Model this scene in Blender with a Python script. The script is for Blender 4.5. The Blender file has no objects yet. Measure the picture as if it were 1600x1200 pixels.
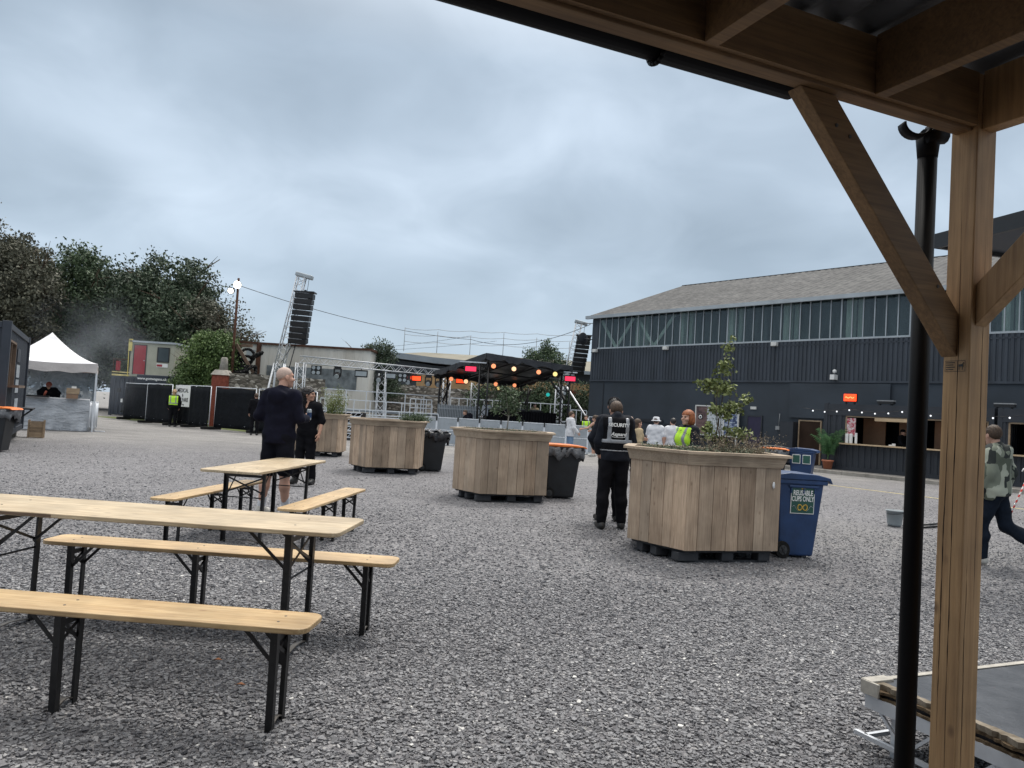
import bpy, math, random
import numpy as np
from mathutils import Vector, Matrix, Euler
R = math.radians
S = bpy.context.scene
COL = S.collection
rng = np.random.default_rng(7)
random.seed(7)

# ---------------------------------------------------------------- camera, sky, sun, exposure
cam_d = bpy.data.cameras.new("camera")
cam = bpy.data.objects.new("camera", cam_d)
COL.objects.link(cam)
cam_d.sensor_width = 36.0
cam_d.lens = 27.0
cam_d.clip_start = 0.05
cam_d.clip_end = 2000
cam.matrix_world = (Matrix.Translation((0, 0, 1.5))
                    @ Matrix.Rotation(R(92.3), 4, 'X') @ Matrix.Rotation(R(3.43), 4, 'Z'))
S.camera = cam
S.view_settings.view_transform = 'Standard'
S.view_settings.look = 'None'
S.view_settings.gamma = 1
S.view_settings.exposure = 0.8

SUN_EL, SUN_AZ = 58, 20
world = bpy.data.worlds.new("World")
S.world = world
world.use_nodes = True
wt = world.node_tree
wn, wl = wt.nodes, wt.links
wn.clear()
def WN(t, **k):
    n = wn.new(t)
    for a, b in k.items():
        setattr(n, a, b)
    return n
sky = WN('ShaderNodeTexSky', sky_type='NISHITA', sun_disc=False,
         sun_elevation=R(SUN_EL), sun_rotation=R(SUN_AZ))
bg_sky = WN('ShaderNodeBackground')
bg_sky.inputs['Strength'].default_value = 0.10
wl.new(sky.outputs[0], bg_sky.inputs[0])
tc = WN('ShaderNodeTexCoord')
sep = WN('ShaderNodeSeparateXYZ')
wl.new(tc.outputs['Generated'], sep.inputs[0])
def wm(op, a, b=None, c=None):
    n = WN('ShaderNodeMath', operation=op)
    for i, v in enumerate((a, b, c)):
        if v is None: continue
        if isinstance(v, (int, float)): n.inputs[i].default_value = v
        else: wl.new(v, n.inputs[i])
    return n.outputs[0]
zc = wm('ADD', wm('MAXIMUM', sep.outputs[2], 0.0), 0.34)
comb = WN('ShaderNodeCombineXYZ')
wl.new(wm('DIVIDE', sep.outputs[0], zc), comb.inputs[0])
wl.new(wm('DIVIDE', sep.outputs[1], zc), comb.inputs[1])
def wnoise(scale, detail, off, rough=0.5, dist=0.0):
    mp = WN('ShaderNodeMapping')
    mp.inputs['Location'].default_value = off
    wl.new(comb.outputs[0], mp.inputs[0])
    n = WN('ShaderNodeTexNoise')
    n.inputs['Scale'].default_value = scale
    n.inputs['Detail'].default_value = detail
    n.inputs['Roughness'].default_value = rough
    n.inputs['Distortion'].default_value = dist
    wl.new(mp.outputs[0], n.inputs['Vector'])
    return n.outputs[0]
nA = wnoise(1.3, 2, (4.4, 2.6, 0), 0.45, 0.4)
nB = wnoise(3.6, 4, (7.3, 2.2, 0), 0.5, 0.5)
cl = wm('ADD', wm('MULTIPLY', nA, 0.68), wm('MULTIPLY', nB, 0.32))
# broad brighter breaks and darker banks in the cloud deck, by direction
for d_, r_, k_ in (((0.150, 0.888, 0.435), 0.20, 0.10), ((-0.44, 0.83, 0.33), 0.20, 0.10), ((-0.55, 0.74, 0.38), 0.16, 0.07),
                   ((-0.17, 0.90, 0.40), 0.17, -0.06), ((-0.40, 0.79, 0.46), 0.22, -0.07), ((-0.06, 0.95, 0.26), 0.24, -0.05), ((0.27, 0.93, 0.24), 0.2, 0.02)):
    vm_ = WN('ShaderNodeVectorMath', operation='DISTANCE'); vm_.inputs[1].default_value = d_; wl.new(tc.outputs['Generated'], vm_.inputs[0])
    g_ = wm('MAXIMUM', wm('SUBTRACT', 1.0, wm('DIVIDE', vm_.outputs['Value'], r_)), 0.0)
    cl = wm('ADD', cl, wm('MULTIPLY', wm('SMOOTH_MIN', g_, 0.7, 0.3), k_))
ramp = WN('ShaderNodeValToRGB')
e = ramp.color_ramp.elements
e[0].position = 0.36; e[0].color = (0.190, 0.235, 0.280, 1)
e[1].position = 0.72; e[1].color = (0.44, 0.51, 0.585, 1)
m = ramp.color_ramp.elements.new(0.52); m.color = (0.280, 0.337, 0.395, 1)
wl.new(cl, ramp.inputs[0])
# near the horizon the cloud deck flattens to an even pale blue grey
hz = WN('ShaderNodeMapRange')
hz.inputs['From Min'].default_value = 0.02
hz.inputs['From Max'].default_value = 0.24
wl.new(sep.outputs[2], hz.inputs['Value'])
mixh = WN('ShaderNodeMixRGB')
mixh.inputs['Color1'].default_value = (0.285, 0.352, 0.425, 1)
wl.new(hz.outputs[0], mixh.inputs['Fac'])
wl.new(ramp.outputs[0], mixh.inputs['Color2'])
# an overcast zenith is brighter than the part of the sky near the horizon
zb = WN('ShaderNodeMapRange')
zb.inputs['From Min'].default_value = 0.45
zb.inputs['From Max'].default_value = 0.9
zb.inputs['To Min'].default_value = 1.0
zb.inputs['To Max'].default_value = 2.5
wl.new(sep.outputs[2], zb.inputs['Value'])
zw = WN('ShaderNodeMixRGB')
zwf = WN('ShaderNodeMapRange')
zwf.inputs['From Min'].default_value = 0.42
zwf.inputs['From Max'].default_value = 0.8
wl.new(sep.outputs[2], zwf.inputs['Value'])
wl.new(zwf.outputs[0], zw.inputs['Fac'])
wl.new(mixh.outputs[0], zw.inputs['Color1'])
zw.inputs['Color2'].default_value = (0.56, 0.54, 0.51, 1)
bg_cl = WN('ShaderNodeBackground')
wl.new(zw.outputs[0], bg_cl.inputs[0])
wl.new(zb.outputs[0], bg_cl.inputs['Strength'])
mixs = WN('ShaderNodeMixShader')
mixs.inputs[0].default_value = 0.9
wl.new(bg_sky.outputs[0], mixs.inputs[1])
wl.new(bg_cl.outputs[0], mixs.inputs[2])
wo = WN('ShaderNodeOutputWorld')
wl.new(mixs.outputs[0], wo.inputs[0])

sun_d = bpy.data.lights.new("sun", 'SUN')
sun_d.energy = 1.35
sun_d.angle = R(15)
sun_d.color = (1.0, 0.96, 0.9)
sun = bpy.data.objects.new("sun", sun_d)
COL.objects.link(sun)
sun.rotation_euler = (R(90 - SUN_EL), 0, R(180 - SUN_AZ))

# ---------------------------------------------------------------- materials
class NT:
    def __init__(s, name):
        s.m = bpy.data.materials.new(name)
        s.m.use_nodes = True
        s.n, s.l = s.m.node_tree.nodes, s.m.node_tree.links
        s.b = s.n['Principled BSDF']
        s.out = s.n['Material Output']
    def new(s, t, **k):
        n = s.n.new(t)
        for a, b in k.items(): setattr(n, a, b)
        return n
    def setin(s, sock, v):
        if hasattr(v, 'links') or isinstance(v, bpy.types.NodeSocket): s.l.new(v, sock)
        elif isinstance(v, tuple) and len(v) == 3 and sock.type == 'RGBA': sock.default_value = (*v, 1)
        else: sock.default_value = v
    def math(s, op, a, b=None, c=None, clamp=False):
        n = s.new('ShaderNodeMath', operation=op, use_clamp=clamp)
        for i, v in enumerate((a, b, c)):
            if v is not None: s.setin(n.inputs[i], v)
        return n.outputs[0]
    def coord(s, kind='Object', scale=(1, 1, 1), off=None):
        t = s.new('ShaderNodeTexCoord')
        mp = s.new('ShaderNodeMapping')
        mp.inputs['Scale'].default_value = scale
        s.l.new(t.outputs[kind], mp.inputs[0])
        if off is not None: s.l.new(off, mp.inputs['Location'])
        return mp.outputs[0]
    def noise(s, vec, scale, detail=3, rough=0.5, dist=0):
        n = s.new('ShaderNodeTexNoise')
        n.inputs['Scale'].default_value = scale; n.inputs['Detail'].default_value = detail
        n.inputs['Roughness'].default_value = rough; n.inputs['Distortion'].default_value = dist
        s.l.new(vec, n.inputs['Vector'])
        return n.outputs[0]
    def voro(s, vec, scale, feature='F1', out=0, rand=1.0):
        n = s.new('ShaderNodeTexVoronoi', feature=feature)
        n.inputs['Scale'].default_value = scale
        n.inputs['Randomness'].default_value = rand
        s.l.new(vec, n.inputs['Vector'])
        return n.outputs[out]
    def ramp(s, fac, stops):
        n = s.new('ShaderNodeValToRGB')
        el = n.color_ramp.elements
        while len(el) < len(stops): el.new(0.5)
        for x, (p, c) in zip(el, stops):
            x.position = p
            x.color = (*c, 1) if not isinstance(c, (int, float)) else (c, c, c, 1)
        s.l.new(fac, n.inputs[0])
        return n.outputs[0]
    def mix(s, f, a, b, mode='MIX'):
        n = s.new('ShaderNodeMixRGB', blend_type=mode)
        s.setin(n.inputs[0], f); s.setin(n.inputs[1], a); s.setin(n.inputs[2], b)
        return n.outputs[0]
    def attr(s, name='tone'):
        n = s.new('ShaderNodeAttribute', attribute_name=name)
        return n.outputs['Fac']
    def bump(s, h, strength=0.5, dist=0.01):
        n = s.new('ShaderNodeBump')
        n.inputs['Strength'].default_value = strength
        n.inputs['Distance'].default_value = dist
        s.l.new(h, n.inputs['Height'])
        s.l.new(n.outputs[0], s.b.inputs['Normal'])
    def base(s, c, rough=0.6, metal=0.0):
        if isinstance(c, tuple) and False: pass
        s.setin(s.b.inputs['Base Color'], c)
        s.setin(s.b.inputs['Roughness'], rough)
        s.b.inputs['Metallic'].default_value = metal
        return s.m

def sh(c, k): return tuple(min(1, x * k) for x in c)
def pmat(name, c, rough=0.6, metal=0.0, var=0.15, scale=4, bump=0.0, bscale=None, stretch=(1, 1, 1), tone=0.0, c2=None, bd=0.01):
    t = NT(name)
    v = t.coord('Object', stretch)
    n = t.noise(v, scale, 4, 0.6)
    lo, hi = sh(c, 1 - var), sh(c, 1 + var)
    col = t.ramp(n, [(0.3, lo if c2 is None else c), (0.7, hi if c2 is None else c2)])
    if tone:
        a = t.attr()
        col = t.mix(1.0, col, t.ramp(a, [(0, 1 - tone), (1, 1.0)]), 'MULTIPLY')
    if bump:
        t.bump(t.noise(v, bscale or scale * 6, 4, 0.6), bump, bd)
    r = t.math('ADD', t.math('MULTIPLY', n, 0.2), rough - 0.1)
    if rough >= .75 or max(c) < .01: t.b.inputs['Specular IOR Level'].default_value = 0.12
    return t.base(col, r, metal)

def wood(name, a, b, dark, rough=0.6, axis=0, knots=0.5, tonek=0.35, gscale=1.0, bumpk=0.25, gk=0.45):
    """planks: grain stretched along an axis, shifted by each plank's own tone"""
    t = NT(name)
    at = t.attr()
    off = t.new('ShaderNodeCombineXYZ')
    for i in range(3): t.l.new(t.math('MULTIPLY', at, 37.0 + 11 * i), off.inputs[i])
    st = [9.0 * gscale] * 3; st[axis] = 0.7 * gscale
    v = t.coord('Object', tuple(st), off.outputs[0])
    g = t.noise(v, 3.0, 6, 0.65, 1.2)
    st2 = [40.0 * gscale] * 3; st2[axis] = 1.2 * gscale
    v2 = t.coord('Object', tuple(st2), off.outputs[0])
    g2 = t.noise(v2, 3.0, 3, 0.6, 0.4)
    st3 = [8.0] * 3; st3[axis] = 4.6
    kn = t.voro(t.coord('Object', tuple(st3), off.outputs[0]), 1.0)
    knf = t.math('MULTIPLY', t.ramp(kn, [(0.05, 1.0), (0.14, 0.0)]), knots)
    c = t.ramp(g, [(0.28, a), (0.62, b)])
    c = t.mix(t.ramp(g2, [(0.35, gk), (0.6, 0.0)]), c, dark)
    c = t.mix(t.math('FRACT', t.math('MULTIPLY', at, 7.3)), c, t.mix(0.45, c, (0.52, 0.44, 0.35))) if tonek > .38 else c
    c = t.mix(knf, c, dark)
    c = t.mix(1.0, c, t.ramp(at, [(0, 1 - tonek), (1, 1.0)]), 'MULTIPLY')
    blot = t.noise(t.coord('Object', (1, 1, 1)), 2.3, 3, 0.6)
    c = t.mix(1.0, c, t.ramp(blot, [(0.3, 0.70), (0.6, 1.04)]), 'MULTIPLY')
    t.bump(t.math('ADD', g2, t.math('MULTIPLY', g, 0.5)), bumpk, 0.003)
    return t.base(c, rough)

def emit(name, c, k):
    t = NT(name)
    t.b.inputs['Emission Color'].default_value = (*c, 1)
    t.b.inputs['Emission Strength'].default_value = k
    return t.base(c, 0.4)

M = {}
M['bench'] = wood('varnished_pine', (0.50, 0.33, 0.155), (0.70, 0.52, 0.29), (0.27, 0.14, 0.06), 0.38, 0, 0.5, 0.15)
M['bench_old'] = wood('worn_pine', (0.46, 0.34, 0.20), (0.70, 0.58, 0.40), (0.22, 0.15, 0.09), 0.5, 0, 0.5, 0.2)
M['planter'] = wood('weathered_board', (0.47, 0.325, 0.22), (0.70, 0.525, 0.375), (0.22, 0.14, 0.085), 0.8, 2, 0.6, 0.5)
M['rim'] = wood('planter_rim', (0.43, 0.325, 0.23), (0.60, 0.48, 0.35), (0.2, 0.14, 0.1), 0.75, 0, 0.4, 0.25)
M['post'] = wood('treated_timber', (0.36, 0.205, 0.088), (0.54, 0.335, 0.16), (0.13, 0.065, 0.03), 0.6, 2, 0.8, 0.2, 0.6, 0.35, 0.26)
M['beam'] = wood('shaded_treated_beam', (0.19, 0.11, 0.048), (0.29, 0.17, 0.075), (0.10, 0.055, 0.028), 0.65, 0, 0.4, 0.25, 0.8)  # timber under the roof, its shade put into the darker colour
M['oldtimber'] = wood('old_timber', (0.16, 0.11, 0.075), (0.25, 0.17, 0.12), (0.06, 0.04, 0.03), 0.85, 0)
M['crate'] = wood('crate_wood', (0.40, 0.29, 0.18), (0.52, 0.39, 0.26), (0.2, 0.13, 0.08), 0.7, 0)
M['blackmetal'] = pmat('black_painted_steel', (0.009, 0.009, 0.010), 0.42, 0.0, 0.4, 30)
M['grip'] = pmat('worn_steel', (0.12, 0.11, 0.1), 0.5, 0.6, 0.3, 20)
M['pipe'] = pmat('black_plastic_pipe', (0.005, 0.005, 0.006), 0.5, 0, 0.3, 3)
M['pallet'] = pmat('dark_plastic', (0.035, 0.037, 0.042), 0.7, 0, 0.3, 8, 0.2)
M['binblack'] = pmat('black_bin_plastic', (0.010, 0.012, 0.015), 0.5, 0, 0.35, 5, 0.15, 60)
M['binblue'] = pmat('blue_bin_plastic', (0.014, 0.043, 0.125), 0.48, 0, 0.25, 4, 0.15, 60)
M['orange'] = pmat('orange_plastic', (0.75, 0.20, 0.04), 0.5, 0, 0.1)
M['rubber'] = pmat('rubber', (0.02, 0.02, 0.02), 0.85, 0, 0.3, 20)
M['bag'] = pmat('bin_liner', (0.022, 0.022, 0.026), 0.22, 0, 0.3, 9, 1.0, 14, bd=0.03)
M['palebag'] = pmat('pale_liner', (0.13, 0.135, 0.145), 0.3, 0, 0.3, 9, 1.0, 14, bd=0.03)
M['alu'] = pmat('aluminium', (0.55, 0.57, 0.60), 0.5, 0.5, 0.12, 6)
M['galv'] = pmat('galvanised_rail', (0.66, 0.69, 0.73), 0.5, 0.3, 0.1, 6)
M['barrier'] = pmat('barrier_grey', (0.34, 0.37, 0.40), 0.55, 0.4, 0.12, 5)
M['clad'] = pmat('charcoal_cladding', (0.036, 0.045, 0.059), 0.55, 0.0, 0.32, 1.6, 0, None, (1, 1, .18))
M['cladflat'] = pmat('charcoal_panel', (0.030, 0.040, 0.053), 0.6, 0.0, 0.3, 0.45)
M['container'] = pmat('dark_container_paint', (0.022, 0.026, 0.034), 0.5, 0, 0.25, 1.2)
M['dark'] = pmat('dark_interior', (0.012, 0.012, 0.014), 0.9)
M['bluegrey'] = pmat('blue_grey_container', (0.026, 0.033, 0.046), 0.6, 0, 0.2, 1.5)
M['brownply'] = pmat('brown_ply', (0.28, 0.15, 0.085), 0.7, 0, 0.2, 2)
M['darkbrown'] = pmat('shaded_brown_opening', (0.035, 0.022, 0.016), 0.85, 0, 0.3, 1.5)
M['counter'] = pmat('counter_wood', (0.50, 0.37, 0.23), 0.6, 0, 0.15, 3)
M['white'] = pmat('white_paint', (0.62, 0.62, 0.60), 0.55, 0, 0.08, 3)
M['grey'] = pmat('grey_plastic', (0.25, 0.26, 0.27), 0.6)
M['palegrey'] = pmat('pale_grey_metal', (0.36, 0.40, 0.43), 0.55, 0.1, 0.15, 1)
M['concrete'] = pmat('concrete_kerb', (0.30, 0.28, 0.25), 0.85, 0, 0.25, 3, 0.4, 30)
M['tarmac'] = pmat('pavement', (0.22, 0.21, 0.20), 0.9, 0, 0.3, 2, 0.4, 50)
M['yellow'] = pmat('worn_yellow_paint', (0.55, 0.46, 0.20), 0.7, 0, 0.35, 3)
M['sheet'] = pmat('black_fence_sheet', (0.008, 0.0095, 0.012), 0.8, 0, 0.35, 3, 0.6, 5, bd=0.05)
M['tentwhite'] = pmat('white_canvas', (0.70, 0.70, 0.72), 0.7, 0, 0.05, 2, 0.4, 2.5, bd=0.05)
M['tentcloth'] = pmat('grey_table_sheet', (0.40, 0.43, 0.47), 0.6, 0, 0.12, 2, 1.0, 2.2, (1, 1, 2.5), bd=0.12)
M['cream'] = pmat('cream_cabin_paint', (0.36, 0.36, 0.29), 0.6, 0, 0.1, 2)
M['red'] = pmat('red_door_paint', (0.30, 0.018, 0.028), 0.45, 0, 0.1)
M['redbrick'] = pmat('red_brick', (0.22, 0.065, 0.045), 0.85, 0, 0.35, 9, 0.4)
M['rust'] = pmat('rusty_steel', (0.085, 0.045, 0.032), 0.85, 0.2, 0.4, 4, 0.3)
M['rustwhite'] = pmat('rust_stained_white_panel', (0.66, 0.66, 0.62), 0.7, 0, 0.2, 0.5, 0, None, (1, 1, 0.2), 0, (0.44, 0.41, 0.36))
M['glassdark'] = pmat('dark_glass', (0.03, 0.045, 0.05), 0.08, 0, 0.3, 0.5)
M['tarp'] = pmat('black_stage_tarpaulin', (0.016, 0.018, 0.023), 0.45, 0, 0.3, 2, 0.7, 3, bd=0.05)
M['hallroof'] = pmat('lichen_roof_sheet', (0.20, 0.185, 0.145), 0.9, 0, 0.3, 0.3, 0, None, (1, 1, 1), 0, (0.30, 0.285, 0.24))
M['darkshed'] = pmat('dark_shed_wall', (0.035, 0.045, 0.055), 0.7, 0, 0.3, 0.4)
M['slate'] = pmat('blue_grey_roof', (0.22, 0.26, 0.30), 0.6, 0.1, 0.15, 0.6)
M['tan'] = pmat('tan_bank', (0.36, 0.24, 0.13), 0.9, 0, 0.3, 1)
M['bark'] = pmat('bark', (0.10, 0.075, 0.055), 0.95, 0, 0.3, 6, 0.6)
M['soil'] = pmat('soil', (0.05, 0.035, 0.025), 0.95, 0, 0.4, 12, 0.7)
M['terracotta'] = pmat('terracotta', (0.42, 0.15, 0.08), 0.7, 0, 0.15, 6)
M['skin'] = pmat('skin', (0.52, 0.30, 0.22), 0.5, 0, 0.07, 9)
M['skin2'] = pmat('tanned_skin', (0.40, 0.22, 0.15), 0.5, 0, 0.07, 9)
M['navy'] = pmat('navy_cotton', (0.0075, 0.008, 0.017), 0.9, 0, 0.3, 7, 0.6, 10, bd=0.02)
M['darknavy'] = pmat('dark_shorts_cloth', (0.006, 0.0065, 0.011), 0.9, 0, 0.3, 7, 0.6, 8, bd=0.02)
M['blackcloth'] = pmat('black_cloth', (0.006, 0.006, 0.008), 0.9, 0, 0.35, 7, 0.6, 9, bd=0.02)
M['greycoat'] = pmat('black_nylon', (0.012, 0.014, 0.020), 0.8, 0, 0.3, 7, 0.6, 9, bd=0.02)
M['whitecloth'] = pmat('white_cotton', (0.62, 0.63, 0.66), 0.85, 0, 0.06, 5, 0.5, 10, bd=0.02)
M['jeans'] = pmat('blue_denim', (0.010, 0.015, 0.025), 0.85, 0, 0.3, 9, 0.5, 14, bd=0.02)
M['palejeans'] = pmat('pale_denim', (0.16, 0.24, 0.36), 0.85, 0, 0.2, 9, 0.5, 14, bd=0.02)
M['hivis'] = pmat('lime_hi_vis', (0.50, 0.86, 0.04), 0.6, 0, 0.06, 6)
M['reflect'] = pmat('grey_reflective_tape', (0.26, 0.27, 0.29), 0.35, 0.2, 0.12, 20)
M['tanjacket'] = pmat('tan_cloth', (0.42, 0.33, 0.21), 0.8, 0, 0.15, 8)
M['hairbrown'] = pmat('brown_hair', (0.065, 0.038, 0.022), 0.6, 0, 0.45, 40, 0.7, 90)
M['hairdark'] = pmat('black_hair', (0.012, 0.009, 0.008), 0.45, 0, 0.4, 40, 0.7, 60)
M['hairginger'] = pmat('ginger_hair', (0.30, 0.095, 0.03), 0.55, 0, 0.35, 40, 0.7, 90, (1, 1, .3))
M['hairblond'] = pmat('fair_hair', (0.38, 0.25, 0.13), 0.6, 0, 0.3, 40, 0.7, 90)
M['hairgrey'] = pmat('grey_stubble', (0.44, 0.33, 0.28), 0.7, 0, 0.15, 90)
M['shoewhite'] = pmat('pale_trainer', (0.45, 0.44, 0.41), 0.6)
M['shoeblack'] = pmat('black_boot', (0.014, 0.014, 0.014), 0.5)
M['green'] = pmat('sign_green', (0.02, 0.085, 0.065), 0.5, 0, 0.1)
M['gold'] = pmat('gold_print', (0.62, 0.42, 0.08), 0.5, 0, 0.05)
M['ink'] = pmat('black_ink', (0.02, 0.02, 0.02), 0.6)
M['signwhite'] = pmat('sign_white', (0.75, 0.75, 0.74), 0.5, 0, 0.04)
M['purple'] = pmat('purple_black_door', (0.022, 0.018, 0.05), 0.5)
M['bucket'] = pmat('grey_bucket', (0.30, 0.34, 0.36), 0.5, 0, 0.1)
M['lamp'] = emit('floodlight_glow', (1.0, 0.93, 0.78), 14)
M['lampwarm'] = emit('warm_lamp_glow', (1.0, 0.33, 0.15), 0.62)
M['lampyellow'] = emit('yellow_lamp_glow', (0.95, 0.72, 0.26), 0.55)
M['lampcream'] = emit('cream_lamp_glow', (1.0, 0.60, 0.34), 0.65)
M['lampcyan'] = emit('cyan_lamp_glow', (0.02, 0.50, 0.45), 0.4)
M['lampred'] = emit('red_panel_glow', (1.0, 0.03, 0.09), 0.6)
M['lamporange'] = emit('orange_panel_glow', (1.0, 0.06, 0.012), 1.1)
M['bulb'] = emit('festoon_bulb', (0.9, 0.92, 0.95), 0.55)

def leafmat(name, c1, c2):
    t = NT(name)
    a = t.attr()
    col = t.ramp(a, [(0, c1), (1, c2)])
    t.b.inputs['Subsurface Weight'].default_value = 0.0
    return t.base(col, 0.65)
M['leaf_dark'] = leafmat('dark_leaves', (0.032, 0.050, 0.030), (0.072, 0.105, 0.056))
M['leaf_brown'] = leafmat('browning_leaves', (0.056, 0.060, 0.042), (0.118, 0.115, 0.075))
M['leaf_mid'] = leafmat('green_leaves', (0.038, 0.062, 0.032), (0.090, 0.135, 0.062))
M['leaf_bright'] = leafmat('bright_leaves', (0.045, 0.085, 0.025), (0.14, 0.21, 0.06))
M['leaf_sapling'] = leafmat('sapling_leaves', (0.09, 0.115, 0.03), (0.24, 0.28, 0.10))
M['leaf_herb'] = leafmat('herb_leaves', (0.055, 0.075, 0.045), (0.16, 0.19, 0.12))
M['leaf_dry'] = leafmat('dry_stems', (0.13, 0.10, 0.065), (0.30, 0.24, 0.16))
M['leaf_palm'] = leafmat('palm_leaves', (0.03, 0.09, 0.03), (0.09, 0.20, 0.07))

def ground_mat():
    t = NT('gravel_ground')
    g = t.new('ShaderNodeNewGeometry')
    pos = g.outputs['Position']
    sx = t.new('ShaderNodeSeparateXYZ'); t.l.new(pos, sx.inputs[0])
    big = t.noise(pos, 0.22, 4, 0.6, 0.6)
    mid = t.noise(pos, 1.3, 4, 0.65)
    cell = t.new('ShaderNodeTexVoronoi'); cell.inputs['Scale'].default_value = 48
    t.l.new(pos, cell.inputs['Vector'])
    sc = t.new('ShaderNodeSeparateColor'); t.l.new(cell.outputs['Color'], sc.inputs[0])
    stone = t.ramp(sc.outputs[0], [(0.0, (0.075, 0.073, 0.082)), (0.45, (0.165, 0.161, 0.176)), (0.85, (0.27, 0.266, 0.28)), (1.0, (0.52, 0.51, 0.50))])
    cell2 = t.voro(pos, 17, 'F1', 1)
    sc2 = t.new('ShaderNodeSeparateColor'); t.l.new(cell2, sc2.inputs[0])
    stone = t.mix(0.5, stone, t.ramp(sc2.outputs[1], [(0, (0.11, 0.108, 0.115)), (1, (0.27, 0.265, 0.27))]))
    # bare trodden dust: far side of the yard and a patch by the bins
    far = t.math('ADD', t.math('MULTIPLY', t.math('SUBTRACT', sx.outputs[1], 21.5), 0.16), t.math('MULTIPLY', t.math('SUBTRACT', big, 0.5), 2.6))
    far = t.math('ADD', far, t.math('MULTIPLY', t.math('MAXIMUM', t.math('MULTIPLY', sx.outputs[0], -1), 0), 0.03), clamp=True)
    dx = t.math('SUBTRACT', sx.outputs[0], 5.6); dy = t.math('SUBTRACT', sx.outputs[1], 11.2)
    rr = t.math('SQRT', t.math('ADD', t.math('MULTIPLY', dx, dx), t.math('MULTIPLY', t.math('MULTIPLY', dy, dy), 0.7)))
    patch = t.math('ADD', t.math('MULTIPLY', t.math('SUBTRACT', 2.6, rr), 0.35), t.math('MULTIPLY', t.math('SUBTRACT', mid, 0.5), 1.6), clamp=True)
    dust = t.ramp(mid, [(0.3, (0.25, 0.24, 0.225)), (0.7, (0.37, 0.355, 0.33))])
    fine = t.noise(pos, 26, 4, 0.7)
    dust = t.mix(0.3, dust, stone)
    dust = t.mix(1.0, dust, t.ramp(fine, [(0.35, 0.78), (0.65, 1.15)]), 'MULTIPLY')
    stretch = t.new('ShaderNodeMapping'); stretch.inputs['Scale'].default_value = (0.25, 1.1, 1); stretch.inputs['Rotation'].default_value = (0, 0, 0.35); t.l.new(pos, stretch.inputs[0])
    track = t.noise(stretch.outputs[0], 0.9, 4, 0.6, 0.5)
    dust = t.mix(1.0, dust, t.ramp(track, [(0.35, 0.82), (0.62, 1.08)]), 'MULTIPLY')
    col = t.mix(t.math('MULTIPLY', far, 0.85), stone, dust)
    col = t.mix(t.math('MULTIPLY', patch, 0.5), col, dust)
    col = t.mix(1.0, col, t.ramp(big, [(0.3, 0.86), (0.7, 1.08)]), 'MULTIPLY')
    d2 = t.voro(pos, 48, 'F1', 0)
    d3 = t.voro(pos, 23, 'F1', 0)
    t.bump(t.math('ADD', t.math('MULTIPLY', d2, -1.0), t.math('MULTIPLY', d3, -1.0)), 0.9, 0.025)
    return t.base(col, 0.9)
M['ground'] = ground_mat()

def stone_mat():
    t = NT('slate_chippings')
    a = t.attr()
    c = t.ramp(a, [(0, (0.066, 0.066, 0.075)), (0.4, (0.158, 0.159, 0.170)), (0.75, (0.252, 0.254, 0.265)), (0.94, (0.38, 0.374, 0.374)), (1, (0.68, 0.67, 0.64))])
    n = t.noise(t.coord('Object'), 120, 3)
    c = t.mix(1.0, c, t.ramp(n, [(0.3, 0.75), (0.7, 1.1)]), 'MULTIPLY')
    return t.base(c, 0.75)
M['chips'] = stone_mat()

def stonewall_mat():
    t = NT('rubble_stone')
    v = t.coord('Object', (1, 1, 2.2))
    c = t.new('ShaderNodeTexVoronoi'); c.inputs['Scale'].default_value = 4.2; t.l.new(v, c.inputs['Vector'])
    s = t.new('ShaderNodeSeparateColor'); t.l.new(c.outputs['Color'], s.inputs[0])
    col = t.ramp(s.outputs[0], [(0, (0.07, 0.062, 0.052)), (0.45, (0.17, 0.15, 0.125)), (0.75, (0.27, 0.245, 0.21)), (1, (0.55, 0.52, 0.47))])
    e = t.voro(v, 4.2, 'DISTANCE_TO_EDGE')
    col = t.mix(t.ramp(e, [(0.0, 1.0), (0.06, 0.0)]), col, (0.07, 0.06, 0.05))
    t.bump(e, 0.8, 0.05)
    return t.base(col, 0.9)
M['stonewall'] = stonewall_mat()

def roof_mat():
    t = NT('weathered_cement_roof')
    v = t.coord('Object')
    n = t.noise(v, 2.2, 6, 0.75)
    n2 = t.noise(v, 0.35, 3, 0.6)
    c = t.ramp(n, [(0.35, (0.045, 0.045, 0.046)), (0.5, (0.080, 0.080, 0.080)), (0.70, (0.155, 0.152, 0.146))])
    c = t.mix(1.0, c, t.ramp(n2, [(0.3, 0.75), (0.7, 1.05)]), 'MULTIPLY')
    return t.base(c, 0.9)
M['hangarroof'] = roof_mat()

def camo_mat():
    t = NT('camouflage_cloth')
    v = t.coord('Object', (1, 1, 0.7))
    c = t.new('ShaderNodeTexVoronoi', distance='CHEBYCHEV'); c.inputs['Scale'].default_value = 9; t.l.new(v, c.inputs['Vector'])
    s = t.new('ShaderNodeSeparateColor'); t.l.new(c.outputs['Color'], s.inputs[0])
    r = t.new('ShaderNodeValToRGB'); r.color_ramp.interpolation = 'CONSTANT'
    el = r.color_ramp.elements
    el.new(0.4); el.new(0.7)
    for x, (p, cc) in zip(el, [(0, (0.025, 0.03, 0.028)), (0.3, (0.10, 0.115, 0.085)), (0.55, (0.20, 0.22, 0.17)), (0.82, (0.40, 0.42, 0.34))]):
        x.position = p; x.color = (*cc, 1)
    t.l.new(s.outputs[0], r.inputs[0])
    return t.base(r.outputs[0], 0.85)
M['camo'] = camo_mat()

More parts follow.
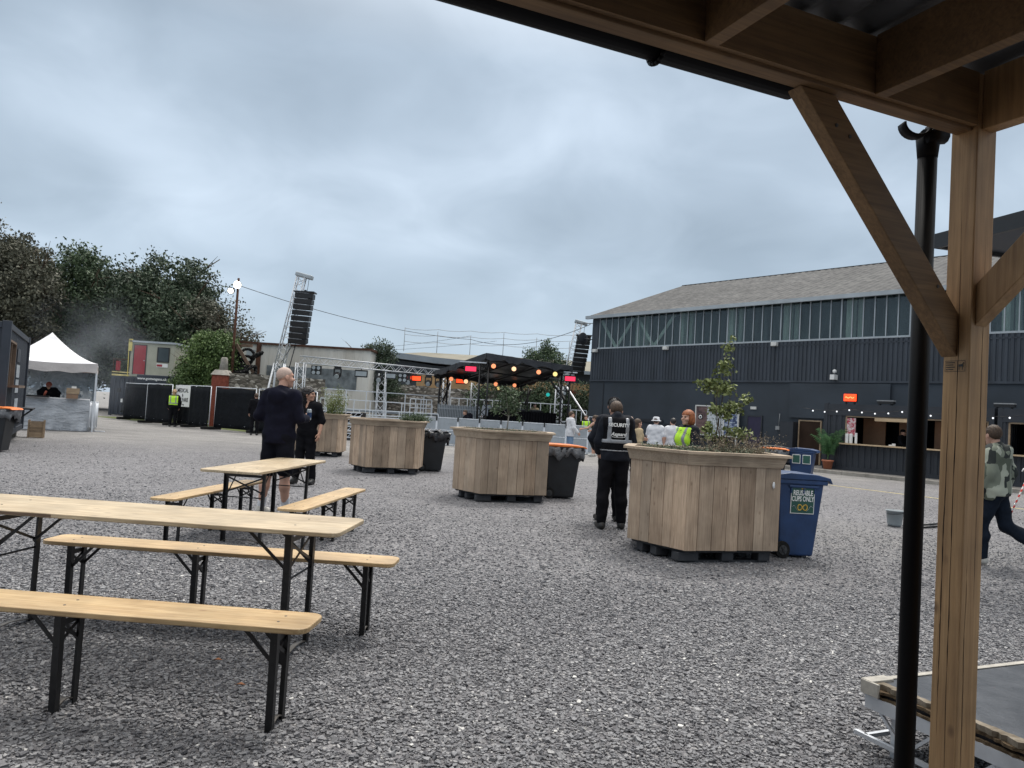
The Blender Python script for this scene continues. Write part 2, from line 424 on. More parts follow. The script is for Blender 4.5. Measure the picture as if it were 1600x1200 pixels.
def stripe_mat(name, a, b, freq, axis=2):
    t = NT(name)
    s = t.new('ShaderNodeSeparateXYZ'); t.l.new(t.coord('Object'), s.inputs[0])
    f = t.math('GREATER_THAN', t.math('FRACT', t.math('MULTIPLY', s.outputs[axis], freq)), 0.5)
    return t.base(t.mix(f, a, b), 0.8)
M['striped'] = stripe_mat('striped_shirt', (0.22, 0.02, 0.05), (0.50, 0.42, 0.44), 14)
M['hazard'] = stripe_mat('hazard_tape', (0.55, 0.05, 0.04), (0.65, 0.62, 0.6), 9)

def floral_mat():
    t = NT('floral_dress')
    v = t.coord('Object')
    n = t.noise(v, 14, 3)
    return t.base(t.ramp(n, [(0.45, (0.015, 0.016, 0.015)), (0.55, (0.10, 0.14, 0.06)), (0.66, (0.45, 0.33, 0.20))]), 0.8)
M['floral'] = floral_mat()

def poster_mat(name, cols, scale, dist):
    t = NT(name)
    n = t.noise(t.coord('Object'), scale, 4, 0.6, dist)
    return t.base(t.ramp(n, cols), 0.35)
M['poster_a'] = poster_mat('poster_dark_red', [(0.35, (0.05, 0.03, 0.035)), (0.65, (0.22, 0.14, 0.13))], 2, 1)
M['poster_b'] = poster_mat('poster_pale_foliage', [(0.4, (0.10, 0.13, 0.12)), (0.5, (0.62, 0.65, 0.68)), (0.7, (0.42, 0.46, 0.5))], 7, 2)
M['poster_c'] = poster_mat('poster_blue_swirl', [(0.38, (0.02, 0.03, 0.06)), (0.5, (0.07, 0.10, 0.22)), (0.6, (0.5, 0.56, 0.62)), (0.68, (0.05, 0.09, 0.10))], 1.6, 3)
M['leaflet'] = poster_mat('printed_leaflet', [(0.4, (0.22, 0.25, 0.28)), (0.6, (0.48, 0.52, 0.56))], 6, 1)
M['redposter'] = poster_mat('red_white_poster', [(0.42, (0.42, 0.04, 0.07)), (0.56, (0.62, 0.55, 0.55))], 9, 1)

def glass_mat():
    t = NT('dusty_glazing')
    tr = t.new('ShaderNodeBsdfTransparent'); tr.inputs[0].default_value = (0.74, 0.80, 0.79, 1)
    gl = t.new('ShaderNodeBsdfGlossy'); gl.inputs[0].default_value = (0.8, 0.85, 0.9, 1); gl.inputs['Roughness'].default_value = 0.12
    df = t.new('ShaderNodeBsdfDiffuse'); df.inputs[0].default_value = (0.09, 0.13, 0.14, 1)
    m1 = t.new('ShaderNodeMixShader'); m1.inputs[0].default_value = 0.045
    m2 = t.new('ShaderNodeMixShader'); m2.inputs[0].default_value = 0.13
    t.l.new(t.ramp(t.noise(t.coord('Object', (1, 0, .15)), 3.3, 2, .7), [(.35, .04), (.65, .26)]), m2.inputs[0])
    t.l.new(tr.outputs[0], m2.inputs[1]); t.l.new(df.outputs[0], m2.inputs[2])
    t.l.new(m2.outputs[0], m1.inputs[1]); t.l.new(gl.outputs[0], m1.inputs[2])
    t.l.new(m1.outputs[0], t.out.inputs[0])
    return t.m
M['glazing'] = glass_mat()
M['backwall'] = pmat('interior_wall', (0.022, 0.03, 0.032), 0.9)
M['column'] = pmat('interior_concrete', (0.85, 0.88, 0.80), 0.9, 0, 0.06, 2)

def pane_mat():
    t = NT('clear_tent_window')
    tr = t.new('ShaderNodeBsdfTransparent'); tr.inputs[0].default_value = (0.85, 0.88, 0.9, 1)
    df = t.new('ShaderNodeBsdfDiffuse'); df.inputs[0].default_value = (0.5, 0.54, 0.58, 1)
    mx = t.new('ShaderNodeMixShader')
    n = t.noise(t.coord('Object'), 1.6, 4, 0.6, 1.5)
    t.l.new(t.ramp(n, [(0.35, 0.25), (0.7, 0.75)]), mx.inputs[0])
    t.l.new(tr.outputs[0], mx.inputs[1]); t.l.new(df.outputs[0], mx.inputs[2])
    t.l.new(mx.outputs[0], t.out.inputs[0])
    return t.m
M['clearpvc'] = pane_mat()
def mesh_mat():
    t = NT('perforated_infill')
    tr = t.new('ShaderNodeBsdfTransparent')
    df = t.new('ShaderNodeBsdfDiffuse'); df.inputs[0].default_value = (0.32, 0.35, 0.38, 1)
    mx = t.new('ShaderNodeMixShader'); mx.inputs[0].default_value = 0.72
    t.l.new(tr.outputs[0], mx.inputs[1]); t.l.new(df.outputs[0], mx.inputs[2])
    t.l.new(mx.outputs[0], t.out.inputs[0])
    return t.m
M['meshfill'] = mesh_mat()

# ---------------------------------------------------------------- scene helpers
def thing(name, label, cat, loc=(0, 0, 0), rz=0.0, group=None, kind=None):
    o = bpy.data.objects.new(name, None)
    COL.objects.link(o)
    o.empty_display_size = 0.2
    o.location = loc
    o.rotation_euler = (0, 0, R(rz))
    tag(o, label, cat, group, kind)
    return o
def tag(o, label=None, cat=None, group=None, kind=None):
    if label: o['label'] = label
    if cat: o['category'] = cat
    if group: o['group'] = group
    if kind: o['kind'] = kind
    return o
def dup(o, parent=None):
    c = o.copy()
    COL.objects.link(c)
    c.parent = parent
    for ch in list(o.children):
        dup(ch, c)
    return c

class MB:
    def __init__(s): s.v = []; s.f = []; s.t = []; s.tone = 0.5; s.sm = []; s.smooth = False
    def add(s, vs, fs):
        o = len(s.v)
        s.v += [tuple(p) for p in vs]
        s.t += [s.tone] * len(vs)
        s.f += [tuple(o + i for i in f) for f in fs]
        s.sm += [s.smooth] * len(fs)
        return s
    def box(s, c, d, rz=0.0, mat=None):
        x, y, z = d[0] / 2, d[1] / 2, d[2] / 2
        vs = [(sx * x, sy * y, sz * z) for sz in (-1, 1) for sx, sy in ((-1, -1), (1, -1), (1, 1), (-1, 1))]
        if mat is None: mat = Matrix.Rotation(R(rz), 3, 'Z')
        vs = [mat @ Vector(v) + Vector(c) for v in vs]
        return s.add(vs, [(3, 2, 1, 0), (4, 5, 6, 7), (0, 1, 5, 4), (1, 2, 6, 5), (2, 3, 7, 6), (3, 0, 4, 7)])
    def bb(s, x0, x1, y0, y1, z0, z1):
        return s.box(((x0 + x1) / 2, (y0 + y1) / 2, (z0 + z1) / 2), (x1 - x0, y1 - y0, z1 - z0))
    def bar(s, a, b, w, h=None, up=(0, 0, 1)):
        """rectangular bar from a to b: w across, h along 'up'"""
        h = h or w
        a, b = Vector(a), Vector(b)
        d = (b - a); L = d.length; d.normalize()
        u = Vector(up)
        if abs(d.dot(u)) > 0.98: u = Vector((1, 0, 0)) if abs(d.x) < .9 else Vector((0, 1, 0))
        sx = d.cross(u).normalized(); uz = sx.cross(d).normalized()
        m = Matrix((sx, d, uz)).transposed()
        return s.box((a + b) / 2, (w, L, h), mat=m)
    def tube(s, a, b, r1, r2=None, n=8, cap=True):
        r2 = r1 if r2 is None else r2
        a, b = Vector(a), Vector(b)
        d = (b - a).normalized()
        u = Vector((0, 0, 1)) if abs(d.z) < 0.95 else Vector((1, 0, 0))
        x = d.cross(u).normalized(); y = d.cross(x)
        vs = []
        for p, r in ((a, r1), (b, r2)):
            vs += [p + (x * math.cos(2 * math.pi * k / n) + y * math.sin(2 * math.pi * k / n)) * r for k in range(n)]
        fs = [(k, (k + 1) % n, n + (k + 1) % n, n + k) for k in range(n)]
        sm = s.smooth; s.smooth = True
        s.add(vs, fs)
        s.smooth = sm
        if cap:
            o = len(s.v) - 2 * n
            s.f += [tuple(o + k for k in reversed(range(n))), tuple(o + n + k for k in range(n))]
            s.sm += [False, False]
        return s
    def path(s, pts, r, n=6):
        for a, b in zip(pts[:-1], pts[1:]): s.tube(a, b, r, r, n)
        return s
    def prism(s, prof, a, b, axis='y'):
        """closed profile (list of 2d points) swept from a to b along an axis; prof is in the other two axes"""
        n = len(prof)
        vs = []
        for q in (a, b):
            for (p0, p1) in prof:
                vs.append({'y': (p0, q, p1), 'x': (q, p0, p1), 'z': (p0, p1, q)}[axis])
        fs = [(k, (k + 1) % n, n + (k + 1) % n, n + k) for k in range(n)] + [tuple(reversed(range(n))), tuple(range(n, 2 * n))]
        return s.add(vs, fs)
    def sphere(s, c, r, seg=10, rings=7, sq=(1, 1, 1)):
        vs = [(c[0], c[1], c[2] + r * sq[2])]
        for i in range(1, rings):
            ph = math.pi * i / rings
            for j in range(seg):
                th = 2 * math.pi * j / seg
                vs.append((c[0] + r * sq[0] * math.sin(ph) * math.cos(th), c[1] + r * sq[1] * math.sin(ph) * math.sin(th), c[2] + r * sq[2] * math.cos(ph)))
        vs.append((c[0], c[1], c[2] - r * sq[2]))
        fs = [(0, 1 + j, 1 + (j + 1) % seg) for j in range(seg)]
        for i in range(rings - 2):
            for j in range(seg):
                a = 1 + i * seg + j; b = 1 + i * seg + (j + 1) % seg
                fs.append((a, a + seg, b + seg, b))
        o = 1 + (rings - 2) * seg
        fs += [(o + j, len(vs) - 1, o + (j + 1) % seg) for j in range(seg)]
        sm = s.smooth; s.smooth = True
        s.add(vs, fs); s.smooth = sm
        return s
    def lathe(s, prof, c=(0, 0, 0), n=20):
        vs = []
        for r, z in prof:
            vs += [(c[0] + r * math.cos(2 * math.pi * k / n), c[1] + r * math.sin(2 * math.pi * k / n), c[2] + z) for k in range(n)]
        fs = []
        for i in range(len(prof) - 1):
            for k in range(n):
                fs.append((i * n + k, i * n + (k + 1) % n, (i + 1) * n + (k + 1) % n, (i + 1) * n + k))
        sm = s.smooth; s.smooth = True
        s.add(vs, fs); s.smooth = sm
        return s
    def corr(s, p0, p1, z0, z1, pitch=0.2, depth=0.03, flip=1):
        """trapezoid corrugated sheet standing on the line p0-p1"""
        p0, p1 = Vector((*p0, 0)), Vector((*p1, 0))
        d = p1 - p0; L = d.length; d.normalize()
        nn = Vector((d.y, -d.x, 0)) * flip
        pts = []; x = 0; k = 0
        seq = [(0.0, 0), (0.3, 0), (0.4, 1), (0.9, 1)]
        while x < L:
            for fr, h in seq:
                xx = x + fr * pitch
                if xx <= L: pts.append(p0 + d * xx + nn * (h * depth))
            x += pitch
        pts.append(p1)
        vs = []
        for p in pts: vs += [(p.x, p.y, z0), (p.x, p.y, z1)]
        fs = [(2 * i, 2 * i + 2, 2 * i + 3, 2 * i + 1) for i in range(len(pts) - 1)]
        return s.add(vs, fs)
    def truss(s, a, b, w=0.3, n=None, r=0.025, rb=0.012, up=(0, 0, 1), tri=False):
        a, b = Vector(a), Vector(b)
        d = (b - a); L = d.length; d.normalize()
        u = Vector(up)
        if abs(d.dot(u)) > 0.95: u = Vector((0, 1, 0))
        x = d.cross(u).normalized(); z = x.cross(d).normalized()
        cs = [(-1, -1), (1, -1), (1, 1), (-1, 1)] if not tri else [(-1, -1), (1, -1), (0, 0.8)]
        cor = [x * (i * w / 2) + z * (j * w / 2) for i, j in cs]
        for c in cor: s.tube(a + c, b + c, r, r, 6)
        n = n or max(2, int(L / w))
        for k in range(n):
            p = a + d * (L * k / n); q = a + d * (L * (k + 1) / n)
            for i in range(len(cor)):
                j = (i + 1) % len(cor)
                if k % 2: s.tube(p + cor[i], q + cor[j], rb, rb, 4, False)
                else: s.tube(p + cor[j], q + cor[i], rb, rb, 4, False)
        return s
    def build(s, name, mat, parent=None, bevel=0.0, seg=2, **tg):
        me = bpy.data.meshes.new(name)
        me.from_pydata(s.v, [], s.f)
        me.polygons.foreach_set('use_smooth', s.sm)
        at = me.attributes.new('tone', 'FLOAT', 'POINT')
        at.data.foreach_set('value', s.t)
        me.materials.append(M[mat] if isinstance(mat, str) else mat)
        me.update()
        o = bpy.data.objects.new(name, me)
        COL.objects.link(o)
        o.parent = parent
        if bevel:
            b = o.modifiers.new('bevel', 'BEVEL'); b.width = bevel; b.segments = seg; b.limit_method = 'ANGLE'
        tag(o, **tg)
        return o

def npmesh(name, V, Fq, mat, parent=None, tone=None, smooth=False, **tg):
    """fast mesh from numpy arrays; Fq (n,k)"""
    me = bpy.data.meshes.new(name)
    V = np.asarray(V, np.float32); Fq = np.asarray(Fq, np.int32)
    nf, k = Fq.shape
    me.vertices.add(len(V)); me.vertices.foreach_set('co', V.ravel())
    me.loops.add(nf * k); me.loops.foreach_set('vertex_index', Fq.ravel())
    me.polygons.add(nf)
    me.polygons.foreach_set('loop_start', np.arange(nf, dtype=np.int32) * k)
    me.polygons.foreach_set('use_smooth', np.full(nf, smooth))
    if tone is not None:
        at = me.attributes.new('tone', 'FLOAT', 'POINT'); at.data.foreach_set('value', np.asarray(tone, np.float32))
    me.materials.append(M[mat] if isinstance(mat, str) else mat)
    me.update(calc_edges=True)
    me.validate()
    o = bpy.data.objects.new(name, me)
    COL.objects.link(o); o.parent = parent
    tag(o, **tg)
    return o

def text(name, body, size, mat, parent, mw, extrude=0.002, bold=0.0, align='CENTER', shear=0.0, sx=1.0, warp=None, **tg):
    cu = bpy.data.curves.new(name, 'FONT')
    cu.body = body; cu.size = size; cu.extrude = extrude; cu.offset = bold
    cu.align_x = align; cu.align_y = 'CENTER'; cu.shear = shear; cu.space_line = 0.9
    cu.resolution_u = 3
    tmp = bpy.data.objects.new(name, cu)
    COL.objects.link(tmp)
    dg = bpy.context.evaluated_depsgraph_get()
    me = bpy.data.meshes.new_from_object(tmp.evaluated_get(dg))
    bpy.data.objects.remove(tmp)
    for v in me.vertices:
        c = mw @ Vector((v.co.x * sx, v.co.y, v.co.z))
        v.co = warp(c) if warp else c
    me.materials.clear(); me.materials.append(M[mat])
    me.name = name
    o = bpy.data.objects.new(name, me)
    COL.objects.link(o); o.parent = parent
    tag(o, **tg)
    return o
def wallframe(origin, nrm, up=(0, 0, 1)):
    """matrix putting text in a vertical plane whose outward normal is nrm"""
    n = Vector(nrm).normalized(); u = Vector(up)
    x = u.cross(n).normalized(); y = n.cross(x)
    m = Matrix((x, y, n)).transposed().to_4x4()
    m.translation = Vector(origin)
    return m

# ---------------------------------------------------------------- implicit bodies
def seg(P, a, b, r1, r2, sq=(1, 1, 1)):
    a = np.array(a) * sq; b = np.array(b) * sq; Q = P * np.array(sq)
    ab = b - a; L2 = max(1e-9, float(ab @ ab))
    t = np.clip(((Q - a) @ ab) / L2, 0, 1)
    d = np.linalg.norm(Q - a - t[..., None] * ab, axis=-1)
    return d - (r1 + (r2 - r1) * t)
def ell(P, c, r):
    r = np.array(r); q = (P - np.array(c)) / r
    k = np.linalg.norm(q, axis=-1)
    return (k - 1) * r.min() * (0.6 + 0.4 * k)
def smin(a, b, k=0.03):
    h = np.clip(0.5 + 0.5 * (b - a) / k, 0, 1)
    return b + (a - b) * h - k * h * (1 - h)
def sun_all(ds, k):
    d = ds[0]
    for x in ds[1:]: d = smin(d, x, k)
    return d
def snet(fn, lo, hi, h):
    """surface nets: returns verts, quads"""
    lo = np.array(lo) - h * 2; hi = np.array(hi) + h * 2
    n = np.ceil((hi - lo) / h).astype(int) + 1
    g = np.stack(np.meshgrid(*[lo[i] + h * np.arange(n[i]) for i in range(3)], indexing='ij'), -1)
    f = fn(g)
    s = f < 0
    c = [(i, j, k) for i in (0, 1) for j in (0, 1) for k in (0, 1)]
    def sl(i, j, k): return (slice(i, n[0] - 1 + i), slice(j, n[1] - 1 + j), slice(k, n[2] - 1 + k))
    cnt = sum(s[sl(*q)].astype(int) for q in c)
    act = (cnt > 0) & (cnt < 8)
    acc = np.zeros(act.shape + (3,)); num = np.zeros(act.shape)
    for q in c:
        for ax in range(3):
            if q[ax]: continue
            q2 = list(q); q2[ax] = 1
            fa, fb = f[sl(*q)], f[sl(*q2)]
            m = (fa < 0) != (fb < 0)
            with np.errstate(all='ignore'):
                t = np.where(m, fa / (fa - fb), 0)
            p = np.array(q, float)[None, None, None, :] + np.zeros(act.shape + (3,))
            p[..., ax] += t
            acc += np.where(m[..., None], p, 0); num += m
    ids = -np.ones(act.shape, int)
    ai = np.argwhere(act)
    ids[act] = np.arange(len(ai))
    V = lo + h * (ai + acc[act] / num[act][:, None])
    Q = []
    for ax in range(3):
        o1, o2 = [(1, 2), (2, 0), (0, 1)][ax]
        a = np.take(s, range(0, n[ax] - 1), ax); b = np.take(s, range(1, n[ax]), ax)
        idx = np.argwhere(a != b)
        ok = (idx[:, o1] > 0) & (idx[:, o2] > 0) & (idx[:, o1] < n[o1] - 1) & (idx[:, o2] < n[o2] - 1)
        idx = idx[ok]
        if not len(idx): continue
        e1 = np.zeros(3, int); e1[o1] = 1
        e2 = np.zeros(3, int); e2[o2] = 1
        def at(k): return ids[k[:, 0], k[:, 1], k[:, 2]]
        q = np.stack([at(idx - e1 - e2), at(idx - e2), at(idx), at(idx - e1)], 1)
        inside = s[idx[:, 0], idx[:, 1], idx[:, 2]]
        q[~inside] = q[~inside][:, ::-1]
        Q.append(q)
    return V, np.concatenate(Q)

def hand_mesh(curl=0.5, side=1):
    """fingers point down -z, palm faces +y, thumb on the -x side (times side)"""
    def fn(P):
        ds = [seg(P, (0, 0, 0.01), (0, .002, -.08), .019, .019, (0.5, 1, 1))]
        for x, L in ((-.032, .068), (-.011, .078), (.011, .072), (.031, .056)):
            a = (x, .002, -.078); c1 = curl * 0.9
            b = (x * 1.05, .002 + math.sin(c1) * L * .5, -.078 - math.cos(c1) * L * .5)
            c2 = curl * 2.0
            c = (x * 1.05, b[1] + math.sin(c2) * L * .5, b[2] - math.cos(c2) * L * .5)
            ds.append(smin(seg(P, a, b, .0105, .0095), seg(P, b, c, .0095, .008), .004))
        th = smin(seg(P, (-.03, .006, -.02), (-.052, .022, -.055), .014, .012), seg(P, (-.052, .022, -.055), (-.05, .04, -.085), .0115, .009), .006)
        d = ds[0]
        for x in ds[1:]: d = smin(d, x, .006)
        return smin(d, th, .01)
    V, Q = snet(fn, (-.075, -.03, -.17), (.06, .09, .03), .006)
    if side < 0:
        V = V * np.array([-1, 1, 1]); Q = Q[:, ::-1]
    return V, Q
def head_mesh(fem=False):
    def fn(P):
        d = smin(ell(P, (0, -.012, .03), (.077, .097, .092)), ell(P, (0, .03, -.045), (.056 if not fem else .052, .062, .075)), .04)
        d = smin(d, ell(P, (0, .072, -.092), (.026, .025, .022)), .025)
        d = smin(d, seg(P, (0, .088, .018), (0, .108, -.022), .009, .014), .014)
        for sx in (-1, 1):
            d = -smin(-d, seg(P, (sx * .03, .112, .014), (sx * .034, .112, .012), .016, .016), .012)
            d = smin(d, seg(P, (sx * .018, .088, .036), (sx * .046, .074, .036), .010, .008), .012)
            d = smin(d, ell(P, (sx * .046, .06, -.025), (.025, .03, .025)), .02)
            d = smin(d, ell(P, (sx * .082, -.008, -.006), (.010, .021, .032)), .008)
        d = smin(d, seg(P, (-.016, .094, -.058), (.016, .094, -.058), .0085, .0085, (1, 1, 1.2)), .006)
        return d
    return snet(fn, (-.11, -.13, -.13), (.11, .14, .14), .0085)
HEAD = head_mesh(); HEADF = head_mesh(True)
HANDS = {(c, s): hand_mesh(c, s) for c in (0.35, 0.95) for s in (1, -1)}

def joinm(parts):
    Vs, Qs, o = [], [], 0
    for V, Q in parts:
        Vs.append(V); Qs.append(Q + o); o += len(V)
    return np.concatenate(Vs), np.concatenate(Qs)

DEF = dict(neck=(0, -.005, 1.49), head=(0, .02, 1.63),
           shR=(.175, 0, 1.425), elR=(.235, -.03, 1.15), wrR=(.25, .05, .91),
           shL=(-.175, 0, 1.425), elL=(-.235, -.03, 1.15), wrL=(-.25, .05, .91),
           hipR=(.085, 0, .93), knR=(.10, .02, .50), anR=(.11, -.01, .09),
           hipL=(-.085, 0, .93), knL=(-.10, .02, .50), anL=(-.11, -.01, .09))

def person(label, loc, rz, H=1.75, pose=None, yaw=0, pitch=0, top=('blackcloth', 'long', .90, .022), hood=False,
           low=('trousers', 'blackcloth'), shoes='shoeblack', socks=None, hair=('short', 'hairbrown'), skin='skin', fem=False,
           fat=1.0, cell=.018, curl=(.35, .35), cut=None, group=None, vest=None, hat=None, lean=None):
    J = dict(DEF)
    if pose: J.update(pose)
    J = {k: np.array(v, float) for k, v in J.items()}
    k = H / 1.75
    root = thing('person', label, 'person', loc, rz, group)
    root.scale = (k, k, k)
    w = (0.92 if fem else 1.0) * fat
    shift = J['neck'] - np.array(DEF['neck'])
    def tors(P, g=0.0):
        ch = np.array((0, 0, 1.35)) + shift * .8
        wa = np.array((0, 0, 1.12)) + shift * .3
        d = seg(P, wa, ch, .098 * fat + g, .113 * fat + g, (1 / (1.5 * w), 1, 1))
        d = smin(d, seg(P, (0, 0, .96), wa, .112 * fat + g, .098 * fat + g, (1 / (1.42 * w), 1, 1)), .05)
        d = smin(d, seg(P, J['shL'] * (.8, 1, 1), J['shR'] * (.8, 1, 1), .062 + g, .062 + g), .06)
        if fem:
            for sx in (-1, 1): d = smin(d, ell(P, np.array((sx * .075, .085, 1.28)) + shift * .7, (.07 + g, .065 + g, .07 + g)), .04)
        return d
    def arms(P, g=0.0, fr=1.0, up=1.0):
        ds = []
        for s in 'RL':
            sh_, el, wr = J['sh' + s], J['el' + s], J['wr' + s]
            ds.append(seg(P, sh_, sh_ + (el - sh_) * up, .056 * fat + g, (.056 + (.043 - .056) * up) + g))
            if fr > 0:
                e = el + (wr - el) * fr
                ds.append(seg(P, el, e, .043 + g, .043 + (.029 - .043) * fr + g * .9))
        return sun_all(ds, .02)
    def legs(P, g=0.0, fr=1.0, up=1.0, wid=1.0):
        ds = [seg(P, J['hipL'] * (.7, 1, 1) + (0, 0, .03), J['hipR'] * (.7, 1, 1) + (0, 0, .03), .105 * fat + g, .105 * fat + g, (1, 1, 1))]
        for s in 'RL':
            h, kn, an = J['hip' + s], J['kn' + s], J['an' + s]
            ds.append(seg(P, h, h + (kn - h) * up, .088 * fat + g, (.088 + (.058 - .088) * up) * 1 + g * wid))
            if fr > 0:
                m_ = kn + (an - kn) * min(fr, .35); m_ = m_ + np.array((0, -.015, 0))
                ds.append(seg(P, kn, m_, .056 + g, .058 + g))
                if fr > .35: ds.append(seg(P, m_, kn + (an - kn) * fr, .058 + g, (.04 if g > .01 else .036) + g * wid))
        return sun_all(ds, .03)
    def feet(P, g=0.0):
        ds = []
        for s in 'RL':
            an = J['an' + s]
            kn = J['kn' + s]
            toe = np.array(J.get('toe' + s, an + np.array((.02 if s == 'R' else -.02, .17, -.045))))
            heel = an + np.array((0, -.03, -.045)) if 'toe' + s not in J else an + (kn - an) * -.1
            ds.append(smin(seg(P, heel, toe, .036 + g, .030 + g), seg(P, an, an + (toe - an) * .45, .040 + g, .03 + g), .03))
        return np.minimum(ds[0], ds[1])
    allp = np.array([v for v in J.values()])
    lo, hi = allp.min(0) - .2, allp.max(0) + .2
    lo[2] = max(lo[2], -.02)
    nk = lambda P: seg(P, J['neck'] + (0, 0, -.05), J['head'] + (0, -.02, -.03), .058 * (0.85 if fem else 1), .052 * (0.85 if fem else 1))
    def body(P):
        d = smin(tors(P), nk(P), .03)
        d = smin(d, arms(P, 0, .98), .02)
        d = smin(d, legs(P), .02)
        d = smin(d, feet(P), .015)
        return d
    Rh = np.array(Euler((R(pitch), 0, R(yaw))).to_matrix())
    hv, hq = HEADF if fem else HEAD
    hs = 1.0
    parts = [snet(body, lo, hi, cell), ((hv * hs) @ Rh.T + J['head'], hq)]
    for s, cu in zip('RL', curl):
        V, Q = HANDS[(.95 if cu > .6 else .35, -1 if s == 'R' else 1)]
        d = J['wr' + s] - J['el' + s]; d = d / np.linalg.norm(d)
        # -z -> forearm direction; thumb side -> forward/up ; palm -> inward
        inward = np.array((-1.0, 0, 0)) if s == 'R' else np.array((1.0, 0, 0))
        inward = inward - d * (inward @ d); inward /= np.linalg.norm(inward)
        zc_ = -d; yc_ = inward; xc_ = np.cross(yc_, zc_)
        B = np.stack([xc_, yc_, zc_], 1)
        parts.append((V @ B.T + J['wr' + s], Q))
    bV, bQ = joinm(parts)
    npmesh('body', bV, bQ, skin, root, smooth=True)
    def folds(P, amp):
        a = P[..., 2] * 26 + np.sin(P[..., 0] * 19 + 1.3 * rz) * 2.0 + P[..., 1] * 11
        b = P[..., 2] * 47 + np.sin(P[..., 1] * 31 + rz) * 1.5 - P[..., 0] * 14
        return amp * (np.sin(a) + .6 * np.sin(b))
    tfn = None
    if top:
        tm, sl, hem, g = top
        def tfn(P):
            d = tors(P, g)
            if sl == 'long': d = smin(d, arms(P, g * .9, .93), .03)
            elif sl == 'short': d = smin(d, arms(P, g * .9, 0, .75), .03)
            elif sl == 'rolled': d = smin(d, arms(P, g * .9, .12), .03)
            if not fem: d = smin(d, seg(P, J['neck'] + (0, 0, -.06), J['neck'] + (0, 0, .0), .075 + g * .3, .066 + g * .3), .03)
            else: d = np.maximum(d, .03 - np.hypot(P[..., 0] * 1.3, (P[..., 2] - 1.44) * .45)) if sl == 'rolled' else d
            if hood:
                d = smin(d, seg(P, J['neck'] + (-.07, -.055, -.02), J['neck'] + (.07, -.055, -.02), .045, .045), .035)
                d = smin(d, ell(P, J['neck'] + (0, -.12, -.07), (.115, .055, .10)), .02)
            if hem < .92: d = smin(d, seg(P, (0, 0, hem), (0, 0, 1.0), .118 * fat + g, .115 * fat + g, (1 / 1.38, 1, 1)), .03)
            d = d + folds(P, .0035)
            # the garment ends at its hem
            hz_ = np.where(np.abs(P[..., 0]) < .21, hem - P[..., 2], -1)
            return np.maximum(d, hz_)
        tl = lo.copy(); tl[2] = max(.6, min(J['wrR'][2], J['wrL'][2], hem) - .08)
        V, Q = snet(tfn, tl, (hi[0], hi[1], 1.62 + max(0, shift[2])), cell * .95)
        npmesh('jacket' if sl == 'long' else 'shirt', V, Q, tm, root, smooth=True)
    if low:
        kind_, lm = low[0], low[1]
        def lfn(P):
            if kind_ == 'shorts': d = legs(P, .026, 0, .88, 1.3)
            elif kind_ == 'skirt': d = seg(P, (0, 0, .62), (0, 0, .98), .17, .12, (1 / 1.25, 1, 1))
            else: d = legs(P, .022, .97, 1, 1.05)
            d = d + folds(P, .0035 if kind_ != 'skirt' else .006)
            return np.maximum(d, P[..., 2] - (1.03 if kind_ != 'skirt' else .99))
        V, Q = snet(lfn, (lo[0], lo[1], max(0, lo[2])), (hi[0], hi[1], 1.1), cell * .95)
        npmesh({'shorts': 'shorts', 'skirt': 'skirt'}.get(kind_, 'trousers'), V, Q, lm, root, smooth=True)
    if socks:
        def kfn(P):
            ds = []
            for s in 'RL':
                kn, an = J['kn' + s], J['an' + s]
                ds.append(seg(P, an + (kn - an) * .32, an, .050, .046))
            return np.minimum(*ds)
        V, Q = snet(kfn, lo, (hi[0], hi[1], .4), .014)
        npmesh('socks', V, Q, socks, root, smooth=True)
    if shoes:
        def sfn(P): return feet(P, .012)
        V, Q = snet(sfn, (lo[0], lo[1] - .1, -.02), (hi[0], hi[1] + .1, .5), .014)
        V[:, 2] = np.maximum(V[:, 2], 0.0)
        npmesh('shoes', V, Q, shoes, root, smooth=True)
    if hair:
        st, hm = hair
        def hfn(P):
            if st == 'stubble':
                d = ell(P, (0, -.012, .03), (.079, .099, .094)); return np.maximum(d, -(P[..., 2] - .62 * P[..., 1] - .02) * .8)
            d = ell(P, (0, -.016, .034), (.088, .106, .103))
            if st == 'short': d = np.maximum(d, -(P[..., 2] - .80 * P[..., 1] + .004) * .75)
            if st == 'bob':
                d = smin(ell(P, (0, -.02, .034), (.100, .112, .106)), ell(P, (0, -.045, -.05), (.105, .085, .09)), .04)
                d = np.maximum(d, np.minimum(P[..., 1] - .035, (.045 - P[..., 2])) * .9)
                d = np.maximum(d, -P[..., 2] - .115)
            if st == 'updo':
                d = np.maximum(d, -(P[..., 2] - .75 * P[..., 1] + .012) * .75)
                for c, r in (((0, -.125, .055), .065), ((.03, -.16, .02), .05), ((-.03, -.155, -.01), .05), ((0, -.15, -.06), .055), ((.015, -.14, -.12), .045), ((-.01, -.13, -.17), .035)):
                    d = smin(d, ell(P, c, (r, r, r)), .02)
                d = smin(d, ell(P, (0, -.03, .05), (.093, .105, .105)), .02)
                d = d + .006 * np.sin(P[..., 0] * 120) * np.sin(P[..., 2] * 110) + .004 * np.sin(P[..., 1] * 150)
            if st == 'long':
                d = smin(d, ell(P, (0, -.06, -.10), (.085, .055, .14)), .03)
                d = np.maximum(d, np.minimum(P[..., 1] - .04, .05 - P[..., 2]))
            return d + .0028 * np.sin(26 * np.arctan2(P[..., 0], P[..., 1] + .02) + P[..., 2] * 30) + .0015 * np.sin(P[..., 0] * 210 + P[..., 2] * 60)
        V, Q = snet(hfn, (-.13, -.24, -.25), (.13, .13, .17), .009)
        npmesh('hair', V @ Rh.T + J['head'], Q, hm, root, smooth=True)
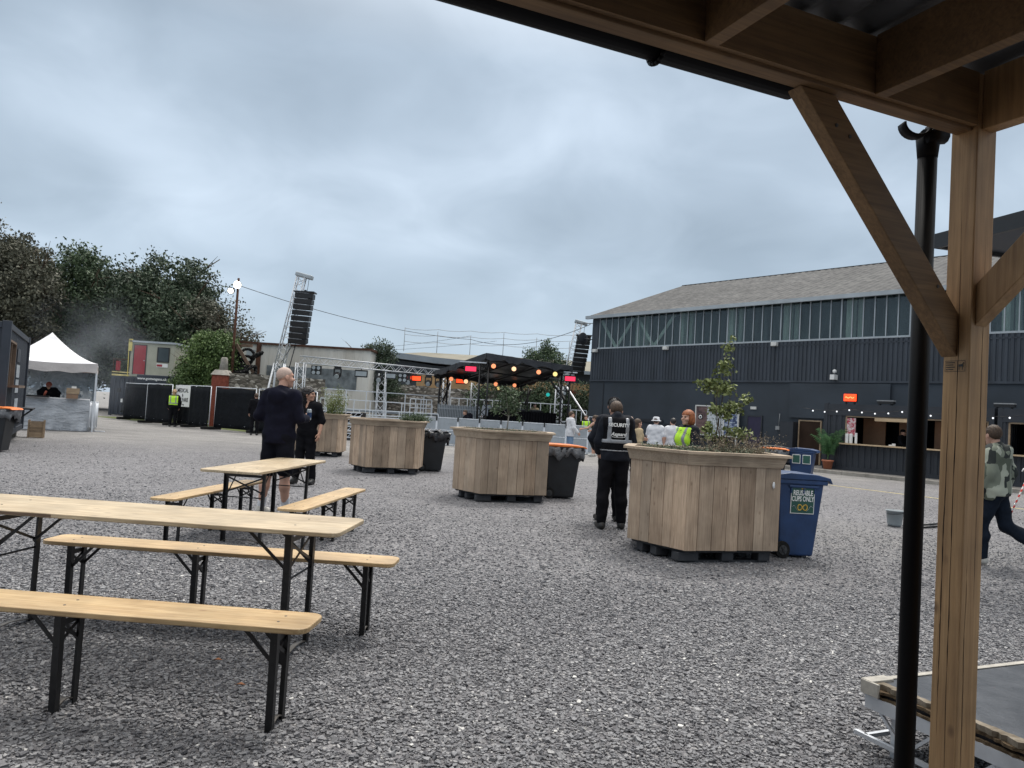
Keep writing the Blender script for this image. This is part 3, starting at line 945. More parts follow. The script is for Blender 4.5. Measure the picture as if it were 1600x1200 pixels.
    if hat:
        b = MB()
        if hat[0] == 'cap':
            b.lathe([(.0, .135), (.05, .125), (.085, .09), (.098, .04), (.10, .02), (.103, .02)], (0, -.01, .01))
            b.prism([(-.07, .05), (.07, .05), (.055, .17), (0, .185), (-.055, .17)], .028, .036, 'z')
        else:
            b.lathe([(0, .13), (.07, .125), (.092, .11), (.10, .04), (.15, .005), (.152, 0), (.10, .03)], (0, -.01, .01))
        hb = b.build('hat', hat[1], root)
        for v in hb.data.vertices: v.co = Matrix(Rh) @ v.co + Vector(J['head'])
    if yaw is not None and cell < .016:
        b = MB()
        for sx in (-1, 1): b.sphere((sx * .031, .083, .014), .0125, 8, 6)
        eo = b.build('eyes', 'ink', root)
        for v in eo.data.vertices: v.co = Matrix(Rh) @ v.co + Vector(J['head'])
    if vest and tfn:
        vm, tapes = vest
        g = top[3] + .012
        def vb(P, gg):
            d = tors(P, gg) + folds(P, .002)
            d = smin(d, seg(P, J['neck'] + (0, 0, -.06), J['neck'] + (0, 0, -.02), .075, .07), .03)
            d = np.maximum(d, np.abs(P[..., 0]) - .205)
            d = np.maximum(d, 1.03 - P[..., 2])
            return np.maximum(d, P[..., 2] - 1.475)
        V, Q = snet(lambda P: vb(P, g), (-.3, -.3, .95), (.3, .3, 1.6), cell * .9)
        vo = npmesh('vest', V, Q, vm, root, smooth=True)
        def tp(P):
            d = vb(P, g + .006)
            x, z = np.abs(P[..., 0]), P[..., 2]
            band = np.full(x.shape, 1.0)
            for z0 in tapes: band = np.minimum(band, np.abs(z - z0) - .027)
            band = np.minimum(band, np.maximum(np.abs(x - .118) - .026, tapes[-1] - z if len(tapes) else -z))
            return np.maximum(d, band)
        V, Q = snet(tp, (-.3, -.3, .95), (.3, .3, 1.6), .012)
        npmesh('reflective_tape', V, Q, 'reflect', vo, smooth=True)
        root['_v'] = 1; del root['_v']
        return root, (lambda x, z: _back(vb, g, x, z))
    return root
def _back(vb, g, x, z):
    ys = np.linspace(-.35, 0, 120)
    P = np.stack([np.full(120, x), ys, np.full(120, z)], -1)
    d = vb(P, g)
    i = np.argmax(d < 0.002)
    return ys[i]

# ---------------------------------------------------------------- foliage
def leaves_arr(C, size, jit, flat=0.0, aspect=0.55):
    """one rhombus leaf per centre"""
    n = len(C)
    a = rng.normal(size=(n, 3)); a[:, 2] *= (1 - flat); a /= np.linalg.norm(a, axis=1)[:, None] + 1e-9
    b = rng.normal(size=(n, 3)); b -= a * (a * b).sum(1)[:, None]; b /= np.linalg.norm(b, axis=1)[:, None] + 1e-9
    s = size * rng.uniform(1 - jit, 1 + jit, n)[:, None]
    V = np.stack([C - a * s, C + b * s * aspect, C + a * s, C - b * s * aspect], 1).reshape(-1, 3)
    Q = np.arange(n * 4).reshape(n, 4)
    return V, Q
def foliage(name, blobs, ncl, nper, csize, lsize, mat, parent, aspect=.55, shell=0.55, **tg):
    """blobs: (cx,cy,cz,rx,ry,rz); clusters spread through each blob, mostly near its skin"""
    vol = np.array([b[3] * b[4] * b[5] for b in blobs]) ** (2 / 3)
    pick = rng.choice(len(blobs), ncl, p=vol / vol.sum())
    B = np.array(blobs)[pick]
    d = rng.normal(size=(ncl, 3)); d /= np.linalg.norm(d, axis=1)[:, None]
    r = rng.uniform(shell, 1.03, ncl)[:, None] * (1 + .10 * np.clip(rng.normal(size=(ncl, 1)), -1.5, 1.3))
    CC = B[:, :3] + d * r * B[:, 3:]
    ct = np.clip(rng.normal(.5, .22, ncl), 0, 1)
    C = np.repeat(CC, nper, 0) + np.clip(rng.normal(size=(ncl * nper, 3)), -1.7, 1.7) * csize * np.repeat(rng.uniform(.6, 1.4, ncl), nper)[:, None] * np.array([1, 1, .7])
    tn = np.clip(np.repeat(ct, nper) + rng.normal(0, .14, ncl * nper), 0, 1)
    V, Q = leaves_arr(C, lsize, .4, 0, aspect)
    return npmesh(name, V, Q, mat, parent, np.repeat(tn, 4), **tg)
def trunk(mb, base, top, r, limbs, spread, rr=None):
    rr = rr or random
    base, top = Vector(base), Vector(top)
    pts = [base.lerp(top, t) + Vector((rr.uniform(-1, 1), rr.uniform(-1, 1), 0)) * r * (1.2 if 0 < t < 1 else 0) for t in (0, .3, .6, 1)]
    rad = [r * 1.15, r * .85, r * .6, r * .25]
    for i in range(3): mb.tube(pts[i], pts[i + 1], rad[i], rad[i + 1], 8)
    for k in range(limbs):
        t = rr.uniform(.3, .95); i = min(2, int(t * 3)); p = pts[i].lerp(pts[i + 1], t * 3 - i)
        an = rr.uniform(0, 6.28); L = spread * rr.uniform(.5, 1)
        q = p + Vector((math.cos(an) * L, math.sin(an) * L, L * rr.uniform(.3, .9)))
        mb.tube(p, q, r * .3, r * .08, 5)
        for _ in range(2):
            a2 = an + rr.uniform(-.9, .9); m_ = p.lerp(q, rr.uniform(.4, .8))
            mb.tube(m_, m_ + Vector((math.cos(a2), math.sin(a2), rr.uniform(.2, .9))) * L * .5, r * .12, r * .03, 4)
# ================================================================ SETTING
g = MB(); g.add([(-500, -60, 0), (500, -60, 0), (500, 900, 0), (-500, 900, 0)], [(0, 1, 2, 3)])
g.build('ground', 'ground', kind='structure')

# slate chippings, real stones where the camera stands near them
def chips(n, ylo, yhi, smin_, smax_, zk):
    y = np.sqrt(rng.uniform(ylo ** 2, yhi ** 2, n))
    n = len(y)
    if ylo > 4: y = y[rng.random(n) < np.clip((y - ylo) / 1.8, 0, 1)]; n = len(y)
    y = y[rng.random(n) < np.clip((yhi - y) / (yhi - ylo) * 1.5, 0, 1)] if zk < .3 else y
    n = len(y); x = rng.uniform(-.82, .86, n) * y
    s = rng.uniform(smin_, smax_, n) * (1 + .5 * (rng.random(n) < .12))
    base = np.array([(-1, -1, -1), (1, -1, -1), (1, 1, -1), (-1, 1, -1), (-1, -1, 1), (1, -1, 1), (1, 1, 1), (-1, 1, 1)], float) * .5
    P = base[None] * (1 + rng.uniform(-.5, .25, (n, 8, 3)))
    P = P * (s[:, None] * np.stack([rng.uniform(.7, 1.3, n), rng.uniform(.6, 1.1, n), rng.uniform(.35, .7, n)], 1))[:, None, :]
    # small random tilt, any heading
    th = rng.uniform(0, 6.283, n); tx = rng.normal(0, .35, n)
    c, s_ = np.cos(tx), np.sin(tx)
    y2 = P[..., 1] * c[:, None] - P[..., 2] * s_[:, None]; z2 = P[..., 1] * s_[:, None] + P[..., 2] * c[:, None]
    c, s_ = np.cos(th), np.sin(th)
    X = P[..., 0] * c[:, None] - y2 * s_[:, None]; Y = P[..., 0] * s_[:, None] + y2 * c[:, None]
    V = np.stack([X + x[:, None], Y + y[:, None], z2 + (s * rng.uniform(0, zk, n))[:, None]], -1).reshape(-1, 3)
    f = np.array([(3, 2, 1, 0), (4, 5, 6, 7), (0, 1, 5, 4), (1, 2, 6, 5), (2, 3, 7, 6), (3, 0, 4, 7)])
    Q = (f[None] + 8 * np.arange(n)[:, None, None]).reshape(-1, 4)
    tv = rng.beta(1.5, 1.7, n)
    if zk < .22: tv = .5 + (tv - .45) * .65
    tv = np.where((tv > .88) & (rng.random(n) < .6), .7, tv)
    tv = tv + .035 * np.sin(x * 1.3 + 2 * np.sin(y * .7)) + .025 * np.sin(y * 1.9 - x * .8)
    t = np.repeat(np.clip(tv, 0, 1), 8)
    return V, Q, t
parts = [chips(200000, 2.6, 7.6, .008, .0195, .29), chips(100000, 4.6, 12.5, .009, .021, .25), chips(30000, 9, 21.0, .010, .023, .2)]
vs, qs, ts, o_ = [], [], [], 0
for V, Q, t in parts:
    vs.append(V); qs.append(Q + o_); ts.append(t); o_ += len(V)
npmesh('gravel', np.concatenate(vs), np.concatenate(qs), 'chips', None, np.concatenate(ts), kind='stuff',
       label='loose grey slate chippings covering the yard', cat='gravel')

# pavement with kerb in front of the bars, worn yellow line on the yard
kd = Vector((.60, -.80, 0)); kn = Vector((.80, .60, 0)); k0 = Vector((10.9, 31.0, 0))
b = MB(); m3 = Matrix((kn, kd, Vector((0, 0, 1)))).transposed()
for i in range(46):
    b.tone = random.random()
    c = k0 + kd * (i * .92 + .45); b.box((c.x, c.y, .055), (.16, .91, .15), mat=m3)
kerb = b.build('kerb', 'concrete', kind='structure', bevel=.012)
b = MB(); c = k0 + kd * 21 + kn * 2.1; b.box((c.x, c.y, .05), (4.0, 42.5, .12), mat=m3); b.build('pavement', 'tarmac', kind='structure')
b = MB()
y0 = Vector((9.3, 22.9, 0)); yd = Vector((.53, -.848, 0))
for i in range(30):
    c = y0 + yd * (i * .9 - 1); b.box((c.x, c.y, .004), (.09, .86, .004), mat=Matrix((Vector((.848, .53, 0)), yd, Vector((0, 0, 1)))).transposed())
b.build('road_marking', 'yellow', kind='structure')
b = MB()
b.add([(-24, 43.8, .004), (-9, 32.9, .004), (-6, 37, .004), (-20, 50, .004)], [(0, 1, 2, 3)]); b.build('verge', pmat('verge_turf', (0.10, 0.12, 0.05), 0.95, 0, .4, 1.2, .4), kind='structure')

# ================================================================ WAREHOUSE
H0 = Vector((4.55, 45.0)); HD = Vector((.636, -.771)); HN = Vector((-.771, -.636))   # wall runs along HD, faces HN
wh = thing('warehouse', 'large charcoal-clad warehouse with a long strip of windows under a mottled grey roof', 'warehouse', (H0.x, H0.y, 0), math.degrees(math.atan2(HD.y, HD.x)))
# local frame: x along the front wall, -y outward (towards the yard), z up
LW = 46.0
def wbb(nm, m, boxes, parent=wh, **k):
    b = MB()
    for q in boxes: b.tone = random.random(); b.bb(*q)
    return b.build(nm, m, parent, **k)
wbb('wall', 'cladflat', [(0, LW, 0.0, .3, 0, 3.8), (0, .25, .31, 17.1, 0, 7.5), (0, LW, 17.1, 17.3, 0, 7.5), (LW - .3, LW, .31, 17.0, 0, 7.5)])
b = MB(); b.corr((0, -.01), (LW, -.01), 3.82, 5.62, .2, .04, 1)
b.build('ribbed_cladding', 'clad', wh)
b = MB(); b.bb(0, LW, .0, .3, 3.805, 5.6); b.build('backing_wall', 'clad', wh)
b = MB()
b.bb(0, LW, -.07, -.004, 3.74, 3.83); b.bb(.0, LW, -.05, .1, 5.42, 5.47); b.build('trim_rail', 'clad', wh)
# panel joints and old patches on the lower wall
b = MB()
for x in (1.1, 8.7, 16.2, 16.9): b.bb(x, x + .06, -.03, -.002, 0, 3.7)
b.build('panel_joint', 'container', wh); b = MB()
b.bb(.9, 5.6, -.06, -.002, 1.55, 1.72); b.bb(5.7, 8.0, -.04, -.002, 1.48, 1.53)
b.build('panel_joint', 'container', wh)
# glazing
b = MB(); b.bb(.55, LW, .02, .03, 5.70, 7.42); b.build('glazing', 'glazing', wh)
b = MB(); b.bb(0, .5, -.02, .3, 5.6, 7.5); b.bb(0, LW, -.04, .3, 7.43, 7.52); b.build('end_panel', 'clad', wh)
b = MB(); b.bb(0.5, LW, 1.9, 2.0, 5.6, 7.5); b.bb(.4, LW, .3, 1.9, 5.55, 5.6); b.build('interior_wall', 'backwall', wh)
x = .55; n = 0
while x < LW:
    b = MB(); b.bb(x, x + (.045 if n % 6 else .06), -.012, .018, 5.70, 7.42); b.build('mullion', 'palegrey', wh)
    x += .485; n += 1
b = MB(); b.bb(.5, LW, -.06, .05, 5.62, 5.70); b.build('window_sill', 'palegrey', wh)
x = 3.05; n = 0
while x < LW:
    b = MB(); b.bb(x, x + .28, .35, .7, 5.6, 7.5); b.bb(x + .32, x + .52, .75, .9, 5.6, 7.5); b.build('column', 'column', wh)
    x += 3.03; n += 1
b = MB()
for a, c in (((.6, 7.3), (1.8, 5.7)), ((1.85, 5.7), (3.05, 7.3)), ((3.35, 7.3), (4.55, 5.7)), ((4.6, 5.7), (5.9, 7.3))):
    b.bar((a[0], .12, a[1]), (c[0], .12, c[1]), .17, .05, (0, 1, 0))
b.build('wind_brace', 'column', wh)
# roof: two slopes, front one seen
b = MB()
ov = .25
def roofpt(x, y): return (x, y, 7.62 + (min(y, 17.1 - y)) * .363)
nx = 120
for side in (0, 1):
    vs = []; ys = [-ov, 8.55] if side == 0 else [8.55, 17.1 + ov]
    pts = []
    for i in range(nx * 4 + 1):
        xx = -.3 + (LW + .6) * i / (nx * 4); zz = .03 * (1 if i % 4 in (1, 2) else 0)
        for y in ys:
            p = roofpt(xx, y); vs.append((p[0], p[1], p[2] + zz))
    b.add(vs, [(2 * i, 2 * i + 2, 2 * i + 3, 2 * i + 1) for i in range(nx * 4)])
b.build('roof', 'hangarroof', wh)
b = MB(); b.add([(-.02, 0, 7.5), (-.02, 8.55, 10.6), (-.02, 17.1, 7.5), (.2, 0, 7.5), (.2, 8.55, 10.6), (.2, 17.1, 7.5)], [(0, 1, 2), (5, 4, 3), (0, 3, 4, 1), (1, 4, 5, 2), (0, 2, 5, 3)])
b.build('gable', 'clad', wh)
b = MB(); b.bb(-.3, LW, -.36, -.2, 7.38, 7.56); b.build('gutter', 'palegrey', wh)
b = MB(); b.bb(-.3, LW, 8.42, 8.68, 10.66, 10.745); b.build('ridge_cap', 'hangarroof', wh)
for x in (.3, 5.5, 11.9, 19.6):
    b = MB(); b.bb(x, x + .28, -.28, -.07, 5.42, 5.60); b.build('floodlight', 'white', wh, bevel=.02)
# dish on the corner
b = MB(); b.lathe([(0, .1), (.2, .06), (.36, 0), (.38, -.01), (.2, .03), (0, .07)], n=18)
for i, v in enumerate(b.v): b.v[i] = (-.55 + v[2], -.2 + v[0], 6.25 + v[1])
b.tube((-.5, -.2, 6.25), (0, 0, 6.2), .03); b.build('satellite_dish', 'container', wh)
b = MB(); b.tube((-.9, -.1, 7.2), (0, 0, 7.15), .02, .02, 5); b.tube((-.9, -.3, 7.2), (-.9, .2, 7.2), .015, .015, 5); b.tube((-.5, -.3, 7.18), (-.5, .3, 7.18), .015, .015, 5); b.build('aerial', 'grey', wh)
# doors
def wdoor(x0, x1, z1, m, frame='container'):
    b = MB(); b.bb(x0, x1, -.05, -.002, .1, z1); d = b.build('door', m, wh)
    b = MB(); b.bb(x0 - .06, x0, -.07, -.002, .1, z1 + .06); b.bb(x1, x1 + .06, -.07, -.002, .1, z1 + .06); b.bb(x0, x1, -.07, -.002, z1, z1 + .06); b.build('frame', frame, d)
    return d
wdoor(10.75, 11.45, 2.1, 'purple')
b = MB(); b.bb(10.85, 11.15, -.06, -.002, 2.45, 2.58); b.build('wall_light', 'white', wh)
b = MB(); b.bb(12.3, 12.5, -.2, -.002, 1.55, 1.72); b.tube((12.4, -.1, 1.72), (12.45, -.12, 2.3), .015, .015, 5); b.build('junction_box', 'grey', wh)
b = MB(); b.bb(12.65, 13.3, -.4, -.003, .1, 1.95); b.build('cabinet', 'container', wh)
d = wdoor(13.42, 14.4, 2.0, 'darkbrown', 'crate')  # open doorway as a flat panel, dimness of the interior painted in
b = MB(); b.bb(12.9, 17.4, -.12, -.08, 2.15, 3.7); b.build('notice_panel', 'cladflat', wh)
b = MB(); b.bb(14.9, 15.1, -.35, -.05, 3.86, 4.08); b.sphere((15.05, -.25, 4.22), .09, 8, 6); b.build('security_camera', 'signwhite', wh)
random.seed(3)
b = MB()
for _ in range(26):
    x = random.uniform(1, 24); z = random.uniform(.6, 5.2); pass

def wl_(x, y, z=0):   # warehouse-local to world
    q = H0 + HD * x - HN * y
    return Vector((q.x, q.y, z))
WRZ = math.degrees(math.atan2(HD.y, HD.x))

# poster frame standing before the warehouse wall
pf = thing('poster_board', 'white framed poster board with three prints on the charcoal warehouse wall', 'poster board', wl_(7.85, -.25), WRZ)
b = MB()
for q in ((0, 2.55, -.06, 0, 1.06, 1.12), (0, 2.55, -.06, 0, 2.5, 2.56), (0, .06, -.06, 0, 1.12, 2.5), (2.49, 2.55, -.06, 0, 1.12, 2.5), (1.68, 1.73, -.06, 0, 1.12, 2.5)): b.bb(*q)
b.bb(.1, .16, -.05, 0, 0, 1.06); b.bb(2.4, 2.46, -.05, 0, 0, 1.06); b.build('frame', 'white', pf)
for x0, x1, m in ((.06, .72, 'poster_a'), (.72, 1.68, 'poster_b'), (1.73, 2.49, 'poster_c')):
    b = MB(); b.bb(x0, x1 - .003, -.03, -.01, 1.12, 2.5); b.build('poster', m, pf)
b = MB(); b.bb(.2, .46, -.045, -.034, 1.85, 2.1); b.build('emblem', 'ink', pf)
b = MB(); b.lathe([(.05, 0), (.10, 0), (.10, .006), (.05, .006)], n=16)
for i, v in enumerate(b.v): b.v[i] = (.33 + v[0], -.047 - v[2], 1.97 + v[1])
b.build('ring_mark', 'signwhite', pf)

# ================================================================ CONTAINER BARS
CD = Vector((.645, -.764)); CRZ = math.degrees(math.atan2(CD.y, CD.x))
C0 = Vector((12.7, 31.0))
def cl_(x, y, z=0):
    nn = Vector((-CD.y, CD.x)); q = C0 + CD * x + nn * y
    return Vector((q.x, q.y, z))
def bar_unit(x0, label, ops, neon):
    t = thing('container_bar', label, 'bar', cl_(x0, 0, .11), CRZ, 'dark container bars along the warehouse')
    L, D_, Hh = 6.06, 2.44, 2.6
    b = MB()
    xs = [0] + [v for o in ops for v in o] + [L]
    b.corr((0, 0), (L, 0), .0, 1.02, .24, .035, 1)
    for i in range(0, len(xs), 2): b.corr((xs[i], 0), (xs[i + 1], 0), 1.0, 2.15, .24, .035, 1)
    b.corr((0, D_), (0, 0), 0, Hh, .24, .035, 1); b.corr((L, 0), (L, D_), 0, Hh, .24, .035, 1); b.corr((L, D_), (0, D_), 0, Hh, .24, .035, 1)
    b.build('shell', 'container', t)
    b = MB(); b.bb(0, L, -.05, .1, 2.15, 2.6)
    for q in ((-.02, .13), (L - .13, L + .02)): b.bb(q[0], q[1], -.06, .1, 0, 2.62)
    b.bb(0, L, -.055, .08, -.02, .14); b.build('frame', 'container', t)
    b = MB(); b.bb(0, L, .1, D_, 2.5, 2.6); b.build('roof', 'container', t)
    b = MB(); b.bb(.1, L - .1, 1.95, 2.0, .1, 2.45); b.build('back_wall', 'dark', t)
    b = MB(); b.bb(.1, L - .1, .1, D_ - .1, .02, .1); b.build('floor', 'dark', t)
    for a, c in ops:
        b = MB(); b.bb(a - .08, c + .08, -.32, .25, 1.02, 1.07); b.build('counter', 'counter', t)
        b = MB(); b.bb(a, a + .05, -.01, .06, 1.07, 2.15); b.bb(c - .05, c, -.01, .06, 1.07, 2.15); b.bb(a, c, -.01, .06, 2.1, 2.15); b.build('hatch_frame', 'crate', t)
        b = MB(); b.bb(a + .15, a + (c - a) * .42, 1.2, 1.26, .9, 2.1); b.build('back_panel', 'brownply', t)
        b = MB(); b.bb(a + (c - a) * .60, c - .05, 1.4, 1.46, .9, 2.1); b.build('back_panel', 'brownply', t)
        b = MB(); b.bb(a + (c - a) * .5, a + (c - a) * .98, -.2, -.12, 1.98, 2.1); b.build('menu_board', 'counter', t)
    return t
bar_unit(0, 'dark container bar beside the potted palm, nearest the open doorway', [(.85, 3.3), (3.55, 5.9)], True)
bar_unit(6.2, 'dark container bar where the striped-shirt bartender leans on the counter', [(.3, 2.7), (2.95, 5.6)], False)
bar_unit(12.4, 'dark container bar farthest right behind the timber post', [(.5, 2.7), (2.95, 5.6)], False)
# festoon lights
sl = thing('string_lights', 'string of small white bulbs along the top of the container bars', 'string lights', cl_(-.9, -.25, 0), CRZ)
b = MB(); pts = []
for i in range(40):
    x = i * .5; pts.append((x, 0, 2.52 - .10 * math.sin((x % 2.0) / 2.0 * math.pi)))
b.path(pts, .008, 4); b.build('cable', 'blackmetal', sl)
for i in range(1, 40):
    b = MB(); p = pts[i]; b.sphere((p[0], p[1], p[2] - .05), .032, 7, 5); b.build('bulb', 'bulb', sl)
# red lit panel above the first bar
ns = thing('neon_sign', 'small glowing orange-red panel on the first container bar roof', 'lit sign', cl_(.7, .1, 2.72), CRZ)
b = MB(); b.bb(0, .48, -.04, .04, .12, .40); b.build('lit_panel', 'lamporange', ns, bevel=.01)
b = MB(); b.bb(-.02, .5, .05, .1, .09, .43); b.bb(.05, .1, .0, .08, 0, .1); b.bb(.38, .43, .0, .08, 0, .1); b.build('housing', 'blackmetal', ns)
b = MB()
if 0: b.path([(.06, -.05, .32), (.18, -.05, .34), (.22, -.05, .28), (.12, -.05, .26), (.06, -.05, .2), (.2, -.05, .18)], .012, 5)
b.path([(.06 + k * .03, -.05, .26 + .025 * math.sin(k * 1.1)) for k in range(13)], .010, 5)
b.build('neon_tube', 'lampyellow', ns)
for i, x in enumerate((2.0, 6.0, 10.2)):
    t = thing('roof_lamp', ['flat black lamp housing on the bar roof beside the red panel', 'flat black lamp housing on the bar roof hidden by the timber post', 'flat black lamp housing on the bar roof above the striped-shirt bartender'][i], 'lamp', cl_(x, .2, 2.71), CRZ, 'flat lamps on the bar roofs')
    b = MB(); b.bb(0, .62, -.1, .1, .06, .16); b.bb(.05, .1, -.06, .06, 0, .06); b.bb(.5, .55, -.06, .06, 0, .06); b.build('housing', 'blackmetal', t)
    b = MB(); b.bb(0, .62, -.12, .12, .16, .20); b.build('cap', 'grey', t)
# things on the bar counter
t = thing('bar_poster', 'red and white drinks poster in the left end of the bar hatch', 'poster', cl_(.92, -.02, 1.45), CRZ)
b = MB(); b.bb(0, .34, 0, .02, 0, .72); b.build('print', 'redposter', t)
b = MB(); b.bb(-.02, .36, .022, .04, -.02, .74); b.build('backing', 'dark', t)
def cupstack(x, h, r, lab):
    b = MB()
    b.lathe([(0, 0), (r * .8, 0)] + [q for k in range(int(h / .03)) for q in ((r, k * .03 + .02), (r * .88, k * .03 + .03))] + [(r * .9, h), (0, h)], n=12)
    o = b.build('cup_stack', 'signwhite'); o.location = cl_(x, -.1, 1.18); tag(o, lab, 'cups', 'cup stacks on the bar counter')
cupstack(.98, .38, .07, 'fat stack of pale cups below the red poster, leftmost on the counter')
cupstack(1.14, .38, .07, 'fat stack of pale cups, second from the left on the bar counter')
cupstack(1.34, .42, .05, 'tall thin stack of white cups beside the fat stacks on the bar')
for i, (x, nm) in enumerate(((2.6, 'card reader lying'), (2.72, 'small white box standing'))):
    b = MB(); b.bb(0, .1, -.05, .05, 0, .05 + .05 * i); o = b.build('counter_box', 'signwhite', bevel=.01); o.location = cl_(x, -.08, 1.18); tag(o, nm + ' on the bar counter in front of the bartender', 'box')
random.seed(11)
for i in range(9):
    b = MB(); h = random.uniform(.22, .3); b.lathe([(0, 0), (.035, 0), (.036, h * .6), (.014, h * .78), (.013, h), (0, h)], n=8)
    o = b.build('bottle', random.choice(['glassdark', 'palegrey', 'binblack'])); o.location = cl_(6.2 + .75 + i * .09, 1.4, 1.55)
    tag(o, 'bottle on the shelf behind the striped-shirt bartender', 'bottle', 'bottles on the shelf of the second bar')
b = MB(); b.bb(0, 1.2, -.1, .1, 0, .03); b.bb(.02, .06, -.1, .1, -1.35, 0); b.bb(1.1, 1.14, -.1, .1, -1.35, 0); o = b.build('shelf', 'brownply'); o.location = cl_(6.85, 1.4, 1.51); o.rotation_euler = (0, 0, R(CRZ)); tag(o, 'brown shelf holding bottles inside the second container bar', 'shelf')

# palm in terracotta pot
t = thing('potted_palm', 'green palm in a terracotta pot beside the first container bar', 'potted palm', (12.65, 30.45, .11))
b = MB(); b.lathe([(0, 0), (.15, 0), (.2, .30), (.23, .30), (.23, .36), (.2, .36), (.18, .30), (0, .30)], n=20); b.build('pot', 'terracotta', t)
Vs, Qs, o_ = [], [], 0
bt = MB()
for k in range(26):
    an = rng.uniform(0, 6.28); L = rng.uniform(.9, 1.5); lean = rng.uniform(.12, .5)
    pts = [np.array((math.cos(an) * L * lean * u * u * 1.1, math.sin(an) * L * lean * u * u * 1.1, .3 + L * u - .35 * L * lean * u ** 3)) for u in np.linspace(0, 1, 7)]
    bt.path([tuple(p) for p in pts], .008, 4)
    for u in np.linspace(.3, 1, 12):
        i = min(5, int(u * 6)); p = pts[i] + (pts[i + 1] - pts[i]) * (u * 6 - i)
        for sd in (-1, 1):
            d = np.array((-math.sin(an) * sd + .4 * math.cos(an), math.cos(an) * sd + .4 * math.sin(an), .15)); q = p + d * .22; w = np.array((0, 0, .018))
            V = np.array([p - w, q * .5 + p * .5 - w + (0, 0, .02), q + (0, 0, -.05), q * .5 + p * .5 + w + (0, 0, .02)]); Vs.append(V); Qs.append(np.arange(4)[None] + o_); o_ += 4
bt.build('stems', 'leaf_palm', t)
npmesh('fronds', np.concatenate(Vs), np.concatenate(Qs), 'leaf_palm', t, np.repeat(rng.uniform(0, 1, o_ // 4), 4))

# ================================================================ FAR BUILDINGS AND WALLS
t = thing('far_hall', 'long low hall with a pale lichen-covered roof behind the stage', 'hall', (-16, 70, 0), 0)
b = MB(); b.bb(0, 40, 0, 12, 0, 5.9); b.build('wall', 'darkshed', t)
b = MB(); b.add([(-.5, -.5, 5.85), (40, -.5, 5.85), (40, 6.5, 7.35), (7, 6.5, 7.2), (40, 13, 5.85), (-.5, 13, 5.85)], [(0, 1, 2, 3), (3, 2, 4, 5), (0, 3, 5)])
b.build('roof', 'hallroof', t)
b = MB(); b.bb(-.5, 40, -.7, -.5, 5.55, 5.85); b.build('fascia', 'slate', t)
b = MB()
for i in range(10):
    x = 5 + i * 3.3; b.tube((x, 6.5, 7.2), (x, 6.5, 9.6 - (i % 3) * .25), .03, .03, 5)
for z in (8.2, 8.9, 9.5):
    pts = [(5 + k * 1.1, 6.5, z - .12 * abs(math.sin(k * 1.05)) + .02 * k) for k in range(28)]
    b.path(pts, .02, 4)
b.build('roof_wires', 'grey', t)
t = thing('grey_shed', 'blue-grey shed with a shallow pitched roof left of the stage', 'shed', (-13.2, 60, 0), 0)
b = MB(); b.add([(0, 0, 0), (15, 0, 0), (15, 0, 4.6), (7, 0, 5.0), (4.3, 0, 5.25), (0, 0, 4.4), (0, 8, 0), (15, 8, 0), (15, 8, 4.6), (0, 8, 4.4)],
      [(0, 1, 2, 3, 4, 5), (1, 7, 8, 2), (6, 0, 5, 9), (7, 6, 9, 8)]); b.build('wall', 'darkshed', t)
b = MB()
prof = [(-.6, 4.25), (4.2, 5.35), (7, 5.15), (18, 4.75)]
for (x0, z0), (x1, z1) in zip(prof[:-1], prof[1:]):
    b.add([(x0, -.5, z0), (x1, -.5, z1), (x1, 8.3, z1), (x0, 8.3, z0), (x0, -.5, z0 + .45), (x1, -.5, z1 + .45), (x1, 8.3, z1 + .75), (x0, 8.3, z0 + .75)],
          [(0, 1, 5, 4), (4, 5, 6, 7), (3, 2, 1, 0)])
b.build('roof', 'slate', t)
t = thing('white_building', 'rust-stained white panelled building with a flat top behind the stone wall', 'building', (-16.0, 45, 0), 0)
b = MB(); b.corr((0, 0), (7.6, 0), 0, 4.75, .5, .02, 1); b.bb(0, 7.6, .02, 5, 0, 4.75); b.build('wall', 'rustwhite', t)
b = MB(); b.bb(-.1, 7.7, -.12, 5.1, 4.75, 4.87); b.build('roof_edge', 'rust', t)
b = MB(); b.bb(.95, 1.2, -.14, -.03, 0, 4.75); b.build('rusty_post', 'rust', t)
b = MB(); b.bb(1.6, 6.9, -.06, -.025, 2.4, 3.55); b.build('grey_patch', pmat('patched_render', (0.16, 0.18, 0.19), .9, 0, .5, 2.0), t)
b = MB(); b.bb(.35, .85, -.05, -.025, 4.05, 4.4); b.build('wall_sign', 'palegrey', t)

def wall_run(nm, lab, p0, p1, z, th, mat, cat='wall'):
    p0, p1 = Vector(p0), Vector(p1); d = p1 - p0
    t = thing(nm, lab, cat, (p0.x, p0.y, 0), math.degrees(math.atan2(d.y, d.x)))
    b = MB(); L = d.length; n = int(L / .5); rr = random.Random(5)
    tops = [z + rr.uniform(-.06, .06) for _ in range(n + 1)]
    vs = []
    for i in range(n + 1):
        x = L * i / n
        for y in (0, th): vs += [(x, y, 0), (x, y, tops[i])]
    fs = []
    for i in range(n):
        a = 4 * i
        fs += [(a, a + 4, a + 5, a + 1), (a + 1, a + 5, a + 7, a + 3), (a + 6, a + 2, a + 3, a + 7)]
    fs += [(0, 1, 3, 2), (4 * n + 2, 4 * n + 3, 4 * n + 1, 4 * n)]
    b.add(vs, fs); b.build('masonry', mat, t)
    return t
wall_run('stone_wall', 'rough rubble stone wall beneath the white building', (-14.6, 39.6), (-10.2, 42), 2.78, .5, 'stonewall')
t = wall_run('stone_wall', 'long dark rubble wall behind the silver railings and the stage', (-10.6, 48), (8, 50.5), 2.95, .5, 'stonewall')
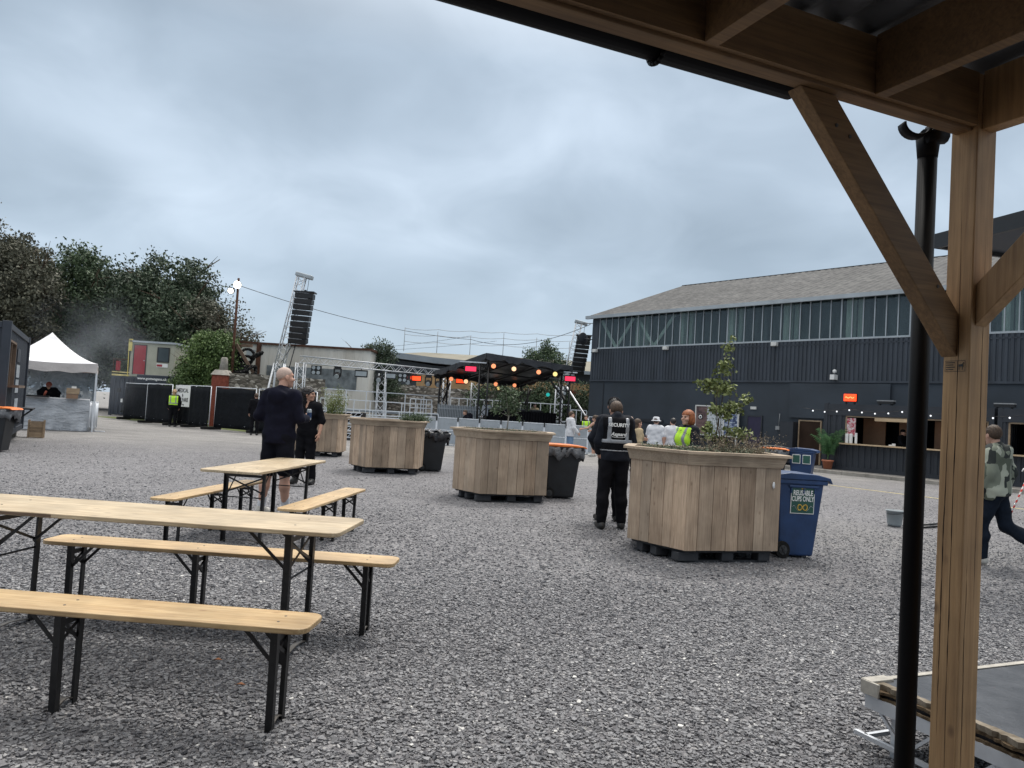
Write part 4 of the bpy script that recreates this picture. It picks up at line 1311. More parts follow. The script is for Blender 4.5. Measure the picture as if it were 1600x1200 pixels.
t = wall_run('earth_bank', 'tan earth bank topping the wall behind the stage', (-6.6, 53), (9, 54), 3.95, 1.5, 'tan', 'bank')
t = thing('brick_pier', 'red brick pier with a pale cap at the end of the stone wall', 'gate pier', (-15.0, 39.3, 0), 0)
b = MB(); b.bb(-.36, .42, 0, .8, 0, 2.65); b.build('pier', 'redbrick', t)
b = MB(); b.add([(-.42, -.06, 2.65), (.48, -.06, 2.65), (.48, .86, 2.65), (-.42, .86, 2.65), (-.3, .2, 2.92), (.3, .2, 2.92), (.3, .7, 2.92), (-.3, .7, 2.92)], [(3, 2, 1, 0), (0, 1, 5, 4), (1, 2, 6, 5), (2, 3, 7, 6), (3, 0, 4, 7), (4, 5, 6, 7)]); b.build('cap', 'concrete', t)
b = MB(); b.lathe([(0, 0), (.24, 0), (.17, .62), (.13, .68), (0, .68)], (.05, .45, 2.9), 8); b.build('finial', 'concrete', t)
b = MB(); b.bb(0, 2.2, 0, .4, 0, 3.4); o = b.build('brick_building', 'redbrick'); o.location = (2.3, 52, 0); tag(o, 'low red brick wall showing behind the right side of the stage', 'wall')
# scrap heap
t = thing('scrap_heap', 'dark heap of scrap tyres and timber behind the stone wall', 'scrap heap', (-15.3, 43, 0), 0)
rr = random.Random(8)
b = MB()
for k in range(26):
    c = Vector((rr.uniform(-.9, .95), rr.uniform(-.5, .3), 2.5 + rr.uniform(0, 1.5))); r = rr.uniform(.28, .4)
    m_ = Euler((rr.uniform(0, 3), rr.uniform(0, 3), rr.uniform(0, 3))).to_matrix()
    pts = [c + m_ @ Vector((r * math.cos(a * .5236), r * math.sin(a * .5236), 0)) for a in range(13)]
    b.path(pts, .085, 6)
b.build('tyres', 'rubber', t)
b = MB(); b.lathe([(0, 0), (1.3, 0), (1.1, 1.6), (.5, 3.1), (0, 3.6)], n=12); b.build('heap', 'dark', t)
for a, c in (((-.9, -.2, 2.4), (-.2, -.3, 4.5)), ((1.2, -.2, 2.5), (-.2, -.4, 4.6)), ((-1, .1, 4.45), (.6, .1, 4.5))):
    b = MB(); b.bar(a, c, .16, .16); b.build('plank', 'oldtimber', t)

# cabin on a container, behind the van
t = thing('stacked_container', 'dark blue-grey container under the cream cabin', 'container', (-25.0, 48, 0), 0)
b = MB(); b.corr((0, 0), (6.06, 0), .05, 2.4, .28, .04, 1); b.bb(.02, 6.0, .05, 2.4, .05, 2.4); b.build('shell', 'bluegrey', t)
b = MB(); b.bb(-.02, .12, -.06, .1, 0, 2.46); b.bb(5.94, 6.08, -.06, .1, 0, 2.46); b.bb(0, 6.06, -.05, .1, 2.35, 2.46); b.build('frame', 'bluegrey', t)
t = thing('platform_railing', 'small railed platform with a yellow edge beside the cream cabin', 'railing', (-25.0, 48, 2.46), 0)
b = MB(); b.bb(0, 1.1, -.03, .0, 0.02, .12); b.bb(0, 1.1, -.03, 0, .22, .28); b.build('yellow_edge', 'yellow', t)
b = MB()
for x in (.05, 1.0): b.tube((x, 0, 0), (x, 0, 1.1), .025)
b.tube((.05, 0, 1.05), (1.0, 0, 1.05), .025); b.build('rail', 'rust', t)
b = MB(); b.bb(.15, .4, .1, .2, .35, .95); b.build('fire_extinguisher', 'red', t)
t = thing('site_cabin', 'cream portable cabin with a red door on top of the dark container', 'cabin', (-23.95, 48, 2.47), 0)
b = MB(); b.bb(0, 2.75, 0, 2.4, .02, 2.15); b.build('wall', 'cream', t, bevel=.02)
b = MB(); b.bb(-.06, 2.82, -.1, 2.5, 2.15, 2.27); b.build('roof', 'palegrey', t)
b = MB(); b.bb(.25, .98, -.03, -.002, .18, 1.98); d = b.build('door', 'red', t)
b = MB(); b.bb(.2, .25, -.04, -.002, .15, 2.03); b.bb(.98, 1.03, -.04, -.002, .15, 2.03); b.bb(.25, .98, -.04, -.002, 1.98, 2.03); b.build('frame', 'blackmetal', d)
b = MB(); b.bb(.88, .95, -.07, -.03, 1.02, 1.06); b.build('handle', 'alu', d)
b = MB(); b.bb(1.75, 2.4, -.03, -.002, 1.05, 1.88); d = b.build('window', 'glassdark', t)
b = MB(); b.bb(1.69, 1.75, -.045, -.002, 1.0, 1.93); b.bb(2.4, 2.46, -.045, -.002, 1.0, 1.93); b.bb(1.75, 2.4, -.045, -.002, 1.88, 1.93); b.bb(1.75, 2.4, -.045, -.002, 1.0, 1.05); b.build('frame', 'blackmetal', d)
b = MB(); b.bb(1.7, 2.4, -.03, -.003, .68, .92); d = b.build('notice', 'signwhite', t)
b = MB(); b.bb(1.72, 2.05, -.036, -.031, .72, .86); b.build('red_print', 'red', d)
b = MB(); b.bar((-.04, -.06, .0), (-.1, -.06, 2.2), .04); b.bb(-.1, .12, -.1, -.04, 1.6, 2.35); b.build('yellow_hose', pmat('yellow_pipe', (.6, .5, .12)), t)

# black van with raised lettering panel
t = thing('van', 'black catering van with white lettering, parked behind the black fence sheets', 'van', (-21.8, 43, 0), 0)
prof = [(0, .35), (.05, 1.05), (.35, 1.45), (.75, 2.15), (1.0, 2.42), (2.9, 2.55), (3.0, 2.4), (3.05, .35)]
b = MB(); b.prism(prof, 0, 1.9, 'y'); b.build('body', pmat('black_van_paint', (.015, .017, .02), .28), t, bevel=.04)
b = MB(); b.prism([(.42, 1.45), (.8, 2.1), (1.0, 2.1), (1.0, 1.45)], -.012, -.002, 'y'); b.build('side_window', 'glassdark', t)
for x in (.55, 2.55):
    b = MB(); b.tube((x, -.06, .33), (x, .16, .33), .33, .33, 18); w_ = b.build('wheel', 'rubber', t)
    b = MB(); b.tube((x, -.075, .33), (x, -.05, .33), .18, .18, 14); b.build('rim', 'alu', w_)
b = MB(); b.bb(.85, 2.6, -.12, -.02, 2.02, 2.52); sp = b.build('sign_panel', 'bluegrey', t, bevel=.03)
text('lettering', 'www.gottwagens.uk', .20, 'signwhite', sp, wallframe((1.72, -.124, 2.30), (0, -1, 0)), .003, .005)
text('lettering', 'K U E S T I N', .16, 'signwhite', t, wallframe((1.72, -.02, 1.9), (0, -1, 0)), .003, .004)
b = MB(); b.bb(.02, .12, -.03, .05, .9, 1.1); b.build('headlight', 'signwhite', t)
b = MB(); b.bb(-.12, .02, -.2, -.06, 1.45, 1.7); b.build('mirror', 'blackmetal', t)
b = MB(); b.bb(2.6, 2.9, .4, 1.2, 2.44, 2.62); b.build('roof_vent', 'blackmetal', t)
# fence panels with black sheeting
def fence_panel(p0, p1, lab, foot=True, drop=.0, lean=0):
    p0, p1 = Vector(p0), Vector(p1); d = p1 - p0; L = d.length
    t = thing('fence_panel', lab, 'fence panel', (p0.x, p0.y, 0), math.degrees(math.atan2(d.y, d.x)), 'temporary fence panels hung with black sheet')
    b = MB()
    for a, c in (((0, 0, .1), (0, 0, 1.98)), ((L, 0, .1), (L, 0, 1.98)), ((0, 0, 1.98), (L, 0, 1.98)), ((0, 0, .25), (L, 0, .25))): b.tube(a, c, .021, .021, 6)
    b.build('frame', 'galv', t)
    nx_, nz = 14, 8; vs = []
    ph = p0.x
    for j in range(nz + 1):
        for i in range(nx_ + 1):
            u, v = i / nx_, j / nz
            vs.append((.04 + (L - .08) * u, -.035 + .02 * math.sin(u * 19 + ph + v * 2) * (1 - v * .6), (.1 + drop) + (1.84 - drop) * v - (.03 * math.sin(u * math.pi * 3 + ph) if j == nz else 0)))
    fs = [(j * (nx_ + 1) + i, j * (nx_ + 1) + i + 1, (j + 1) * (nx_ + 1) + i + 1, (j + 1) * (nx_ + 1) + i) for j in range(nz) for i in range(nx_)]
    b = MB(); b.smooth = True; b.add(vs, fs); s_ = b.build('sheet', 'sheet', t); m_ = s_.modifiers.new('t', 'SOLIDIFY'); m_.thickness = .006
    if foot:
        for x in (.0, L):
            b = MB(); b.bb(x - .12, x + .12, -.35, .35, 0, .13); b.build('foot', 'rubber', t, bevel=.03)
    return t
fence_panel((-21.0, 41.9), (-18.0, 39.6), 'black-sheeted fence panel in front of the van, farthest left')
fence_panel((-18.3, 38.7), (-16.45, 37.35), 'black-sheeted fence panel directly behind the hi-vis guard')
fence_panel((-16.5, 38.2), (-15.2, 37.1), 'black-sheeted fence panel set back under the white banner')
fence_panel((-15.25, 36.6), (-13.85, 35.5), 'black-sheeted fence panel right of the white banner, slanting pole at its end')
fence_panel((-13.65, 35.6), (-11.4, 34.4), 'wide black-sheeted fence panel below the brick pier')
fence_panel((-11.2, 34.2), (-8.4, 33.3), 'black-sheeted fence panel behind the bald man')
t = thing('banner', 'white banner lettered MEDICAL & WELFARE hung on the black fence', 'banner', (-16.35, 37.6, 0), -41)
b = MB(); b.bb(-.1, 1.45, -.02, 0, .95, 1.98); b.build('cloth', 'signwhite', t)
text('lettering', 'MEDICAL', .27, 'ink', t, wallframe((.68, -.024, 1.72), (0, -1, 0)), .002, .006)
text('lettering', '&', .2, 'ink', t, wallframe((.68, -.024, 1.49), (0, -1, 0)), .002, .006)
text('lettering', 'WELFARE', .27, 'ink', t, wallframe((.68, -.024, 1.27), (0, -1, 0)), .002, .006)
text('lettering', 'this way', .12, 'ink', t, wallframe((.68, -.024, 1.05), (0, -1, 0)), .002, .002)

# ================================================================ TREES
def tree(lab, x, y, h, blobs, mat, ncl, nper, cs, ls, r=.3, group='trees behind the yard', seed=1, asp=.55, limbs=9, cat='tree'):
    t = thing('tree', lab, cat, (x, y, 0), 0, group)
    b = MB(); trunk(b, (0, 0, 0), (0, 0, h * .82), r, limbs, h * .32, random.Random(seed)); b.build('trunk', 'bark', t)
    foliage('crown', blobs, int(ncl * 1.25), int(nper * 1.9), cs, ls * .62, mat, t, asp)
    return t
def dome(h, w, n, seed, low=.25):
    rr = random.Random(seed); out = [(0, 0, h * .62, w * .62, w * .6, h * .36)]
    for k in range(n):
        a = rr.uniform(0, 6.28); q = rr.uniform(.35, .8)
        out.append((math.cos(a) * w * q * .7, math.sin(a) * w * q * .6, h * rr.uniform(low, .82), w * rr.uniform(.28, .42), w * rr.uniform(.28, .42), h * rr.uniform(.12, .2)))
    return out
tree('tall browning tree at the far left edge of the wood', -42.0, 58, 15.6, dome(15.9, 6.2, 11, 1, .2), 'leaf_brown', 520, 42, .42, .19, .4, seed=1)
tree('second browning tree leaning over the dark kiosk', -36.5, 56, 13.0, dome(12.6, 4.6, 10, 2, .15), 'leaf_brown', 380, 42, .42, .19, .35, seed=2)
tree('green tree with a rounded top behind the white gazebo', -34.0, 60, 12.8, dome(13.4, 4.4, 10, 3, .2), 'leaf_mid', 380, 42, .42, .19, .35, seed=3)
tree('lower dark tree between the green tree and the broad dome', -30.3, 59, 11.3, dome(11.6, 3.8, 9, 4, .2), 'leaf_dark', 320, 42, .4, .18, .3, seed=4)
tree('broad dark domed tree behind the cream cabin', -26.4, 58, 12.3, dome(12.6, 4.9, 12, 5, .2), 'leaf_dark', 520, 44, .42, .19, .4, seed=5)
tree('dark green tree filling behind the cabin roof', -23.6, 55, 9.8, dome(9.4, 3.6, 9, 6, .2), 'leaf_dark', 320, 42, .4, .18, .3, seed=6)
tree('thin olive tree showing sky through its twigs', -20.9, 54, 8.9, dome(8.9, 3.0, 8, 7, .2), 'leaf_brown', 160, 30, .38, .15, .22, seed=7, limbs=16)
tree('thin olive tree beside the floodlight pole', -18.9, 53, 7.4, dome(7.4, 2.3, 7, 8, .3), 'leaf_brown', 95, 28, .36, .14, .18, seed=8, limbs=16)
tree('bright green bushy tree beside the brick pier', -16.9, 42.5, 5.2, [(0, 0, 2.9, 1.4, 1.2, 2.2), (-.9, .3, 2.0, 1.0, 1.0, 1.5), (.8, .2, 2.4, 1.0, 1.0, 1.9), (.35, 0, 4.3, .9, .8, .8)], 'leaf_bright', 420, 44, .24, .105, .14, seed=9)
tree('green bush between the cabin and the bright tree', -18.8, 46.5, 3.9, [(0, 0, 2.2, .9, .9, 1.8), (.3, .3, 3.6, .9, .8, 1.2)], 'leaf_mid', 160, 40, .28, .13, .12, seed=10)
for i, (x, y, h, w, lab) in enumerate(((-46, 62, 9, 5, 'dark undergrowth tree low behind the kiosk'), (-38, 64, 7, 5, 'dark undergrowth tree low behind the gazebo peak'), (-31, 64, 7, 5, 'dark undergrowth tree low beside the small street lamp'), (-25, 62, 7, 4.5, 'dark undergrowth tree low behind the red door'))):
    tree(lab, x, y, h, dome(h, w, 8, 20 + i, .05), 'leaf_dark', 260, 40, .5, .22, .25, seed=20 + i)
tree('ivy-covered bush growing on the rubble wall', -8.9, 47.4, 5.2, [(0, 0, 3.4, 1.6, .8, 1.4), (.6, 0, 4.6, .9, .7, .9), (-1.0, 0, 2.4, 1.0, .6, 1.2), (1.2, 0, 2.8, 1.2, .6, .8)], 'leaf_dark', 220, 40, .22, .10, .1, group='bushes behind the stage', seed=30, cat='bush')
tree('wide green hedge right of the stage', 6.0, 49, 4.0, [(-1.5, 0, 1.9, 1.6, .8, 1.8), (.5, 0, 2.2, 1.5, .8, 1.9), (-3.2, 0, 1.6, 1.3, .8, 1.6)], 'leaf_mid', 240, 40, .25, .11, .1, group='bushes behind the stage', seed=31, cat='bush')
tree('dark hedge seen under the stage roof', .2, 49.3, 4.0, [(-1.6, 0, 2.2, 1.6, .7, 1.6), (.7, 0, 2.0, 1.6, .7, 1.7), (2.4, 0, 2.4, 1.2, .7, 1.4)], 'leaf_mid', 240, 40, .25, .11, .1, group='bushes behind the stage', seed=32, cat='bush')
tree('bushy treetop rising over the stage roof', 2.8, 66, 7.9, [(0, 0, 6.0, 1.5, 1.2, 1.4), (.2, 0, 7.2, .5, .5, 1.0), (1.3, 0, 5.8, .9, .8, .9), (-1.3, 0, 6.6, .6, .6, .6)], 'leaf_mid', 120, 36, .25, .13, .15, group='bushes behind the stage', seed=33)

# ================================================================ FLOODLIGHT POLE, STREET LAMP, CABLES
t = thing('floodlight_pole', 'rusty floodlight pole with two lit lamps above the stone wall', 'floodlight pole', (-15.35, 42, 0))
b = MB(); b.tube((0, 0, 0), (0, 0, 8.1), .09, .06, 10); b.build('pole', 'rust', t)
for dx, z in ((.06, 7.75), (-.28, 7.4)):
    b = MB(); b.tube((dx, -.02, z), (dx, -.28, z - .06), .14, .2, 12); l_ = b.build('lamp_housing', 'blackmetal', t)
    b = MB(); b.tube((dx, -.285, z - .061), (dx, -.30, z - .065), .19 if dx > 0 else .13, .19 if dx > 0 else .13, 14); b.build('lamp_glass', 'lamp', l_)
b = MB(); b.tube((-.3, 0, 7.5), (.1, 0, 7.7), .03); b.build('bracket', 'rust', t)
t = thing('street_lamp', 'thin pale street lamp with a lit head behind the gazebo', 'street lamp', (-35.3, 65, 0))
b = MB(); b.tube((0, 0, 0), (0, 0, 5.8), .07, .05, 8); b.tube((0, 0, 5.75), (-.55, -.1, 5.9), .035, .035, 6); b.tube((0, 0, 5.3), (.6, -.1, 5.35), .025); b.build('pole', 'palegrey', t)
b = MB(); b.bb(-.85, -.45, -.22, .02, 5.84, 5.96); b.build('lamp_head', 'lamp', t, bevel=.03)
def wire(lab, a, c, sag, r=.018):
    a, c = Vector(a), Vector(c)
    b = MB(); n = 24
    b.path([a.lerp(c, i / n) - Vector((0, 0, sag * 4 * (i / n) * (1 - i / n))) for i in range(n + 1)], r, 5)
    o = b.build('overhead_cable', 'blackmetal'); tag(o, lab, 'cable', 'overhead cables')
wire('overhead cable sagging from the floodlight pole towards the stage', (-15.3, 42, 7.7), (-3.4, 60, 7.2), .5)
wire('overhead cable rising from behind the stage to the warehouse corner', (-3.4, 60, 7.2), (4.4, 45.2, 7.1), .75)
wire('thin overhead cable above the grey shed roof', (-12.6, 60, 5.9), (-3.4, 60, 7.5), .15, .012)
wire('second thin overhead cable above the grey shed roof', (-12.6, 60, 5.7), (-1.4, 60, 7.2), .12, .012)

# ================================================================ PA TOWERS
def pa(x, y, k, lab, rot):
    t = thing('speaker_tower', lab, 'speaker tower', (x, y, 0), rot, 'silver lattice speaker towers')
    base, top = Vector((-.45, 0, 2.9)), Vector((.38, 0, 7.7))
    b = MB(); b.truss(base, top, .38, 18, .03, .014, (0, 1, 0)); b.build('mast', 'alu', t)
    b = MB(); b.box((.52, 0, 7.78), (.85, .4, .2), mat=Matrix.Rotation(R(12), 3, 'Y')); b.build('head', 'palegrey', t, bevel=.04)
    for p in ((-.95, -.9, 0), (-.95, .9, 0), (.75, -.9, 0), (.7, .9, 0)):
        b = MB(); b.tube((p[0] * .25 - .38, p[1] * .15, 3.35), p, .05, .05, 8); b.tube(p, (p[0], p[1], .03), .15, .15, 10); b.build('leg', 'alu', t)
    b = MB(); b.bb(-1.1, .9, -.95, -.85, .03, .15); b.bb(-1.1, .9, .85, .95, .03, .15); b.build('base_frame', 'alu', t)
    b = MB(); b.tube((.78, -.05, 7.7), (.72, -.05, 6.95), .012, .012, 5); b.build('hoist_chain', 'blackmetal', t)
    b = MB(); b.tube((.35, -.1, 4.35), (-.05, -.1, 2.3), .025, .025, 6); b.tube((-.3, -.1, 3.4), (.2, -.1, 4.3), .015, .015, 5); b.build('cable_bundle', 'blackmetal', t)
    s_ = thing('line_array', lab.replace('silver lattice tower', 'hanging black speaker array on the tower'), 'speaker array', (x + (.72) * math.cos(R(rot)), y - .35, 6.88), rot, 'hanging line arrays')
    b = MB(); b.bb(-.5, .5, -.3, .3, 0, .06); b.bb(-.05, .05, -.05, .05, .0, .15); b.build('hoist_frame', 'blackmetal', s_)
    z = -.03; x_ = 0; ang = 0
    for i in range(9):
        ang = 5 + i * 1.6
        m_ = Matrix.Rotation(R(2), 3, 'Y') @ Matrix.Rotation(R(ang - 4), 3, 'X')
        b = MB(); c = Vector((x_, .02 * i * i * .25, z - .13))
        b.box(c, (.88, .5, .245), mat=m_)
        ca = b.build('speaker_cabinet', 'binblack', s_, bevel=.015)
        b = MB(); b.box(c + m_ @ Vector((0, -.255, 0)), (.82, .012, .2), mat=m_); b.build('grille', 'blackmetal', ca)
        b = MB(); b.box(c + m_ @ Vector((-.1, -.22, .135)), (.66, .03, .014), mat=m_); b.build('link_bar', 'alu', ca)
        z -= .275; x_ -= .035
pa(-11.15, 38, 1, 'silver lattice tower raised left of the stage, tall against the sky', 0)
pa(3.75, 50, 1, 'silver lattice tower beside the warehouse corner right of the stage', 0)

# ================================================================ LIGHTING TRUSS AND STAGE
t = thing('lighting_truss', 'silver goalpost lighting truss spanning left of the stage', 'truss', (0, 0, 0))
def tp(name, a, c, w=.34, up=(0, 0, 1)):
    b = MB(); b.truss(a, c, w, None, .028, .014, up); return b.build(name, 'alu', t)
TA, TB = Vector((-10.5, 38, 3.62)), Vector((-4.0, 43.2, 3.62))
tp('beam', TA, TB)
tp('leg', (-10.5, 38, 0), (-10.5, 38, 3.45), .4, (0, 1, 0)); tp('leg', (-6.95, 41.0, 0), (-6.95, 41.0, 3.4), .4, (0, 1, 0)); tp('leg', (-3.7, 43.6, 0), (-3.7, 43.6, 3.4), .4, (0, 1, 0))
def lamp(kind, p, lab, glow, s=1.0):
    t = thing('stage_light', lab, 'stage light', p, 0, 'stage lights')
    if kind == 'par':
        b = MB(); b.tube((0, 0, -.2 * s), (0, -.22 * s, -.24 * s), .10 * s, .13 * s, 12); b.bar((-.13 * s, 0, -.2 * s), (-.13 * s, 0, 0), .02); b.bar((.13 * s, 0, -.2 * s), (.13 * s, 0, 0), .02); b.bar((-.13 * s, 0, 0), (.13 * s, 0, 0), .02); b.build('housing', 'blackmetal', t)
        b = MB(); b.tube((0, -.222 * s, -.241 * s), (0, -.235 * s, -.243 * s), .12 * s, .12 * s, 14); b.build('lens', glow, t)
    elif kind == 'blinder':
        b = MB(); b.bb(-.25 * s, .25 * s, -.05, .1, -.5 * s, -.05); b.build('housing', 'blackmetal', t)
        for i in (-1, 1):
            for j in (-.4, -.16): b = MB(); b.tube((i * .12 * s, -.052, j * s), (i * .12 * s, -.07, j * s), .09 * s, .09 * s, 12); b.build('lens', glow, t)
    elif kind == 'head':
        b = MB(); b.bb(-.16, .16, -.12, .12, -.15, 0); b.bb(-.2, -.15, -.06, .06, -.5, -.1); b.bb(.15, .2, -.06, .06, -.5, -.1); b.build('yoke', 'blackmetal', t)
        b = MB(); b.sphere((0, 0, -.45), .19, 10, 8); b.build('housing', 'blackmetal', t)
        b = MB(); b.tube((0, -.16, -.5), (0, -.2, -.52), .12, .12, 12); b.build('lens', glow, t)
    else:
        b = MB(); b.bb(-.3 * s, .3 * s, 0, .1, -.4 * s, -.06); b.bb(-.02, .02, 0, .04, -.08, .05); b.build('housing', 'blackmetal', t)
        b = MB(); b.bb(-.26 * s, .26 * s, -.02, -.003, -.34 * s, -.12 * s); b.build('lens', glow, t)
def on(u): return TA.lerp(TB, u) - Vector((0, 0, .19))
lamp('blinder', on(.10), 'four-lens blinder hanging nearest the left end of the truss', 'palegrey')
lamp('head', on(.24), 'moving head light second from the left on the truss', 'palegrey')
lamp('panel', on(.40), 'flat pale panel light left of the middle truss leg', 'palegrey', 1.1)
lamp('head', on(.53), 'moving head light beside the bush under the truss', 'palegrey')
lamp('panel', on(.61), 'flat pale panel light right before the middle truss leg', 'palegrey', 1.0)
lamp('blinder', on(.70), 'four-lens blinder just right of the middle truss leg', 'palegrey')
lamp('head', on(.745), 'moving head light between the blinder and the orange panel', 'palegrey')
lamp('panel', on(.80), 'glowing orange panel light on the silver truss', 'lamporange', 1.05)
lamp('head', on(.90), 'moving head light right of the orange panel', 'palegrey')
lamp('head', on(.98), 'moving head light at the right end of the silver truss', 'palegrey')

# small open stage with a sloping black roof
st = thing('stage', 'open festival stage with a black sloping canopy on black lattice legs', 'stage', (0, 0, 0))
SN, SR, SF, SL = Vector((-1.4, 37.6, 0)), Vector((2.75, 39.5, 0)), Vector((.75, 44.4, 0)), Vector((-3.75, 42.2, 0))
for nm, p, h in (('N', SN, 4.0), ('R', SR, 3.75), ('F', SF, 3.1), ('L', SL, 3.35)):
    b = MB(); b.truss((p.x, p.y, 0), (p.x, p.y, h), .42, None, .04, .02, (0, 1, 0)); b.build('leg', 'blackmetal', st)
RC = [(-1.32, 37.1, 4.42), (3.05, 39.2, 4.18), (.45, 45.0, 3.42), (-4.3, 42.3, 3.66)]
b = MB()
n = 14; vs = []
for j in range(n + 1):
    for i in range(n + 1):
        u, v = i / n, j / n
        a = Vector(RC[0]).lerp(Vector(RC[1]), u); c = Vector(RC[3]).lerp(Vector(RC[2]), u); p = a.lerp(c, v)
        vs.append((p.x, p.y, p.z - .10 * math.sin(u * 3.14159) * math.sin(v * 3.14159) + .015 * math.sin(i * 2.1 + j)))
b.smooth = True
b.add(vs, [(j * (n + 1) + i, j * (n + 1) + i + 1, (j + 1) * (n + 1) + i + 1, (j + 1) * (n + 1) + i) for j in range(n) for i in range(n)])
o = b.build('canopy', 'tarp', st); m_ = o.modifiers.new('t', 'SOLIDIFY'); m_.thickness = .03
b = MB(); b.smooth = True
for k in range(4):
    a, c = Vector(RC[k]), Vector(RC[(k + 1) % 4]); vs = []
    for i in range(21):
        p = a.lerp(c, i / 20); dr = .30 + .07 * math.sin(i * 1.3 + k) + .04 * math.sin(i * 2.9)
        out = Vector((c.y - a.y, a.x - c.x, 0)).normalized() * (.03 + .03 * math.sin(i * 1.9))
        vs += [tuple(p + out * .2), tuple(p + out - Vector((0, 0, dr)))]
    b.add(vs, [(2 * i + 1, 2 * i + 3, 2 * i + 2, 2 * i) for i in range(20)])
b.build('canopy_skirt', 'tarp', st)
b = MB()
for u in (.04, .35, .65, .96):
    a = Vector(RC[0]).lerp(Vector(RC[1]), u) - Vector((0, 0, .2)); c = Vector(RC[3]).lerp(Vector(RC[2]), u) - Vector((0, 0, .2)); b.bar(a, c, .08)
for v in (.04, .5, .96):
    a = Vector(RC[0]).lerp(Vector(RC[3]), v) - Vector((0, 0, .28)); c = Vector(RC[1]).lerp(Vector(RC[2]), v) - Vector((0, 0, .28)); b.bar(a, c, .08)
b.build('roof_frame', 'blackmetal', st)
for p, q in ((SL, SN), (SR, SF), (SF, SR), (SR, SN)):
    d = (q - p).normalized(); hz_ = 3.4 if p in (SR,) else 3.0
    b = MB(); b.bar((p.x, p.y, hz_ - 1.0), (p.x + d.x * .9, p.y + d.y * .9, hz_), .07); b.build('knee_brace', 'blackmetal', st)
b = MB()
b.add([(*SN.xy, .5), (*SR.xy, .5), (*SF.xy, .5), (*SL.xy, .5), (*SN.xy, .42), (*SR.xy, .42), (*SF.xy, .42), (*SL.xy, .42)], [(0, 1, 2, 3), (4, 5, 1, 0), (5, 6, 2, 1), (6, 7, 3, 2), (7, 4, 0, 3)])
b.build('stage_deck', 'binblack', st)
b = MB()
for a, c in ((SN, SR), (SL, SN)): b.corr(a.xy, c.xy, 0, .42, .3, .03)
b.build('stage_skirt', 'sheet', st)
# black skirted table across the stage
t = thing('skirted_table', 'long black skirted table across the stage front', 'table', (-.75, 38.9, .5), 25.4)
b = MB(); b.bb(0, 3.5, 0, .9, 1.18, 1.22); b.build('tabletop', 'blackcloth', t)
b = MB(); b.corr((0, 0), (3.5, 0), 0.01, 1.18, .16, .05); b.corr((0, .9), (0, 0), 0.01, 1.18, .16, .05); b.corr((3.5, 0), (3.5, .9), 0.01, 1.18, .16, .05); b.build('skirt', 'blackcloth', t)
for i, (x, lab) in enumerate(((.5, 'black mixing desk left on the skirted table'), (1.5, 'black mixing desk in the middle of the skirted table'), (2.5, 'black mixing desk right on the skirted table'))):
    t2 = thing('mixing_desk', lab, 'mixing desk', (-.75 + .903 * x - .429 * .4, 38.9 + .429 * x + .903 * .4, 1.72), 25.4, 'mixing desks on the stage table')
    b = MB(); b.bb(-.3, .3, -.2, .2, 0, .09); b.build('console', 'blackmetal', t2)
    b = MB()
    for k in range(6): b.bb(-.25 + k * .09, -.22 + k * .09, -.15, .15, .09, .11)
    b.build('faders', 'grey', t2)
# lights under the canopy
for p, k, gl, s, lab in (((-.95, 37.6, 4.05), 'par', 'lampwarm', .95, 'warm round stage light leftmost under the canopy front'),
                         ((.05, 38.05, 4.0), 'par', 'lampcream', .95, 'pale round stage light second under the canopy front'),
                         ((1.3, 38.65, 3.95), 'par', 'lampwarm', .95, 'warm round stage light third under the canopy front'),
                         ((2.15, 39.0, 3.92), 'par', 'lampyellow', .95, 'yellow-white stage light at the right end of the canopy front'),
                         ((-.92, 43.9, 3.42), 'par', 'lampwarm', .95, 'orange stage light hanging at the rear left of the canopy'),
                         ((-.75, 43.8, 3.15), 'par', 'lampyellow', .75, 'small yellow stage light below the rear orange one'),
                         ((.15, 44.3, 3.42), 'par', 'lampwarm', .9, 'orange stage light beside the rear right canopy leg'),
                         ((-3.35, 42.4, 3.5), 'par', 'lampwarm', .95, 'orange stage light near the left canopy leg'),
                         ((1.95, 41.2, 2.9), 'par', 'lampcyan', .85, 'cyan stage light low on the right brace'),
                         ((-2.05, 37.4, 3.85), 'panel', 'lampred', 1.0, 'glowing red panel light at the near canopy leg'),
                         ((2.95, 39.2, 3.75), 'panel', 'lampred', 1.0, 'glowing red panel light outside the right canopy leg'),
                         ((-2.85, 42.9, 3.45), 'panel', 'lamporange', 1.0, 'glowing orange panel light inside the left canopy leg'),
                         ((-2.55, 42.6, 3.7), 'head', 'lampcream', 1.0, 'tilted moving light behind the near canopy leg'),
                         ((3.0, 46, 3.45), 'blinder', 'palegrey', 1.2, 'four-lens blinder on the rear silver mast')):
    lamp(k, p, lab, gl, s)
b = MB(); b.bar((-2.6, 37.35, 3.95), (-1.3, 37.35, 3.95), .06); b.build('lamp_bar', 'alu', st)
b = MB(); b.bar((2.6, 39.2, 3.85), (3.3, 39.2, 3.85), .06); b.build('lamp_bar', 'alu', st)
for x, y, h, lab in ((-2.1, 44, 3.2, 'silver lattice mast behind the near stage leg'), (2.85, 46, 3.4, 'silver lattice mast behind the right stage leg')):
    t = thing('lattice_mast', lab, 'mast', (x, y, 0), 0, 'silver masts behind the stage')
    b = MB(); b.truss((0, 0, 0), (0, 0, h), .42, None, .03, .014, (0, 1, 0)); b.build('mast', 'alu', t)
    b = MB(); b.bb(-.4, .4, -.4, .4, 0, .03); b.build('base_plate', 'alu', t)
t = thing('prop_strut', 'slanting silver strut bracing the right side of the stage', 'strut', (2.95, 41.5, 0))
b = MB(); b.tube((0, 0, 3.2), (2.1, -2.5, 0), .05, .05, 8); b.build('tube', 'alu', t)
